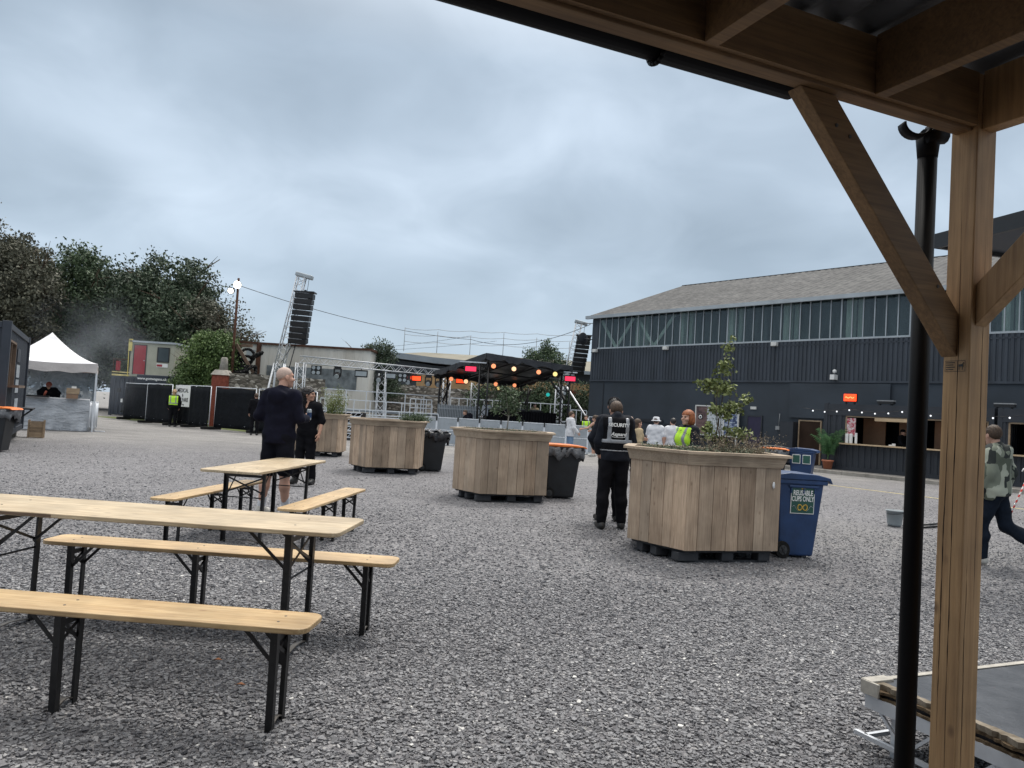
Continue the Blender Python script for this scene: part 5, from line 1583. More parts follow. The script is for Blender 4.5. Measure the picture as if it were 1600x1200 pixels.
b = MB(); b.tube((2.1, -2.5, .03), (2.1, -2.5, 0), .15, .15, 10); b.build('foot', 'alu', t)

# railings
def railing(lab, a, c, z0, z1, step, nr=2, deck=False):
    a, c = Vector(a), Vector(c); d = c - a; L = d.length
    t = thing('railing', lab, 'railing', (a.x, a.y, 0), math.degrees(math.atan2(d.y, d.x)), 'silver railings of the raised platforms')
    b = MB()
    for k in range(nr): z = z1 - (z1 - z0) * k / max(1, nr - 1); b.bb(0, L, -.025, .025, z - .025, z + .025)
    b.build('rails', 'galv', t)
    n = max(1, round(L / step))
    for k in range(n + 1):
        x = L * k / n; b = MB(); b.bb(x - .022, x + .022, -.022, .022, 0, z1 - .027); b.build('post', 'galv', t)
    if deck:
        b = MB(); b.bb(0, L, .03, 1.6, z0 - .12, z0 - .03); b.build('deck', 'barrier', t)
    return t
railing('rear silver railing along the raised platform below the rubble wall', (-9.8, 40.6), (-3.9, 43.6), 1.30, 2.30, 1.05, 2, True)
railing('middle silver railing of the raised platform', (-9.5, 38.4), (-4.2, 41.2), .95, 1.78, .8, 2, True)
railing('low front silver railing behind the planters', (-9.3, 37.3), (-3.6, 38.6), 1.08, 1.32, .62, 2)
railing('short tall silver railing gate at the left platform end', (-9.3, 38.9), (-8.4, 39.3), 1.1, 2.0, .28, 2)
railing('short silver railing gate near the left canopy leg', (-5.4, 41.3), (-4.3, 41.8), 1.1, 2.05, .3, 3)
railing('silver railing behind the right half of the stage', (.6, 46.3), (3.6, 46.3), 1.3, 2.3, .6, 2, True)
railing('silver railing stepping down right of the stage', (3.5, 44.3), (4.4, 44.3), .7, 2.0, .3, 2)
railing('lowest silver railing beside the warehouse corner', (4.4, 43), (5.3, 43), .5, 1.66, .45, 3)
railing('silver railing at the left rear of the stage', (-3.6, 46), (-.6, 46), 1.3, 2.3, .5, 2, True)
t = thing('slatted_screen', 'pale slatted screen standing left of the stage', 'screen', (-3.75, 39.6, 0), -5)
b = MB()
for k in range(26): b.bb(k * .085, k * .085 + .03, 0, .04, .05, 1.85)
b.bb(0, 2.2, .042, .07, .3, .36); b.bb(0, 2.2, .042, .07, 1.6, 1.66); b.build('slats', 'barrier', t)
b = MB(); b.bb(0, 2.2, .09, .11, .05, 1.8); b.build('backing', pmat('grey_backing', (.16, .18, .2)), t)

# crowd barriers
P0, P1 = Vector((-4.2, 34.3)), Vector((4.4, 33.6)); nb = 9
proto = None
for i in range(nb):
    a = P0.lerp(P1, i / nb); c = P0.lerp(P1, (i + 1) / nb); d = c - a; L = d.length
    labs = ['leftmost', 'second', 'third', 'fourth', 'fifth', 'sixth', 'seventh', 'eighth', 'rightmost']
    if proto is None:
        t = thing('crowd_barrier', '', 'crowd barrier', (a.x, a.y, 0), math.degrees(math.atan2(d.y, d.x)), 'grey crowd barriers before the stage')
        b = MB()
        for p, q in (((.02, 0, .0), (.02, 0, 1.2)), ((L - .02, 0, .0), (L - .02, 0, 1.2)), ((.02, 0, 1.2), (L - .02, 0, 1.2)), ((.02, 0, .65), (L - .02, 0, .65))): b.bar(p, q, .04)
        b.build('frame', 'galv', t)
        b = MB(); b.bb(.045, L - .045, -.012, .0, .06, .62); b.bb(.045, L - .045, -.012, 0, .68, 1.17); b.build('infill_panel', 'barrier', t)
        b = MB(); b.bb(0.02, L - .02, -1.0, .0, .01, .04); b.build('floor_plate', 'barrier', t)
        b = MB(); b.bar((.1, .0, 1.1), (.1, .95, .05), .04); b.bar((L - .1, .0, 1.1), (L - .1, .95, .05), .04); b.build('back_stay', 'galv', t)
        b = MB(); b.bb(L - .03, L + .03, -.05, .04, 1.05, 1.24); b.build('clamp', 'blackmetal', t)
        proto = t
    else:
        t = dup(proto); t.location = (a.x, a.y, 0)
    t['label'] = '%s grey crowd barrier of the row before the stage%s' % (labs[i], ', ends by the warehouse' if i == nb - 1 else ', counted from the left' if i else ', by the black bin')
# stack of silver stage decks between the left planters
t = thing('deck_stack', 'stack of silver framed stage decks between the two left planters', 'stage decks', (-8.0, 33.0, 0), 0)
for k in range(4):
    b = MB(); z = .1 + k * .30
    b.bb(-.3, 1.6, 0, .05, z, z + .05); b.bb(-.3, 1.6, 0, .05, z + .17, z + .21)
    for x in np.linspace(-.25, 1.55, 9): b.bar((x, .02, z + .05), (x + .12, .02, z + .17), .02)
    b.build('deck_frame', 'galv', t)
    b = MB(); b.bb(-.3, 1.6, .06, 1.2, z, z + .2); b.build('deck_board', 'dark', t)
b = MB(); b.bb(-.4, 1.7, -.05, 1.2, 0, .1); b.build('base_pallet', 'pallet', t)
# ================================================================ LEFT SIDE: KIOSK, GAZEBO
t = thing('container_kiosk', 'dark container food kiosk with an open hatch at the far left', 'kiosk', (-11.45, 17.3, .25), 118.8)
b = MB()
L, W_, Hh = 6.3, 2.44, 2.66
b.corr((0, 0), (.35, 0), 0, Hh - .1, .24, .035, 1); b.corr((2.1, 0), (L, 0), 0, Hh - .1, .24, .035, 1)
b.corr((.35, 0), (2.1, 0), 0, 1.25, .24, .035, 1); b.corr((.35, 0), (2.1, 0), 2.3, Hh - .1, .24, .035, 1)
b.corr((0, W_), (0, 0), 0, Hh - .1, .24, .035, 1); b.corr((L, 0), (L, W_), 0, Hh - .1, .24, .035, 1); b.corr((L, W_), (0, W_), 0, Hh - .1, .24, .035, 1)
b.build('shell', 'bluegrey', t)
b = MB()
for x in (0, L):
    for y in (0, W_): b.bb(x - .09, x + .09, y - .09, y + .09, -.02, Hh + .03)
b.bb(.09, L - .09, -.07, .05, Hh - .14, Hh); b.bb(-.07, .05, .09, W_ - .09, Hh - .14, Hh); b.bb(.09, L - .09, -.07, .05, -.03, .12); b.build('frame', 'bluegrey', t, bevel=.01)
b = MB(); b.bb(0, L, .05, W_, Hh - .1, Hh - .04); b.build('roof', 'bluegrey', t)
b = MB(); b.bb(.29, .35, -.06, .12, 1.25, 2.3); b.bb(2.1, 2.16, -.06, .12, 1.25, 2.3); b.bb(.35, 2.1, -.06, .12, 2.25, 2.3); b.bb(.25, 2.2, -.3, .15, 1.19, 1.25); b.bb(1.1, 1.16, -.04, .1, 1.25, 2.25); b.build('hatch_frame', 'oldtimber', t)
b = MB(); b.bb(1.2, 2.05, .3, .34, 1.3, 2.22); b.build('white_board', 'signwhite', t)
b = MB(); b.bb(.2, L - .2, 1.2, 1.25, .1, 2.5); b.build('inner_wall', 'brownply', t)
for x0, x1, z0, z1, m in ((2.7, 3.7, 1.85, 2.2, 'bluegrey'), (2.75, 3.7, 1.45, 1.78, 'leaflet'), (2.75, 3.7, 1.05, 1.40, 'leaflet'), (2.9, 3.9, .62, .9, 'leaflet')):
    b = MB(); b.bb(x0, x1, -.055, -.045, z0, z1); b.build('notice', m, t)
b = MB(); b.bb(3.2, 4.4, -.45, -.06, .62, .66); b.bar((3.4, -.06, .3), (3.4, -.42, .62), .03); b.bar((4.2, -.06, .3), (4.2, -.42, .62), .03); b.build('side_shelf', 'blackmetal', t)
for x in (.2, 3.1, 6.0):
    for y in (.2, 2.2):
        b = MB(); b.bb(x - .15, x + .15, y - .15, y + .15, -.25, -.03); b.build('block', 'concrete', t)
# gazebo
t = thing('gazebo', 'white peaked gazebo tent with a draped counter', 'gazebo', (-16.84, 27.95, 0), 28)
hw, hd = 1.55, 1.55
b = MB(); b.smooth = True; n = 10; vs = []; fs = []
for k in range(n + 1):
    u = k / n; z = 2.43 + 1.07 * (1 - u) ** 1.55
    m_ = 8; ring = []
    cor = [(-hw * u, -hd * u), (hw * u, -hd * u), (hw * u, hd * u), (-hw * u, hd * u)]
    for c in range(4):
        a, e_ = cor[c], cor[(c + 1) % 4]
        for j in range(m_):
            f_ = j / m_; sag = -.07 * math.sin(f_ * math.pi) * u
            vs.append((a[0] + (e_[0] - a[0]) * f_, a[1] + (e_[1] - a[1]) * f_, z + sag))
N_ = 32
for k in range(n):
    for j in range(N_): fs.append((k * N_ + j, (k + 1) * N_ + j, (k + 1) * N_ + (j + 1) % N_, k * N_ + (j + 1) % N_))
b.add(vs, fs); o = b.build('canopy', 'tentwhite', t); o.modifiers.new('t', 'SOLIDIFY').thickness = .01
b = MB(); vs = []; cor = [(-hw, -hd), (hw, -hd), (hw, hd), (-hw, hd)]
b.smooth = True
for c in range(4):
    a, e_ = cor[c], cor[(c + 1) % 4]; vs = []
    for j in range(25):
        f_ = j / 24; sag = -.07 * math.sin(f_ * math.pi); w_ = .015 * math.sin(f_ * 40)
        x, y = a[0] + (e_[0] - a[0]) * f_, a[1] + (e_[1] - a[1]) * f_
        vs += [(x, y, 2.43 + sag), (x * (1 + w_ * .3), y * (1 + w_), 2.10 + sag * .6 + .02 * math.sin(f_ * 23))]
    b.add(vs, [(2 * i + 1, 2 * i + 3, 2 * i + 2, 2 * i) for i in range(24)])
b.build('valance', pmat('valance_canvas', (.50, .47, .46), .7, 0, .12, 1.5, .6, 3, bd=.05), t)
for x, y in cor:
    b = MB(); b.bb(x * .985 - .025, x * .985 + .025, y * .98 - .025, y * .98 + .025, 0, 2.4); b.build('leg', 'galv', t)
b = MB(); b.bb(-hw * .97, hw * .97, hd - .06, hd - .04, .05, 2.2); b.build('back_wall', 'clearpvc', t)
b = MB(); b.bb(hw - .05, hw - .03, -hd * .2, hd, .05, 2.2); b.build('side_wall', 'clearpvc', t)
b = MB()
for a, c in (((-hw, -hd * .97, 2.2), (hw, hd * .9, 2.2)), ((-hw, hd * .97, 2.2), (hw, -hd * .97, 2.25)), ((-hw, -hd * .9, 2.15), (hw, -hd * .9, 2.15))): b.bar(a, c, .04, .12)
b.build('frame_truss', pmat('tan_truss', (.36, .24, .17)), t)
t = thing('draped_counter', 'counter covered by a creased grey sheet under the gazebo', 'counter', (-16.84, 27.95, 0), 28)
b = MB(); b.smooth = True; vs = []; nx_, nz = 46, 10
x0, x1, yf = -1.5, 1.38, -1.48
for j in range(nz + 1):
    for i in range(nx_ + 1):
        u, v = i / nx_, j / nz
        w_ = (1 - v) * (.05 * math.sin(u * 19 + v * 3) + .035 * math.sin(u * 57 + 1.4 - v * 4) + .03 * math.sin(u * 13 + 6 * v))
        vs.append((x0 + (x1 - x0) * u, yf - .03 + w_, .02 + 1.10 * v))
b.add(vs, [(j * (nx_ + 1) + i, j * (nx_ + 1) + i + 1, (j + 1) * (nx_ + 1) + i + 1, (j + 1) * (nx_ + 1) + i) for j in range(nz) for i in range(nx_)])
b.build('sheet', 'tentcloth', t)
b = MB(); b.bb(x1 - .01, x1, yf, yf + .7, .03, 1.1); b.build('side_sheet', 'tentcloth', t)
b = MB(); b.bb(x0, x1, yf - .02, yf + .75, 1.1, 1.15); b.build('tabletop', 'tentwhite', t)
t = thing('cardboard_box', 'tan cardboard box stacked on the right end of the draped counter', 'box', (-15.35, 26.95, 1.15), 30)
b = MB(); b.bb(-.2, .2, -.15, .15, .16, .36); b.build('upper_box', 'crate', t, bevel=.01)
b = MB(); b.bb(-.19, .17, -.14, .14, 0, .155); b.build('lower_box', pmat('brown_card', (.22, .14, .09)), t, bevel=.01)
b = MB(); b.bb(-.05, .1, -.05, .05, .36, .43); b.build('paper_roll', 'signwhite', t)
t = thing('grill', 'small black grill with tongs on the draped counter', 'grill', (-16.3, 26.5, 1.15), 28)
b = MB(); b.bb(-.35, .35, -.2, .2, .0, .05); b.build('plate', 'blackmetal', t); b = MB(); b.tube((.2, -.1, .05), (.26, -.1, .22), .04, .03, 8); b.build('bottle', 'redbrick', t)
# slatted crate by the kiosk
t = thing('wooden_crate', 'pale slatted wooden crate standing by the black bin at the left', 'crate', (-13.85, 22.6, 0), 28); t.scale = (.72, .72, .72)
b = MB(); random.seed(2)
for k in range(6): b.tone = random.random(); b.bb(-.22, .22, -.24, -.22, .02 + k * .11, .11 + k * .11)
for k in range(6): b.tone = random.random(); b.bb(.22, .24, -.22, .22, .02 + k * .11, .11 + k * .11); b.bb(-.24, -.22, -.22, .22, .02 + k * .11, .11 + k * .11); b.bb(-.22, .22, .22, .24, .02 + k * .11, .11 + k * .11)
b.build('slats', 'crate', t)
b = MB()
for x in (-.22, .22):
    for y in (-.22, .22): b.bb(x * 1.2 - .025, x * 1.2 + .025, y * 1.2 - .025, y * 1.2 + .025, 0, .72)
b.build('corner_post', 'crate', t)
# silver crowd barrier leaning at the gazebo corner
t = thing('folded_barrier', 'silver crowd barriers stacked upright against the gazebo corner', 'barrier', (-14.75, 27.4, 0), 116)
for k in range(3):
    b = MB(); y = k * .09
    b.path([(0, y, .08), (0, y, 1.05), (1.8, y, 1.05), (1.8, y, .08), (0, y, .2)], .02, 6)
    for i in range(1, 12): b.tube((i * .15, y, .1), (i * .15, y, 1.05), .008, .008, 4)
    b.build('barrier_frame', 'galv', t)
    b = MB(); b.tube((.1, y - .35, .03), (.1, y + .35, .03), .018); b.tube((.1, y, .03), (.1, y, .2), .018); b.build('foot', 'galv', t)

# ================================================================ WHEELIE BINS
def bin_(loc, rz, lab, body, lid, bag=None, sign=False, group='wheelie bins', k=1.0):
    t = thing('wheelie_bin', lab, 'bin', loc, rz, group); t.scale = (k, k, k)
    b = MB()
    lo = [(-.27, -.225), (.22, -.225), (.22, .225), (-.27, .225)]; hi = [(-.35, -.28), (.32, -.28), (.32, .28), (-.35, .28)]
    n = 6; vs = []
    for i in range(n + 1):
        u = i / n
        for (a, c), (d, e_) in zip(lo, hi): vs.append((a + (d - a) * u, c + (e_ - c) * u, .03 + .92 * u))
    fs = [(4 * i + j, 4 * i + (j + 1) % 4, 4 * i + 4 + (j + 1) % 4, 4 * i + 4 + j) for i in range(n) for j in range(4)] + [(3, 2, 1, 0), (4 * n, 4 * n + 1, 4 * n + 2, 4 * n + 3)]
    b.add(vs, fs); b.build('body', body, t, bevel=.025, seg=3)
    b = MB(); b.bb(-.38, .36, -.305, .305, .91, .965); b.bb(-.20, .24, -.298, .298, .865, .90); b.build('rim', body, t, bevel=.012)
    b = MB()
    for x in (-.16, .02, .18): b.bb(x - .008, x + .008, -.292, .292, .80, .865)
    b.build('rib', body, t)
    b = MB()
    if lid != 'none':
        prof = [(-.40, .967), (.36, .967), (.41, .93), (.425, .935), (.39, 1.0), (.2, 1.035), (-.2, 1.045), (-.38, 1.02)]
        if lid == 'orange': prof = [(a_, .967 + (c_ - .967) * .55) for a_, c_ in prof]
        b.prism(prof, -.315, .315, 'y'); b.build('lid', lid, t, bevel=.012)
    b = MB(); b.tube((-.43, -.25, .99), (-.43, .25, .99), .016, .016, 8)
    for y in (-.24, .24): b.tube((-.43, y, .99), (-.36, y, .94), .015, .015, 6)
    b.build('handle', body, t)
    b = MB(); b.tube((-.25, -.27, .10), (-.25, .27, .10), .012, .012, 6); b.build('axle', 'blackmetal', t)
    for s in (-1, 1):
        b = MB(); b.tube((-.25, s * .245, .105), (-.25, s * .295, .105), .105, .105, 24); w_ = b.build('wheel', 'rubber', t, bevel=.008)
        b = MB(); b.tube((-.25, s * .296, .105), (-.25, s * .302, .105), .058, .058, 16)
        for a in range(6): b.bar((-.25, s * .306, .105), (-.25 + .055 * math.cos(a * 1.047), s * .306, .105 + .055 * math.sin(a * 1.047)), .006, .018, (0, 1, 0))
        b.build('hub', pmat('hub_plastic', (.05, .052, .055)) if 'hub_plastic' not in bpy.data.materials else bpy.data.materials['hub_plastic'], w_)
    if bag:
        b = MB(); b.smooth = True; n = 64; vs = []; ph = loc[0]
        for j, (z, o_) in enumerate(((.965, .0), (.94, .03), (.86, .035), (.78, .022))):
            for i in range(n):
                a = 2 * math.pi * i / n; c_, s_ = math.cos(a), math.sin(a)
                m_ = max(abs(c_) / .35, abs(s_) / .29); x, y = c_ / m_, s_ / m_
                q = 1 + (o_ + .022 * math.sin(i * 1.7 + j * 1.1 + ph) + .018 * math.sin(i * .61 + ph)) / .33
                zz = z + (.05 * math.sin(i * .5 + ph) + .035 * math.sin(i * 1.37) - .10 * (i % 64 < 20) * (j == 3) if j > 1 else 0)
                vs.append((x * q, y * q, zz))
        b.add(vs, [(j * n + (i + 1) % n, j * n + i, (j + 1) * n + i, (j + 1) * n + (i + 1) % n) for j in range(3) for i in range(n)])
        o = b.build('bin_liner', bag, t); o.modifiers.new('t', 'SOLIDIFY').thickness = .004
        if lid == 'none':
            b = MB(); b.smooth = True
            vs = []; n = 12
            for j in range(n + 1):
                for i in range(n + 1): u, v = i / n * 2 - 1, j / n * 2 - 1; vs.append((u * .36, v * .30, .985 + .03 * math.sin(u * 9 + v * 4 + ph) * (1 - u * u) + .03 * math.cos(v * 11) * (1 - v * v)))
            b.add(vs, [(j * (n + 1) + i, j * (n + 1) + i + 1, (j + 1) * (n + 1) + i + 1, (j + 1) * (n + 1) + i) for j in range(n) for i in range(n)]); b.build('liner_top', bag, t)
    if sign:
        b = MB(); b.add([(-.16, -.263, .55), (.185, -.263, .55), (.185, -.2755, .90), (-.16, -.2755, .90)], [(0, 1, 2, 3)])
        for i in range(4): b.v.append((b.v[i][0], b.v[i][1] + .004, b.v[i][2])); b.t.append(.5)
        b.f += [(0, 4, 5, 1), (1, 5, 6, 2), (2, 6, 7, 3), (3, 7, 4, 0)]; b.sm += [False] * 4
        for i in (0, 1, 2, 3, 4, 5, 6, 7): b.v[i] = (b.v[i][0], b.v[i][1] - .004, b.v[i][2])
        sg = b.build('sign', 'signwhite', t)
        tilt = Vector((0, -1, -.0363)).normalized()
        def fr(x, z, dy=0): return wallframe((x, -.2685 - (z - .55) * .0357 - dy, z), tilt, (0, -.0357, 1))
        b = MB(); mm = fr(.0125, .725, .0015)
        pts = [mm @ Vector(p) for p in ((-.162, -.165, 0), (.162, -.165, 0), (.162, .165, 0), (-.162, .165, 0))]
        b.add(pts, [(0, 1, 2, 3)]); b.build('green_field', 'green', sg)
        text('lettering', 'REUSABLE', .086, 'signwhite', sg, fr(.0125, .803, .003), .001, .0022, sx=.74)
        text('lettering', 'CUPS ONLY', .086, 'signwhite', sg, fr(.0125, .730, .003), .001, .0022, sx=.70)
        text('lettering', 'Bru', .035, 'gold', sg, fr(.0125, .862, .003), .001, .001)
        b = MB(); mm = fr(.0125, .628, .003); pts = []
        for i in range(49):
            a = 2 * math.pi * i / 48; dn = 1 + math.sin(a) ** 2
            pts.append(mm @ Vector((.066 * math.cos(a) / dn * 1.05, .085 * math.sin(a) * math.cos(a) / dn * 1.15, .001)))
        b.path(pts, .0075, 6); b.build('cup_loop_mark', 'gold', sg)
        b = MB(); mm = fr(.0125, .61, .003)
        b.path([mm @ Vector(p) for p in ((-.155, .02, 0), (-.12, .04, 0), (-.09, .0, 0), (-.06, -.03, 0))], .003, 4); b.path([mm @ Vector(p) for p in ((.155, .02, 0), (.12, .04, 0), (.09, .0, 0), (.06, -.03, 0))], .003, 4); b.build('swirl_mark', 'palegrey', sg)
    return t
bin_((3.50, 9.42, 0), 4, 'blue wheelie bin with the green REUSABLE CUPS ONLY sign', 'binblue', 'binblue', None, True).scale = (.84, .95, .97)
bin_((1.02, 14.55, 0), 6, 'dark wheelie bin with an orange lid behind the middle planter', 'binblack', 'orange', 'palebag')
bin_((-1.86, 19.05, 0), 8, 'dark wheelie bin lined with a black bag between two planters', 'binblack', 'none', 'bag')
bin_((-11.42, 17.15, 0), 12, 'dark wheelie bin with an orange lid before the left kiosk', 'binblack', 'orange', 'palebag')
bin_((8.55, 22.3, 0), -30, 'distant blue wheelie bin with two small stickers near the doorway', 'binblue', 'binblue')
t_ = bpy.data.objects['wheelie_bin.004']
for y in (-.14, .14):
    b = MB(); b.bb(-.11 + y, .11 + y, -.30, -.272, .60, .86); b.build('sticker', 'signwhite', t_); b = MB(); b.bb(-.095 + y, .095 + y, -.306, -.301, .62, .84); b.build('sticker_print', 'green', t_)
bin_((7.75, 22.4, 0), -30, 'distant black wheelie bin with an orange lid behind the large planter', 'binblack', 'orange', 'palebag')
bin_((8.1, 23.3, 0), -20, 'distant black wheelie bin between the blue bin and the warehouse door', 'binblack', 'binblack', None)

# ================================================================ PLANTERS
HEX = [(-.60, -.82), (.60, -.82), (.87, 0), (.44, .74), (-.44, .74), (-.87, 0)]
def planter(cx, cy, lab, seed, rzp=18, sticker=False):
    rr = random.Random(seed)
    t = thing('planter', lab, 'planter', (cx, cy, .145), rzp, 'hexagonal timber planters')
    for k in range(6):
        a, c = Vector(HEX[k]), Vector(HEX[(k + 1) % 6]); d = c - a; L = d.length; d.normalize(); ang = math.degrees(math.atan2(d.y, d.x))
        b = MB(); x = 0.0
        while x < L - .02:
            w = min(rr.choice((.13, .155, .17, .18, .20)), L - x)
            if L - x - w < .07: w = L - x
            b.tone = rr.random(); th = .024 + rr.uniform(-.003, .003)
            m3_ = Matrix.Rotation(R(ang), 3, 'Z'); cc = a + d * (x + w / 2)
            nrm = Vector((d.y, -d.x)); cc = cc + nrm * (rr.uniform(-.002, .002) - .012)
            b.box((cc.x, cc.y, .475 + rr.uniform(-.003, .003)), (w - .005, th, .95), mat=m3_)
            x += w
        b.build('boarding', 'planter', t, bevel=.002, seg=1)
    b = MB(); b.prism([(p[0] * .955, p[1] * .955) for p in HEX], .02, .93, 'z'); b.build('liner', 'dark', t)
    b = MB(); b.prism([(p[0] * .93, p[1] * .93) for p in HEX], .931, 1.0, 'z'); b.build('soil', 'soil', t)
    # flared apron under a flat rim
    for k in range(6):
        a, c = Vector(HEX[k]), Vector(HEX[(k + 1) % 6]); b = MB(); b.tone = rr.random()
        def ex(p, q): return (p.x * q, p.y * q)
        b.add([(*ex(a, 1.02), .93), (*ex(c, 1.02), .93), (*ex(c, 1.07), 1.045), (*ex(a, 1.07), 1.045), (*ex(a, .99), .93), (*ex(c, .99), .93), (*ex(c, 1.06), 1.045), (*ex(a, 1.06), 1.045)],
              [(0, 1, 2, 3), (5, 4, 7, 6), (0, 4, 5, 1), (3, 2, 6, 7), (1, 5, 6, 2), (4, 0, 3, 7)])
        b.build('apron', 'rim', t)
        b = MB(); b.tone = rr.random()
        b.add([(*ex(a, .96), 1.05), (*ex(c, .96), 1.05), (*ex(c, 1.125), 1.05), (*ex(a, 1.125), 1.05), (*ex(a, .96), 1.080), (*ex(c, .96), 1.080), (*ex(c, 1.125), 1.080), (*ex(a, 1.125), 1.080)],
              [(0, 1, 2, 3), (7, 6, 5, 4), (4, 5, 1, 0), (6, 7, 3, 2), (5, 6, 2, 1), (7, 4, 0, 3)])
        b.build('rim', 'rim', t)
    if sticker:
        b = MB(); b.lathe([(0, .004), (.028, .004), (.028, 0)], n=16)
        for i, v in enumerate(b.v): b.v[i] = (.50 + v[0] * .6, -.834 - v[2], .74 + v[1] * 1.4)
        b.build('sticker', 'signwhite', t)
    p = thing('pallet', 'dark plastic pallet under the ' + lab, 'pallet', (cx, cy, 0), rzp, 'pallets under the planters')
    b = MB(); b.prism([(q[0] * .93, q[1] * .93) for q in HEX], .115, .143, 'z'); b.build('deck', 'pallet', p)
    b = MB(); 
    for y in (-.66, 0, .58): b.bb(-.38 if y > 0 else -.55 if y else -.75, .38 if y > 0 else .55 if y else .75, y - .05, y + .05, 0.0, .022)
    b.build('runner', 'pallet', p)
    for x, y in ((-.5, -.68), (0, -.68), (.48, -.68), (-.68, -.1), (0, 0), (.68, 0), (-.38, .6), (0, .6), (.38, .6), (-.64, -.35)):
        b = MB(); w = .26 if x == -.5 else .15
        b.bb(x - w / 2, x + w / 2, y - .07, y + .07, .022, .115); b.build('block', 'pallet', p, bevel=.006)
    return t
planter(2.28, 9.33, 'largest hexagonal planter, nearest the blue bin', 1, sticker=True)
planter(-.12, 13.92, 'hexagonal planter in the middle with a slender young tree', 2)
planter(-2.85, 18.17, 'hexagonal planter with a tuft of rosemary at its right end', 3)
planter(-5.61, 22.5, 'farthest hexagonal planter behind the woman in black', 4)

def plant(lab, loc, kind, **k):
    t = thing({'sap': 'sapling', 'tree': 'young_tree', 'herb': 'herb_clump', 'dry': 'dry_plant', 'fern': 'feathery_shrub'}[kind], lab, {'sap': 'sapling', 'tree': 'young tree', 'herb': 'herbs', 'dry': 'dry plant', 'fern': 'shrub'}[kind], loc)
    return t
def spikes(name, n, spread, h, w, mat, parent, lean=.35, seed=0, leafy=0.0, ls=.02):
    r_ = np.random.default_rng(seed); V, Q, T, o_ = [], [], [], 0; LC, LT = [], []
    for k in range(n):
        bx, by = np.clip(r_.normal(0, 1, 2), -1.25, 1.25) * np.array(spread) * .5
        d = np.array((r_.normal(0, lean), r_.normal(0, lean), 1)); H_ = h * r_.uniform(.45, 1.1); tn = np.clip(r_.normal(.5, .25), 0, 1)
        p0 = np.array((bx, by, 0)); side = np.array((r_.normal(), r_.normal(), 0)); side /= np.linalg.norm(side); prev = p0; pw = w
        for j in range(1, 4):
            u = j / 3; q = p0 + d * H_ * u + np.array((d[0], d[1], -.3)) * H_ * u * u * .35; nw = w * (1 - u * .85)
            V += [prev - side * pw, prev + side * pw, q + side * nw, q - side * nw]; Q.append(np.arange(4) + o_); o_ += 4; T += [tn] * 4
            if leafy:
                for _ in range(int(leafy)):
                    f = r_.random(); LC.append(prev + (q - prev) * f + r_.normal(0, ls * .8, 3)); LT.append(np.clip(tn + r_.normal(0, .15), 0, 1))
            prev, pw = q, nw
    npmesh(name, np.array(V), np.array(Q), mat, parent, T)
    if leafy:
        LV, LQ = leaves_arr(np.array(LC), ls, .4, 0, .35); npmesh('leaves', LV, LQ, mat, parent, np.repeat(LT, 4))
# large planter: tall sapling, herbs, dry wispy plant
t = plant('tall thin sapling with small yellow-green leaves rising from the largest planter', (2.62, 9.5, 1.14), 'sap')
b = MB(); rr = random.Random(4); stems = []
for k in range(7):
    x0 = rr.uniform(-.10, .10); y0_ = rr.uniform(-.08, .08); top = (x0 + rr.uniform(-.20, .16), y0_ + rr.uniform(-.15, .15), rr.uniform(.7, 1.36))
    pts = [Vector((x0, y0_, 0)).lerp(Vector(top), u) + Vector((.03 * math.sin(u * 5 + k), 0, 0)) for u in (0, .25, .5, .75, 1)]
    for i in range(4): b.tube(pts[i], pts[i + 1], .007 * (1 - i * .2), .007 * (1 - i * .2 - .2) + .001, 5)
    stems.append(pts)
b.build('stems', 'bark', t)
foliage('leaves', [(-.12, 0, .88, .20, .16, .13), (-.02, 0, 1.12, .12, .1, .14), (.05, 0, 1.36, .08, .07, .12), (.02, 0, .56, .19, .15, .12), (.20, .02, .30, .17, .14, .11), (-.18, 0, .33, .10, .1, .09), (.30, 0, .70, .10, .08, .07), (.42, .0, .76, .07, .06, .06), (.14, 0, .62, .10, .1, .1), (.05, 0, .85, .12, .1, .08), (.34, 0, .24, .09, .07, .07), (0, 0, .2, .16, .1, .08)], 135, 12, .035, .026, 'leaf_sapling', t, .6, .2)
t = plant('brown dry wispy plant at the right of the largest planter', (2.72, 9.2, 1.14), 'dry'); spikes('stems', 190, (.48, .40), .34, .0022, 'leaf_dry', t, .4, 5, 5, .012)
t = plant('low grey-green herbs along the front of the largest planter', (2.22, 9.1, 1.14), 'herb'); spikes('shoots', 420, (.85, .5), .15, .003, 'leaf_herb', t, .4, 6, 3, .014)
t = plant('second tuft of grey-green herbs at the right rim of the largest planter', (2.95, 9.55, 1.14), 'herb'); spikes('shoots', 170, (.35, .4), .16, .003, 'leaf_herb', t, .4, 7, 3, .014)
# middle planter: small tree with pale stem
t = plant('slender young tree with a pale stem in the middle planter', (-.05, 14.0, 1.14), 'tree')
b = MB(); b.tube((0, 0, 0), (.03, 0, .38), .016, .011, 6)
for p in ((-.16, 0, .55), (.14, .05, .58), (-.05, -.1, .75), (.2, 0, .42), (-.2, .05, .42), (.04, .04, .85), (.1, -.08, .7)): b.tube((.02, 0, .33), p, .007, .002, 5)
b.build('stem', 'concrete', t)
foliage('crown', [(0, 0, .60, .26, .22, .20), (-.05, 0, .80, .14, .12, .12), (.14, 0, .45, .16, .14, .12), (-.18, 0, .42, .13, .12, .10), (.2, 0, .3, .1, .08, .07)], 85, 14, .045, .026, 'leaf_mid', t, .45, .25)
t = plant('low herbs spread over the middle planter', (-.1, 13.7, 1.14), 'herb'); spikes('shoots', 380, (.9, .5), .11, .004, 'leaf_herb', t, .5, 8, 3, .016)
t = plant('tuft of rosemary at the right end of the third planter', (-2.25, 18.1, 1.14), 'herb'); spikes('shoots', 260, (.34, .3), .27, .006, 'leaf_mid', t, .4, 9, 5, .022)
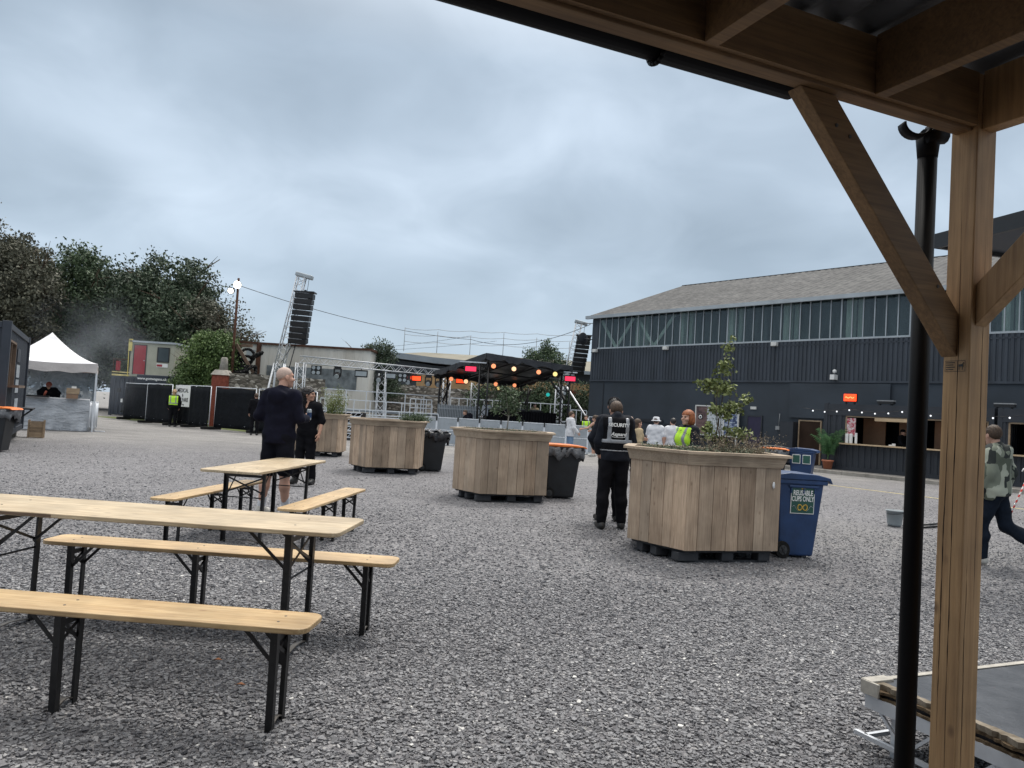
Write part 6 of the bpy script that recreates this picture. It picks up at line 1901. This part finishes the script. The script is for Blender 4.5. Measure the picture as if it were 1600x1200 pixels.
t = plant('feathery pale green shrub in the farthest planter', (-5.1, 22.6, 1.14), 'fern'); spikes('shoots', 95, (.36, .3), .95, .005, 'leaf_sapling', t, .16, 10, 8, .026)

# ================================================================ BEER TABLES AND BENCHES
def beer(name, lab, cat, loc, rz, L, W, z, sup, matn, group, legw=.033, seed=1, wear=False):
    t = thing(name, lab, cat, loc, rz, group)
    rr = random.Random(seed)
    b = MB(); b.tone = rr.uniform(.3, 1)
    r = .06; th = .027
    prof = []
    for cx, cy, a0 in ((L / 2 - r, -W / 2 + r, -90), (L / 2 - r, W / 2 - r, 0), (-L / 2 + r, W / 2 - r, 90), (-L / 2 + r, -W / 2 + r, 180)):
        for k in range(5): a = R(a0 + k * 22.5); prof.append((cx + r * math.cos(a), cy + r * math.sin(a)))
    b.prism(prof, z - th, z, 'z'); b.build('seat' if cat == 'bench' else 'tabletop', matn, t, bevel=.006, seg=3)
    if wear:
        b = MB(); b.bb(-.95, -.42, -W / 2 - .0015, -W / 2 + .01, z - .022, z - .006); b.build('worn_edge', 'oldtimber', t)
    yy = W / 2 - (.055 if cat == 'bench' else .09)
    zt = z - th
    zm = zt - (.16 if cat == 'bench' else .24)
    dx = .15 if cat == 'bench' else .26
    for sx in sup:
        inw = -1 if sx > 0 else 1
        if abs(sx) < .35: inw = -1
        for yb_ in (-yy * .55, yy * .55):
            b = MB(); b.tube((sx, yb_, z - .002), (sx, yb_, z + .0015), .0075, .0065, 10); b.build('bolt', 'grip', t)
        for s in (-1, 1):
            b = MB(); y = s * yy
            b.bar((sx, y * (.92 if cat == 'bench' else .96), 0), (sx, y, zt), legw, .005, (0, 1, 0)); b.bar((sx + legw / 2 - .003, y * (.92 if cat == 'bench' else .96) - s * legw / 2, 0), (sx + legw / 2 - .003, y - s * legw / 2, zt), .005, legw, (0, 1, 0))
            lg = b.build('leg', 'blackmetal', t)
            b = MB(); b.bar((sx, y * .8, zm), (sx + inw * dx, y * .8, zt - .004), .018, .005, (0, 1, 0)); b.build('brace', 'blackmetal', t)
        b = MB(); b.bar((sx, -yy, zt - .055), (sx, yy, zt - .055), .005, .028); b.build('crossbar', 'blackmetal', t); b = MB(); b.bar((sx, -yy, zm), (sx, yy, zt - .06), .016, .005, (1, 0, 0)); b.build('cross_brace', 'blackmetal', t); b = MB(); b.bar((sx + .006, yy, zm), (sx + .006, -yy, zt - .06), .016, .005, (1, 0, 0)); b.build('cross_brace', 'blackmetal', t); b = MB()
        if cat != 'bench': b.bar((sx, -yy, zm - .04), (sx, yy, zm - .04), .006, .012)
        b.bb(sx - .02, sx + .02, -yy, yy, zt - .006, zt - .001); b.bb(sx + inw * dx - .015, sx + inw * dx + .015, -yy * .8, yy * .8, zt - .006, zt - .001)
        b.build('cross_frame', 'blackmetal', t)
        b = MB(); pts = [(sx, -yy * .92 + 2 * yy * .92 * k / 8, .012 + .03 * math.sin(math.pi * k / 8)) for k in range(9)]
        for p, q in zip(pts[:-1], pts[1:]): b.bar(p, q, .03, .005)
        b.build('foot_bar', 'grip', t)
    return t
gA, gB = 'folding pine benches', 'folding pine tables'
beer('bench', 'nearest pine bench, in the front of the picture at the left', 'bench', (-2.05, 3.68, 0), -3.5, 2.42, .29, .49, (1.05, .03, -1.02), 'bench', gA, seed=1)
beer('bench', 'pine bench on the far side of the long near table', 'bench', (-1.87, 5.2, 0), -2.5, 2.36, .28, .49, (.99, -.15, -1.0), 'bench', gA, seed=2)
beer('picnic_table', 'long pine folding table at the left edge, with a dark worn edge', 'table', (-2.15, 4.72, 0), -3.5, 2.5, .64, .78, (.94, -.86), 'bench_old', gB, .038, 3, True)
beer('picnic_table', 'smaller looking pine folding table before the bald man', 'table', (-2.68, 8.75, 0), 86, 2.2, .62, .78, (.68, -.68), 'bench_old', gB, .038, 4)
beer('bench', 'pine bench left of the table before the bald man', 'bench', (-3.24, 8.6, 0), 85, 2.2, .27, .49, (.85, -.85, 0.1), 'bench', gA, seed=5)
beer('bench', 'pine bench right of the table before the bald man', 'bench', (-1.93, 8.38, 0), 85, 2.2, .27, .49, (.85, -.85, .1), 'bench', gA, seed=6)

# ================================================================ TIMBER SHELTER
t = thing('timber_shelter', 'timber shelter with a square corner post, braces and a corrugated roof overhead', 'shelter', (1.605, 2.72, 0), -156.4)
def psz(nm, m, *q, **k):
    b = MB(); b.tone = k.pop('tone', .5); b.bb(*q); return b.build(nm, m, t, **k)
def post(x, y, tn):
    b = MB(); b.tone = tn; b.bb(x - .05, x + .05, y - .05, y + .05, 0, 2.80); return b.build('post', 'post', t, bevel=.004)
pm = post(0, 0, .75)
post(5.4, 0, .3); post(0, 4.2, .6); post(5.4, 4.2, .9)
BZ = 2.60
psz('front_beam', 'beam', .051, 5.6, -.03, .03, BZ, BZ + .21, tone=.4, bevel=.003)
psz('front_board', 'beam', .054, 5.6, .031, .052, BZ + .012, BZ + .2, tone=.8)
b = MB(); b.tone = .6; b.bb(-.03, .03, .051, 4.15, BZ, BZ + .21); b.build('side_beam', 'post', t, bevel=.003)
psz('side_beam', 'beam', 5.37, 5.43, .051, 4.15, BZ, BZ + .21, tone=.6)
b = MB(); 
for k in range(37): b.tone = random.random(); b.bb(.05 + k * .145, .19 + k * .145, 4.24, 4.27, 0, 2.8)
b.build('rear_shade_wall', 'oldtimber', t)  # unseen rear wall, added to keep light off the roof underside
b = MB()
for k in range(29): b.tone = random.random(); b.bb(5.46, 5.49, .06 + k * .145, .20 + k * .145, 0, 2.8)
b.build('side_shade_wall', 'oldtimber', t)  # unseen end wall, likewise added to darken the shelter interior
psz('rear_beam', 'beam', .051, 5.35, 4.17, 4.23, BZ, BZ + .25, tone=.2)
# braces: each leaves the post and rises to a beam
def brace(p, q, ax, tn, th=.115, w=.06):
    b = MB(); b.tone = tn
    p, q = Vector(p), Vector(q); d = (q - p).normalized()
    up = Vector((0, 0, 1)); n = (up - d * up.z).normalized() * (th / 2)
    hv = Vector((0, w / 2, 0)) if ax == 'x' else Vector((w / 2, 0, 0))
    A = p.copy(); 
    # ends cut plumb against the post, level under the beam
    k = 0 if ax == 'x' else 1
    lo_d = d.copy()
    def at(pt, coord, val): s_ = (val - pt[coord]) / d[coord]; return pt + d * s_
    a1, a2 = at(p + n, k, .05), at(p - n, k, .05)
    b1, b2 = at(q + n, 2, BZ - .002), at(q - n, 2, BZ - .002)
    vs = [a2 - hv, b2 - hv, b1 - hv, a1 - hv, a2 + hv, b2 + hv, b1 + hv, a1 + hv]
    b.add(vs, [(0, 1, 2, 3), (7, 6, 5, 4), (1, 0, 4, 5), (2, 1, 5, 6), (3, 2, 6, 7), (0, 3, 7, 4)])
    b.build('brace', 'beam' if ax == 'x' else 'post', t, bevel=.003)
brace((.05, -.028, 1.875), (.745, -.028, 2.60), 'x', .9)
brace((0, .05, 1.98), (0, .62, 2.53), 'y', .6)
for x, tn in ((.53, .3), (1.21, .7), (1.89, .2), (2.57, .5), (3.25, .8), (3.93, .4), (4.61, .6)):
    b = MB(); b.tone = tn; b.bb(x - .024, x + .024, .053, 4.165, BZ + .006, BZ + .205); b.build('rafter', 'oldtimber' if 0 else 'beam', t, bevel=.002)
b = MB(); pts = []
n = 330; x0, x1 = -.25, 5.75
vs = []
for i in range(n + 1):
    x = x0 + (x1 - x0) * i / n; z = BZ + .232 + .016 * math.sin(x * 2 * math.pi / .146)
    vs += [(x, -.14, z), (x, 4.5, z + .28)]
b.smooth = True
b.add(vs, [(2 * i, 2 * i + 2, 2 * i + 3, 2 * i + 1) for i in range(n)])
b.build('roof_sheet', pmat('grey_corrugated_sheet', (.16, .165, .175), .5, .4, .3, 1.5), t)
b = MB(); b.smooth = True; vs = []
for i in range(13):
    a = math.pi + math.pi * i / 12; y, z = -.092 + .048 * math.cos(a), BZ + .052 + .053 * math.sin(a)
    vs += [(.77, y, z), (5.8, y, z)]
b.add(vs, [(2 * i, 2 * i + 1, 2 * i + 3, 2 * i + 2) for i in range(12)]); o = b.build('gutter', 'pipe', t); o.modifiers.new('t', 'SOLIDIFY').thickness = .003
for x in (1.30, 2.9, 4.4):
    b = MB(); pts = [(x, -.092 + .052 * math.cos(math.pi + math.pi * k / 10), BZ + .05 + .062 * math.sin(math.pi + math.pi * k / 10)) for k in range(11)] + [(x, -.03, BZ + .13)]
    b.path(pts, .008, 5); b.build('gutter_bracket', 'pipe', t)
# drying cracks running down the post faces
rr = random.Random(12)
for face, off, z0_, z1_ in (('x', .012, .05, 2.45), ('x', -.022, .4, 1.7), ('y', -.012, .9, 2.3), ('y', .028, .1, 1.2)):
    b = MB(); n = 40; vs = []; w = .0016; dr = 0
    for k in range(n + 1):
        z = z0_ + (z1_ - z0_) * k / n; dr += rr.uniform(-.0012, .0012); ww = w * (.3 + rr.random()) * math.sin(math.pi * min(1, max(.02, k / n)))
        for s_ in (-1, 1): vs.append((.0506, off + dr + s_ * ww, z) if face == 'x' else (off + dr + s_ * ww, .0506, z))
    b.add(vs, [(2 * i, 2 * i + 1, 2 * i + 3, 2 * i + 2) for i in range(n)]); b.build('crack', 'dark', pm)
for (x, y, z) in ((.052, -.028, 1.93), (.052, -.028, 2.02)): 
    pass
for x, z in ((.16, 2.035), (.60, 2.475), (.66, 2.50)):
    b = MB(); b.tube((x, .001, z), (x, .005, z), .007, .006, 10); b.build('screw', 'grip', t)
# printed timber stamp on the post
def stamp():
    fr_ = wallframe((.0525, .006, 1.765), (1, 0, 0))
    b = MB()
    for x0_, x1_, z0_, z1_ in ((-.047, .030, .018, .0195), (-.047, .030, -.0195, -.018), (-.047, -.0455, -.018, .018), (.0285, .030, -.018, .018), (.0, .0012, -.018, .018)):
        v = [fr_ @ Vector(p) for p in ((x0_, z0_, 0), (x1_, z0_, 0), (x1_, z1_, 0), (x0_, z1_, 0))]; b.add(v, [(0, 1, 2, 3)])
    for k in range(4):
        z_ = .011 - k * .008; v = [fr_ @ Vector(p) for p in ((-.043, z_, 0), (-.008 - .006 * (k % 2), z_, 0), (-.008 - .006 * (k % 2), z_ + .003, 0), (-.043, z_ + .003, 0))]; b.add(v, [(0, 1, 2, 3)])
    # a little standing animal silhouette
    for q in ((.005, .022, -.002, .006), (.006, .0085, -.013, -.002), (.018, .0205, -.013, -.002), (.019, .022, .006, .011), (.021, .026, .009, .012)):
        v = [fr_ @ Vector(p) for p in ((q[0], q[2], 0), (q[1], q[2], 0), (q[1], q[3], 0), (q[0], q[3], 0))]; b.add(v, [(0, 1, 2, 3)])
    b.build('stamp', 'ink', pm)
stamp()
# downpipe outside the corner
t = thing('downpipe', 'black round downpipe with an open gutter end beside the timber post', 'downpipe', (1.515, 2.86, 0))
b = MB(); b.tube((0, 0, 0), (0, 0, 2.57), .034, .034, 24); b.build('pipe', 'pipe', t)
b = MB(); b.tube((0, 0, 2.56), (0, 0, 2.65), .035, .044, 24); b.build('outlet', 'pipe', t)
b = MB(); b.smooth = True; vs = []
dv = Vector((.915, .40, 0)); nv = Vector((-.40, .915, 0))
for i in range(13):
    a = math.pi + math.pi * i / 12
    for s_ in (-.07, .06):
        p = dv * s_ * .0 + Vector((-.075, -.05, 2.665)) + nv * s_ * 0 + Vector((.055 * math.cos(a), 0, .05 * math.sin(a))) + Vector((.0, 1, 0)) * (s_ * .4)
        vs.append(tuple(p))
b.add(vs, [(2 * i, 2 * i + 1, 2 * i + 3, 2 * i + 2) for i in range(12)]); o = b.build('gutter_end', 'pipe', t); o.modifiers.new('t', 'SOLIDIFY').thickness = .007
b = MB(); b.tube((-.03, -.03, 2.63), (.05, -.01, 2.65), .028, .036, 12); b.build('bracket', 'pipe', t)

# neighbouring flat canopy at the right edge
t = thing('flat_canopy', 'dark flat canopy roof jutting in at the right edge', 'canopy', (5.36, 9.72, 0), 15)
b = MB(); b.bb(0, 4.5, -3.4, 0, 4.0, 4.05); b.build('soffit', 'clad', t)
b = MB(); b.bb(-.04, 4.5, 0, .05, 3.95, 4.14); b.bb(-.05, 0, -3.4, .05, 3.95, 4.14); b.bb(-.02, 4.5, -3.4, 0, 4.06, 4.12); b.build('fascia', 'blackmetal', t)
for x, y in ((4.3, -.2), (4.3, -3.2)):
    b = MB(); b.bb(x - .05, x + .05, y - .05, y + .05, 0, 4.0); b.build('post', 'blackmetal', t)

# low stage deck with a rotten edge at lower right
t = thing('stage_deck_unit', 'low black stage deck with a peeling rotten edge on aluminium framing', 'deck', (1.80, 3.76, 0), 23.7)
b = MB(); b.bb(.02, 2.4, -1.75, -.02, .305, .325); b.build('deck_board', pmat('worn_black_deck', (.045, .048, .055), .35, 0, .35, 5, .3, 30), t)
rr = random.Random(3)
def ragged(nm, m, z0, z1, out, jit, n=90, seed=1):
    r2 = random.Random(seed); b = MB(); vs = []; o_ = out
    for k in range(n + 1):
        y = -.02 - 1.73 * k / n; o_ = out + (o_ - out) * .6 + r2.uniform(-jit, jit); zz = r2.uniform(-.002, .002)
        vs += [(o_, y, z0), (o_, y, z1 + zz), (.05, y, z1 + zz), (.05, y, z0)]
    b.add(vs, [q for i in range(n) for q in ((4 * i + 4, 4 * i, 4 * i + 1, 4 * i + 5), (4 * i + 5, 4 * i + 1, 4 * i + 2, 4 * i + 6), (4 * i, 4 * i + 4, 4 * i + 7, 4 * i + 3))])
    return b.build(nm, m, t)
rot = pmat('rotten_ply', (.05, .035, .022), .95, 0, .6, 22, .8, 60, c2=(.17, .125, .08))
ragged('rotten_ply_layer', rot, .262, .276, -.006, .010, seed=1)
ragged('rotten_ply_layer', 'dark', .277, .289, -.001, .008, seed=2)
ragged('rotten_ply_layer', rot, .290, .303, -.012, .012, seed=3)
ragged('rotten_ply_layer', pmat('peeled_film_edge', (.10, .08, .055), .9, 0, .5, 18, c2=(.27, .235, .19)), .304, .3285, .006, .014, seed=4)
b = MB(); b.bb(0, 2.4, -.028, .006, .326, .331); b.bb(-.03, .12, -.05, .012, .30, .337); b.bb(-.035, -.02, -.09, .01, .27, .334); b.build('edge_tape', pmat('dirty_white_tape', (.36, .34, .30), .7, 0, .3, 12), t, bevel=.003)
b = MB()
for x in (0, 2.36): b.bb(x - .012, x + .02, -1.75, 0, .20, .262)
b.bb(0, 2.36, -.03, .0, .20, .262); b.bb(0, 2.36, -1.75, -1.72, .20, .262); b.build('upper_rail', 'alu', t)
b = MB()
b.bar((0.0, 0.06, .06), (0.0, -1.75, .06), .02, .02); b.bar((0, 0, .06), (2.3, 0, .06), .02, .02)
for k in range(6):
    y = -.08 - k * .28; b.bar((0, y, .2), (0, y - .14, .07), .014); b.bar((0, y - .14, .07), (0, y - .28, .2), .014)
for y in (-.14, -.9, -1.65):
    for x in (.03, 1.2, 2.3): b.bb(x, x + .05, y - .025, y + .025, 0, .2)
b.build('lower_truss', 'alu', t)

# bucket, cables, hazard pole
t = thing('bucket', 'grey bucket on its own on the gravel behind the downpipe', 'bucket', (6.62, 13.1, 0))
b = MB(); b.lathe([(0, .01), (.10, .01), (.115, .05), (.135, .26), (.145, .26), (.145, .275), (.13, .275), (.11, .04), (0, .03)], n=24); b.build('body', 'bucket', t)
b = MB(); b.path([(.14 * math.cos(a), .14 * math.sin(a), .26 - .05 * math.sin(a * .5)) for a in np.linspace(math.pi, 2 * math.pi, 12)], .004, 5); b.build('handle', 'blackmetal', t)
b = MB(); pts = [(7.0, 13.0, .02), (7.5, 13.3, .03), (8.0, 13.1, .12), (8.25, 13.3, .32), (8.3, 13.5, .3), (8.6, 13.9, .02)]; b.path(pts, .018, 6); b.path([(p[0] + .06, p[1] + .1, p[2] + .03) for p in pts], .018, 6)
o = b.build('ground_cable', 'blackmetal'); tag(o, 'black cables looping on the gravel between downpipe and post', 'cable')
t = thing('hazard_pole', 'thin hooked pole wrapped in red and white tape behind the man in camouflage', 'pole', (10.25, 15.7, 0))
b = MB(); b.tube((0, 0, 0), (.36, 0, .86), .016, .016, 6); b.build('pole', 'hazard', t)
b = MB(); b.path([(.36, 0, .86), (.41, 0, .99), (.37, 0, 1.05), (.28, 0, 1.03), (.24, 0, .97)], .013, 6); b.build('hook', 'white', t)
rr = random.Random(6)
for i, (x, y) in enumerate(((-.9, 4.0), (-1.15, 4.35))):
    b = MB(); b.add([(-.03, 0, 0), (-.01, -.015, .012), (.03, 0, .004), (.0, .018, .01)], [(0, 1, 2, 3)]); o = b.build('leaf', pmat('fallen_leaf', (.32, .13, .05)) if 'fallen_leaf' not in bpy.data.materials else bpy.data.materials['fallen_leaf']); o.location = (x - .4, y, .035)
    tag(o, ['orange fallen leaf on the gravel between the two near benches', 'smaller orange fallen leaf nearer the front bench legs'][i], 'leaf')

# ================================================================ PEOPLE
person('bald man in a navy hooded top and dark shorts holding a can by the table', (-2.98, 10.0, 0), -14, 1.93,
       dict(elR=(.245, .0, 1.17), wrR=(.20, .26, 1.17), elL=(-.25, -.05, 1.18), wrL=(-.17, .20, 1.10), anL=(-.16, -.02, .09), knL=(-.13, .02, .50), anR=(.13, .04, .09), head=(.01, .03, 1.64)),
       yaw=-38, top=('navy', 'long', .86, .024), hood=True, low=('shorts', 'darknavy'), shoes='shoewhite', socks='whitecloth', hair=('stubble', 'hairgrey'), fat=1.0, cell=.014, curl=(.95, .95))
t = thing('drink_can', 'small blue and silver can in the bald man\'s right hand', 'can', (-2.68, 10.27, 1.27)); b = MB(); b.lathe([(0, 0), (.028, 0), (.031, .01), (.031, .13), (.024, .145), (0, .145)], n=14); b.build('body', 'palegrey', t); b = MB(); b.lathe([(.0316, .03), (.0316, .10)], n=14); b.build('print', 'binblue', t)
person('woman in a black zipped jacket with dark tied-up hair, looking right', (-3.72, 14.2, 0), 172, 1.77,
       dict(elL=(-.26, -.02, 1.16), wrL=(-.27, .09, .93), elR=(.22, .0, 1.17), wrR=(.12, .22, 1.15), anR=(.16, .02, .09), anL=(-.14, -.05, .09)),
       yaw=88, top=('blackcloth', 'rolled', .95, .024), low=('trousers', 'blackcloth'), hair=('updo', 'hairdark'), skin='skin2', fem=True, fat=1.03, cell=.014, curl=(.95, .35))
res = person('security guard seen from behind in a black vest lettered SECURITY', (1.50, 10.75, 0), 4, 1.84,
       dict(shR=(.155, 0, 1.42), shL=(-.155, 0, 1.42), elR=(.215, .02, 1.16), wrR=(.15, .24, 1.05), elL=(-.225, .02, 1.15), wrL=(-.19, .20, 1.0), anL=(-.15, -.06, .09), knL=(-.14, .0, .50), anR=(.13, .03, .09), head=(.0, .10, 1.56)),
       yaw=-4, pitch=-28, top=('greycoat', 'long', .90, .026), hair=('short', 'hairbrown'), fat=0.98, cell=.014, vest=('blackcloth', [1.02, 1.16]), curl=(.95, .95))
gd, yb = res
vo = [c for c in gd.children if c.name.startswith('vest')][0]
def wrp(c): return Vector((c.x, float(yb(c.x, c.z)) - .006 + (c.y), c.z))
text('lettering', 'SECURITY', .062, 'signwhite', vo, wallframe((0, 0, 1.375), (0, -1, 0)), .001, .0022, warp=wrp)
text('lettering', 'Asgaard', .062, 'signwhite', vo, wallframe((0, 0, 1.255), (0, -1, 0)), .001, .0022, shear=.3, warp=wrp)
b = MB(); b.path([wrp(Vector((-.09 + .18 * k / 12, 0, 1.222 - .010 * math.sin(k / 12 * 3.14)))) for k in range(13)], .003, 4); b.build('swoosh_mark', 'signwhite', vo)
person('second guard in a black cap and coat, half hidden behind the SECURITY vest', (1.56, 11.55, 0), 8, 1.84,
       dict(elL=(-.29, .02, 1.16), wrL=(-.20, .20, 1.02), anL=(-.13, -.02, .09)), yaw=-20, top=('greycoat', 'long', .88, .026), hair=('short', 'hairdark'), hat=('cap', 'blackcloth'), fat=1.0, cell=.016, vest=('blackcloth', [1.02, 1.16]))
person('ginger-haired steward in a lime hi-vis vest behind the largest planter', (2.90, 12.5, 0), 112, 1.74,
       dict(elL=(-.25, .02, 1.17), wrL=(-.15, .2, 1.05)), yaw=12, top=('greycoat', 'long', .92, .028), low=('trousers', 'blackcloth'), hair=('bob', 'hairginger'), fem=True, cell=.014, fat=1.05, vest=('hivis', [1.10]))
person('man in a camouflage hooded jacket striding left behind the timber post', (6.06, 9.55, 0), 42, 1.72,
       dict(hipL=(-.085, 0, .91), knL=(-.10, .12, .50), anL=(-.10, .10, .10), hipR=(.085, 0, .91), knR=(.11, -.10, .50), anR=(.13, -.50, .26), toeR=(.14, -.42, .10),
            elR=(.25, -.10, 1.17), wrR=(.26, -.02, .93), elL=(-.25, .0, 1.16), wrL=(-.25, .14, .94), head=(0, .05, 1.63)),
       yaw=-32, pitch=-6, top=('camo', 'long', .88, .036), hood=True, low=('trousers', 'jeans'), shoes='shoewhite', hair=('short', 'hairbrown'), fat=1.1, cell=.014)
person('man in a white hooded top and pale jeans walking before the crowd barriers', (2.30, 29.0, 0), -75, 1.76,
       dict(elL=(-.25, .10, 1.18), wrL=(-.26, .30, 1.02), elR=(.26, .04, 1.16), wrR=(.27, .2, .98), anR=(.1, .15, .1), anL=(-.1, -.15, .1)), yaw=0, top=('whitecloth', 'long', .82, .035), hood=True, low=('trousers', 'palejeans'), shoes='shoewhite', hair=('short', 'hairbrown'), cell=.02)
person('woman in a floral playsuit leaning an arm on the crowd barrier', (3.50, 31.6, 0), 62, 1.66,
       dict(elL=(-.28, .20, 1.22), wrL=(-.32, .45, 1.16), elR=(.22, .1, 1.15), wrR=(.2, .25, 1.1)), yaw=10, pitch=-15, top=('floral', 'none', .84, .012), low=('shorts', 'floral'), shoes='shoewhite', hair=('updo', 'hairbrown'), fem=True, cell=.02)
person('steward in hi-vis behind the crowd barriers near the warehouse corner', (3.55, 36.0, 0), 190, 1.68, None, top=('blackcloth', 'long', .9, .025), hair=('short', 'hairbrown'), cell=.022, vest=('hivis', [1.1]))
person('man in a white T-shirt and a pale bucket hat standing beyond the planter', (4.22, 22.2, 0), -25, 1.68,
       dict(elL=(-.27, .08, 1.18), wrL=(-.2, .25, 1.2)), top=('whitecloth', 'short', .88, .03), low=('trousers', 'jeans'), shoes='shoewhite', hair=('short', 'hairbrown'), hat=('bucket', 'whitecloth'), cell=.018, fat=1.1)
person('dark-haired man in a white T-shirt next to the bucket-hat man', (4.76, 22.4, 0), 8, 1.68, None, top=('whitecloth', 'short', .88, .03), low=('trousers', 'darknavy'), shoes='shoewhite', hair=('short', 'hairdark'), cell=.018, fat=1.1)
person('grey-haired person in dark clothes far behind the two guards', (3.85, 24.5, 0), -10, 1.66, None, top=('navy', 'long', .9, .025), hair=('short', 'hairgrey'), cell=.022)
person('long-haired woman in a tan jacket just right of the SECURITY vest', (3.12, 18.8, 0), -70, 1.58, dict(elL=(-.25, .1, 1.18), wrL=(-.16, .28, 1.2)), top=('tanjacket', 'long', .88, .03), hair=('long', 'hairbrown'), fem=True, cell=.018)
res = person('steward with fair tied hair in a lime hi-vis vest before the black fence', (-15.75, 36.0, 0), 10, 1.72, dict(elL=(-.28, 0, 1.16), elR=(.28, 0, 1.16)), top=('blackcloth', 'long', .9, .035), hair=('updo', 'hairblond'), fem=True, cell=.022, fat=1.2, vest=('hivis', [1.12]))
person('person all in black standing against the black fence, left of the bald man', (-10.72, 32.4, 0), 15, 1.76, None, top=('blackcloth', 'long', .9, .025), hair=('short', 'hairbrown'), cell=.022)
person('cook in dark clothes bent over behind the draped gazebo counter', (-16.75, 27.9, 0), 205, 1.72, dict(neck=(0, .10, 1.46), head=(0, .2, 1.58), elL=(-.3, .1, 1.15), elR=(.3, .1, 1.15), wrL=(-.2, .35, 1.1), wrR=(.2, .35, 1.1)), pitch=-20, top=('blackcloth', 'long', .9, .04), hair=('short', 'hairdark'), skin='skin2', hat=('cap', 'redbrick'), cell=.018, fat=1.35)
person('performer in a white top at the left of the stage table', (-1.28, 41.4, .5), 170, 1.68, None, top=('whitecloth', 'long', .9, .03), hair=('short', 'hairdark'), cell=.022)
person('performer in a cream top at the right of the stage table', (1.30, 41.6, .5), 190, 1.68, None, top=('tanjacket', 'long', .9, .03), hair=('short', 'hairdark'), cell=.022)
person('crew member crouching beside the near stage leg', (-1.98, 37.0, 0), 120, 1.70, dict(neck=(0, .15, 1.38), head=(0, .22, 1.52)), pitch=-10, top=('darknavy', 'long', .9, .03), hair=('short', 'hairbrown'), cell=.022, fat=1.1)
q = cl_(2.72, .75, .21); person('bartender in black at the counter of the first container bar', q, 215, 1.62, dict(elL=(-.26, .1, 1.15), wrL=(-.18, .3, 1.0), elR=(.26, .1, 1.15), wrR=(.15, .3, 1.02)), pitch=-10, top=('blackcloth', 'long', .9, .03), hair=('short', 'hairdark'), hat=('cap', 'blackcloth'), cell=.02)
q = cl_(3.05, 1.3, .21); person('second bartender in black standing behind the first', q, 160, 1.66, None, top=('blackcloth', 'long', .9, .03), hair=('short', 'hairdark'), cell=.022)
q = cl_(6.98, .55, .21); person('bartender in a red and white striped shirt, chin on hand', q, 215, 1.66, dict(elR=(.2, .3, 1.12), wrR=(.05, .2, 1.42), elL=(-.25, .2, 1.1), wrL=(-.1, .38, 1.05)), pitch=-8, top=('striped', 'short', .9, .03), hair=('short', 'hairbrown'), cell=.02)
bpy.context.view_layer.update()

# drifting barbecue smoke round the gazebo
def smoke_mat():
    m = bpy.data.materials.new('barbecue_smoke'); m.use_nodes = True
    n, l = m.node_tree.nodes, m.node_tree.links; n.clear()
    o = n.new('ShaderNodeOutputMaterial'); v = n.new('ShaderNodeVolumePrincipled'); v.inputs['Color'].default_value = (.80, .86, .95, 1)
    tcn = n.new('ShaderNodeTexCoord'); ns_ = n.new('ShaderNodeTexNoise'); ns_.inputs['Scale'].default_value = .55; ns_.inputs['Detail'].default_value = 2
    l.new(tcn.outputs['Object'], ns_.inputs['Vector'])
    mr = n.new('ShaderNodeMapRange'); mr.inputs['From Min'].default_value = .42; mr.inputs['From Max'].default_value = .75; mr.inputs['To Max'].default_value = .16
    l.new(ns_.outputs[0], mr.inputs['Value']); ln = n.new('ShaderNodeVectorMath'); ln.operation = 'LENGTH'; l.new(tcn.outputs['Object'], ln.inputs[0]); fd = n.new('ShaderNodeMapRange'); fd.inputs['From Min'].default_value = 2.9; fd.inputs['From Max'].default_value = .4; l.new(ln.outputs['Value'], fd.inputs['Value']); mu = n.new('ShaderNodeMath'); mu.operation = 'MULTIPLY'; l.new(mr.outputs[0], mu.inputs[0]); l.new(fd.outputs[0], mu.inputs[1]); l.new(mu.outputs[0], v.inputs['Density']); l.new(v.outputs[0], o.inputs['Volume'])
    return m
b = MB(); b.sphere((0, 0, 0), 1, 20, 14, (3.0, 3.0, 3.0)); M['smoke'] = smoke_mat()
o = b.build('smoke', 'smoke'); o.location = (-17.6, 32.0, 3.1); tag(o, 'thin blue smoke drifting beside and behind the white gazebo', 'smoke', None, 'stuff')
bpy.context.view_layer.update()
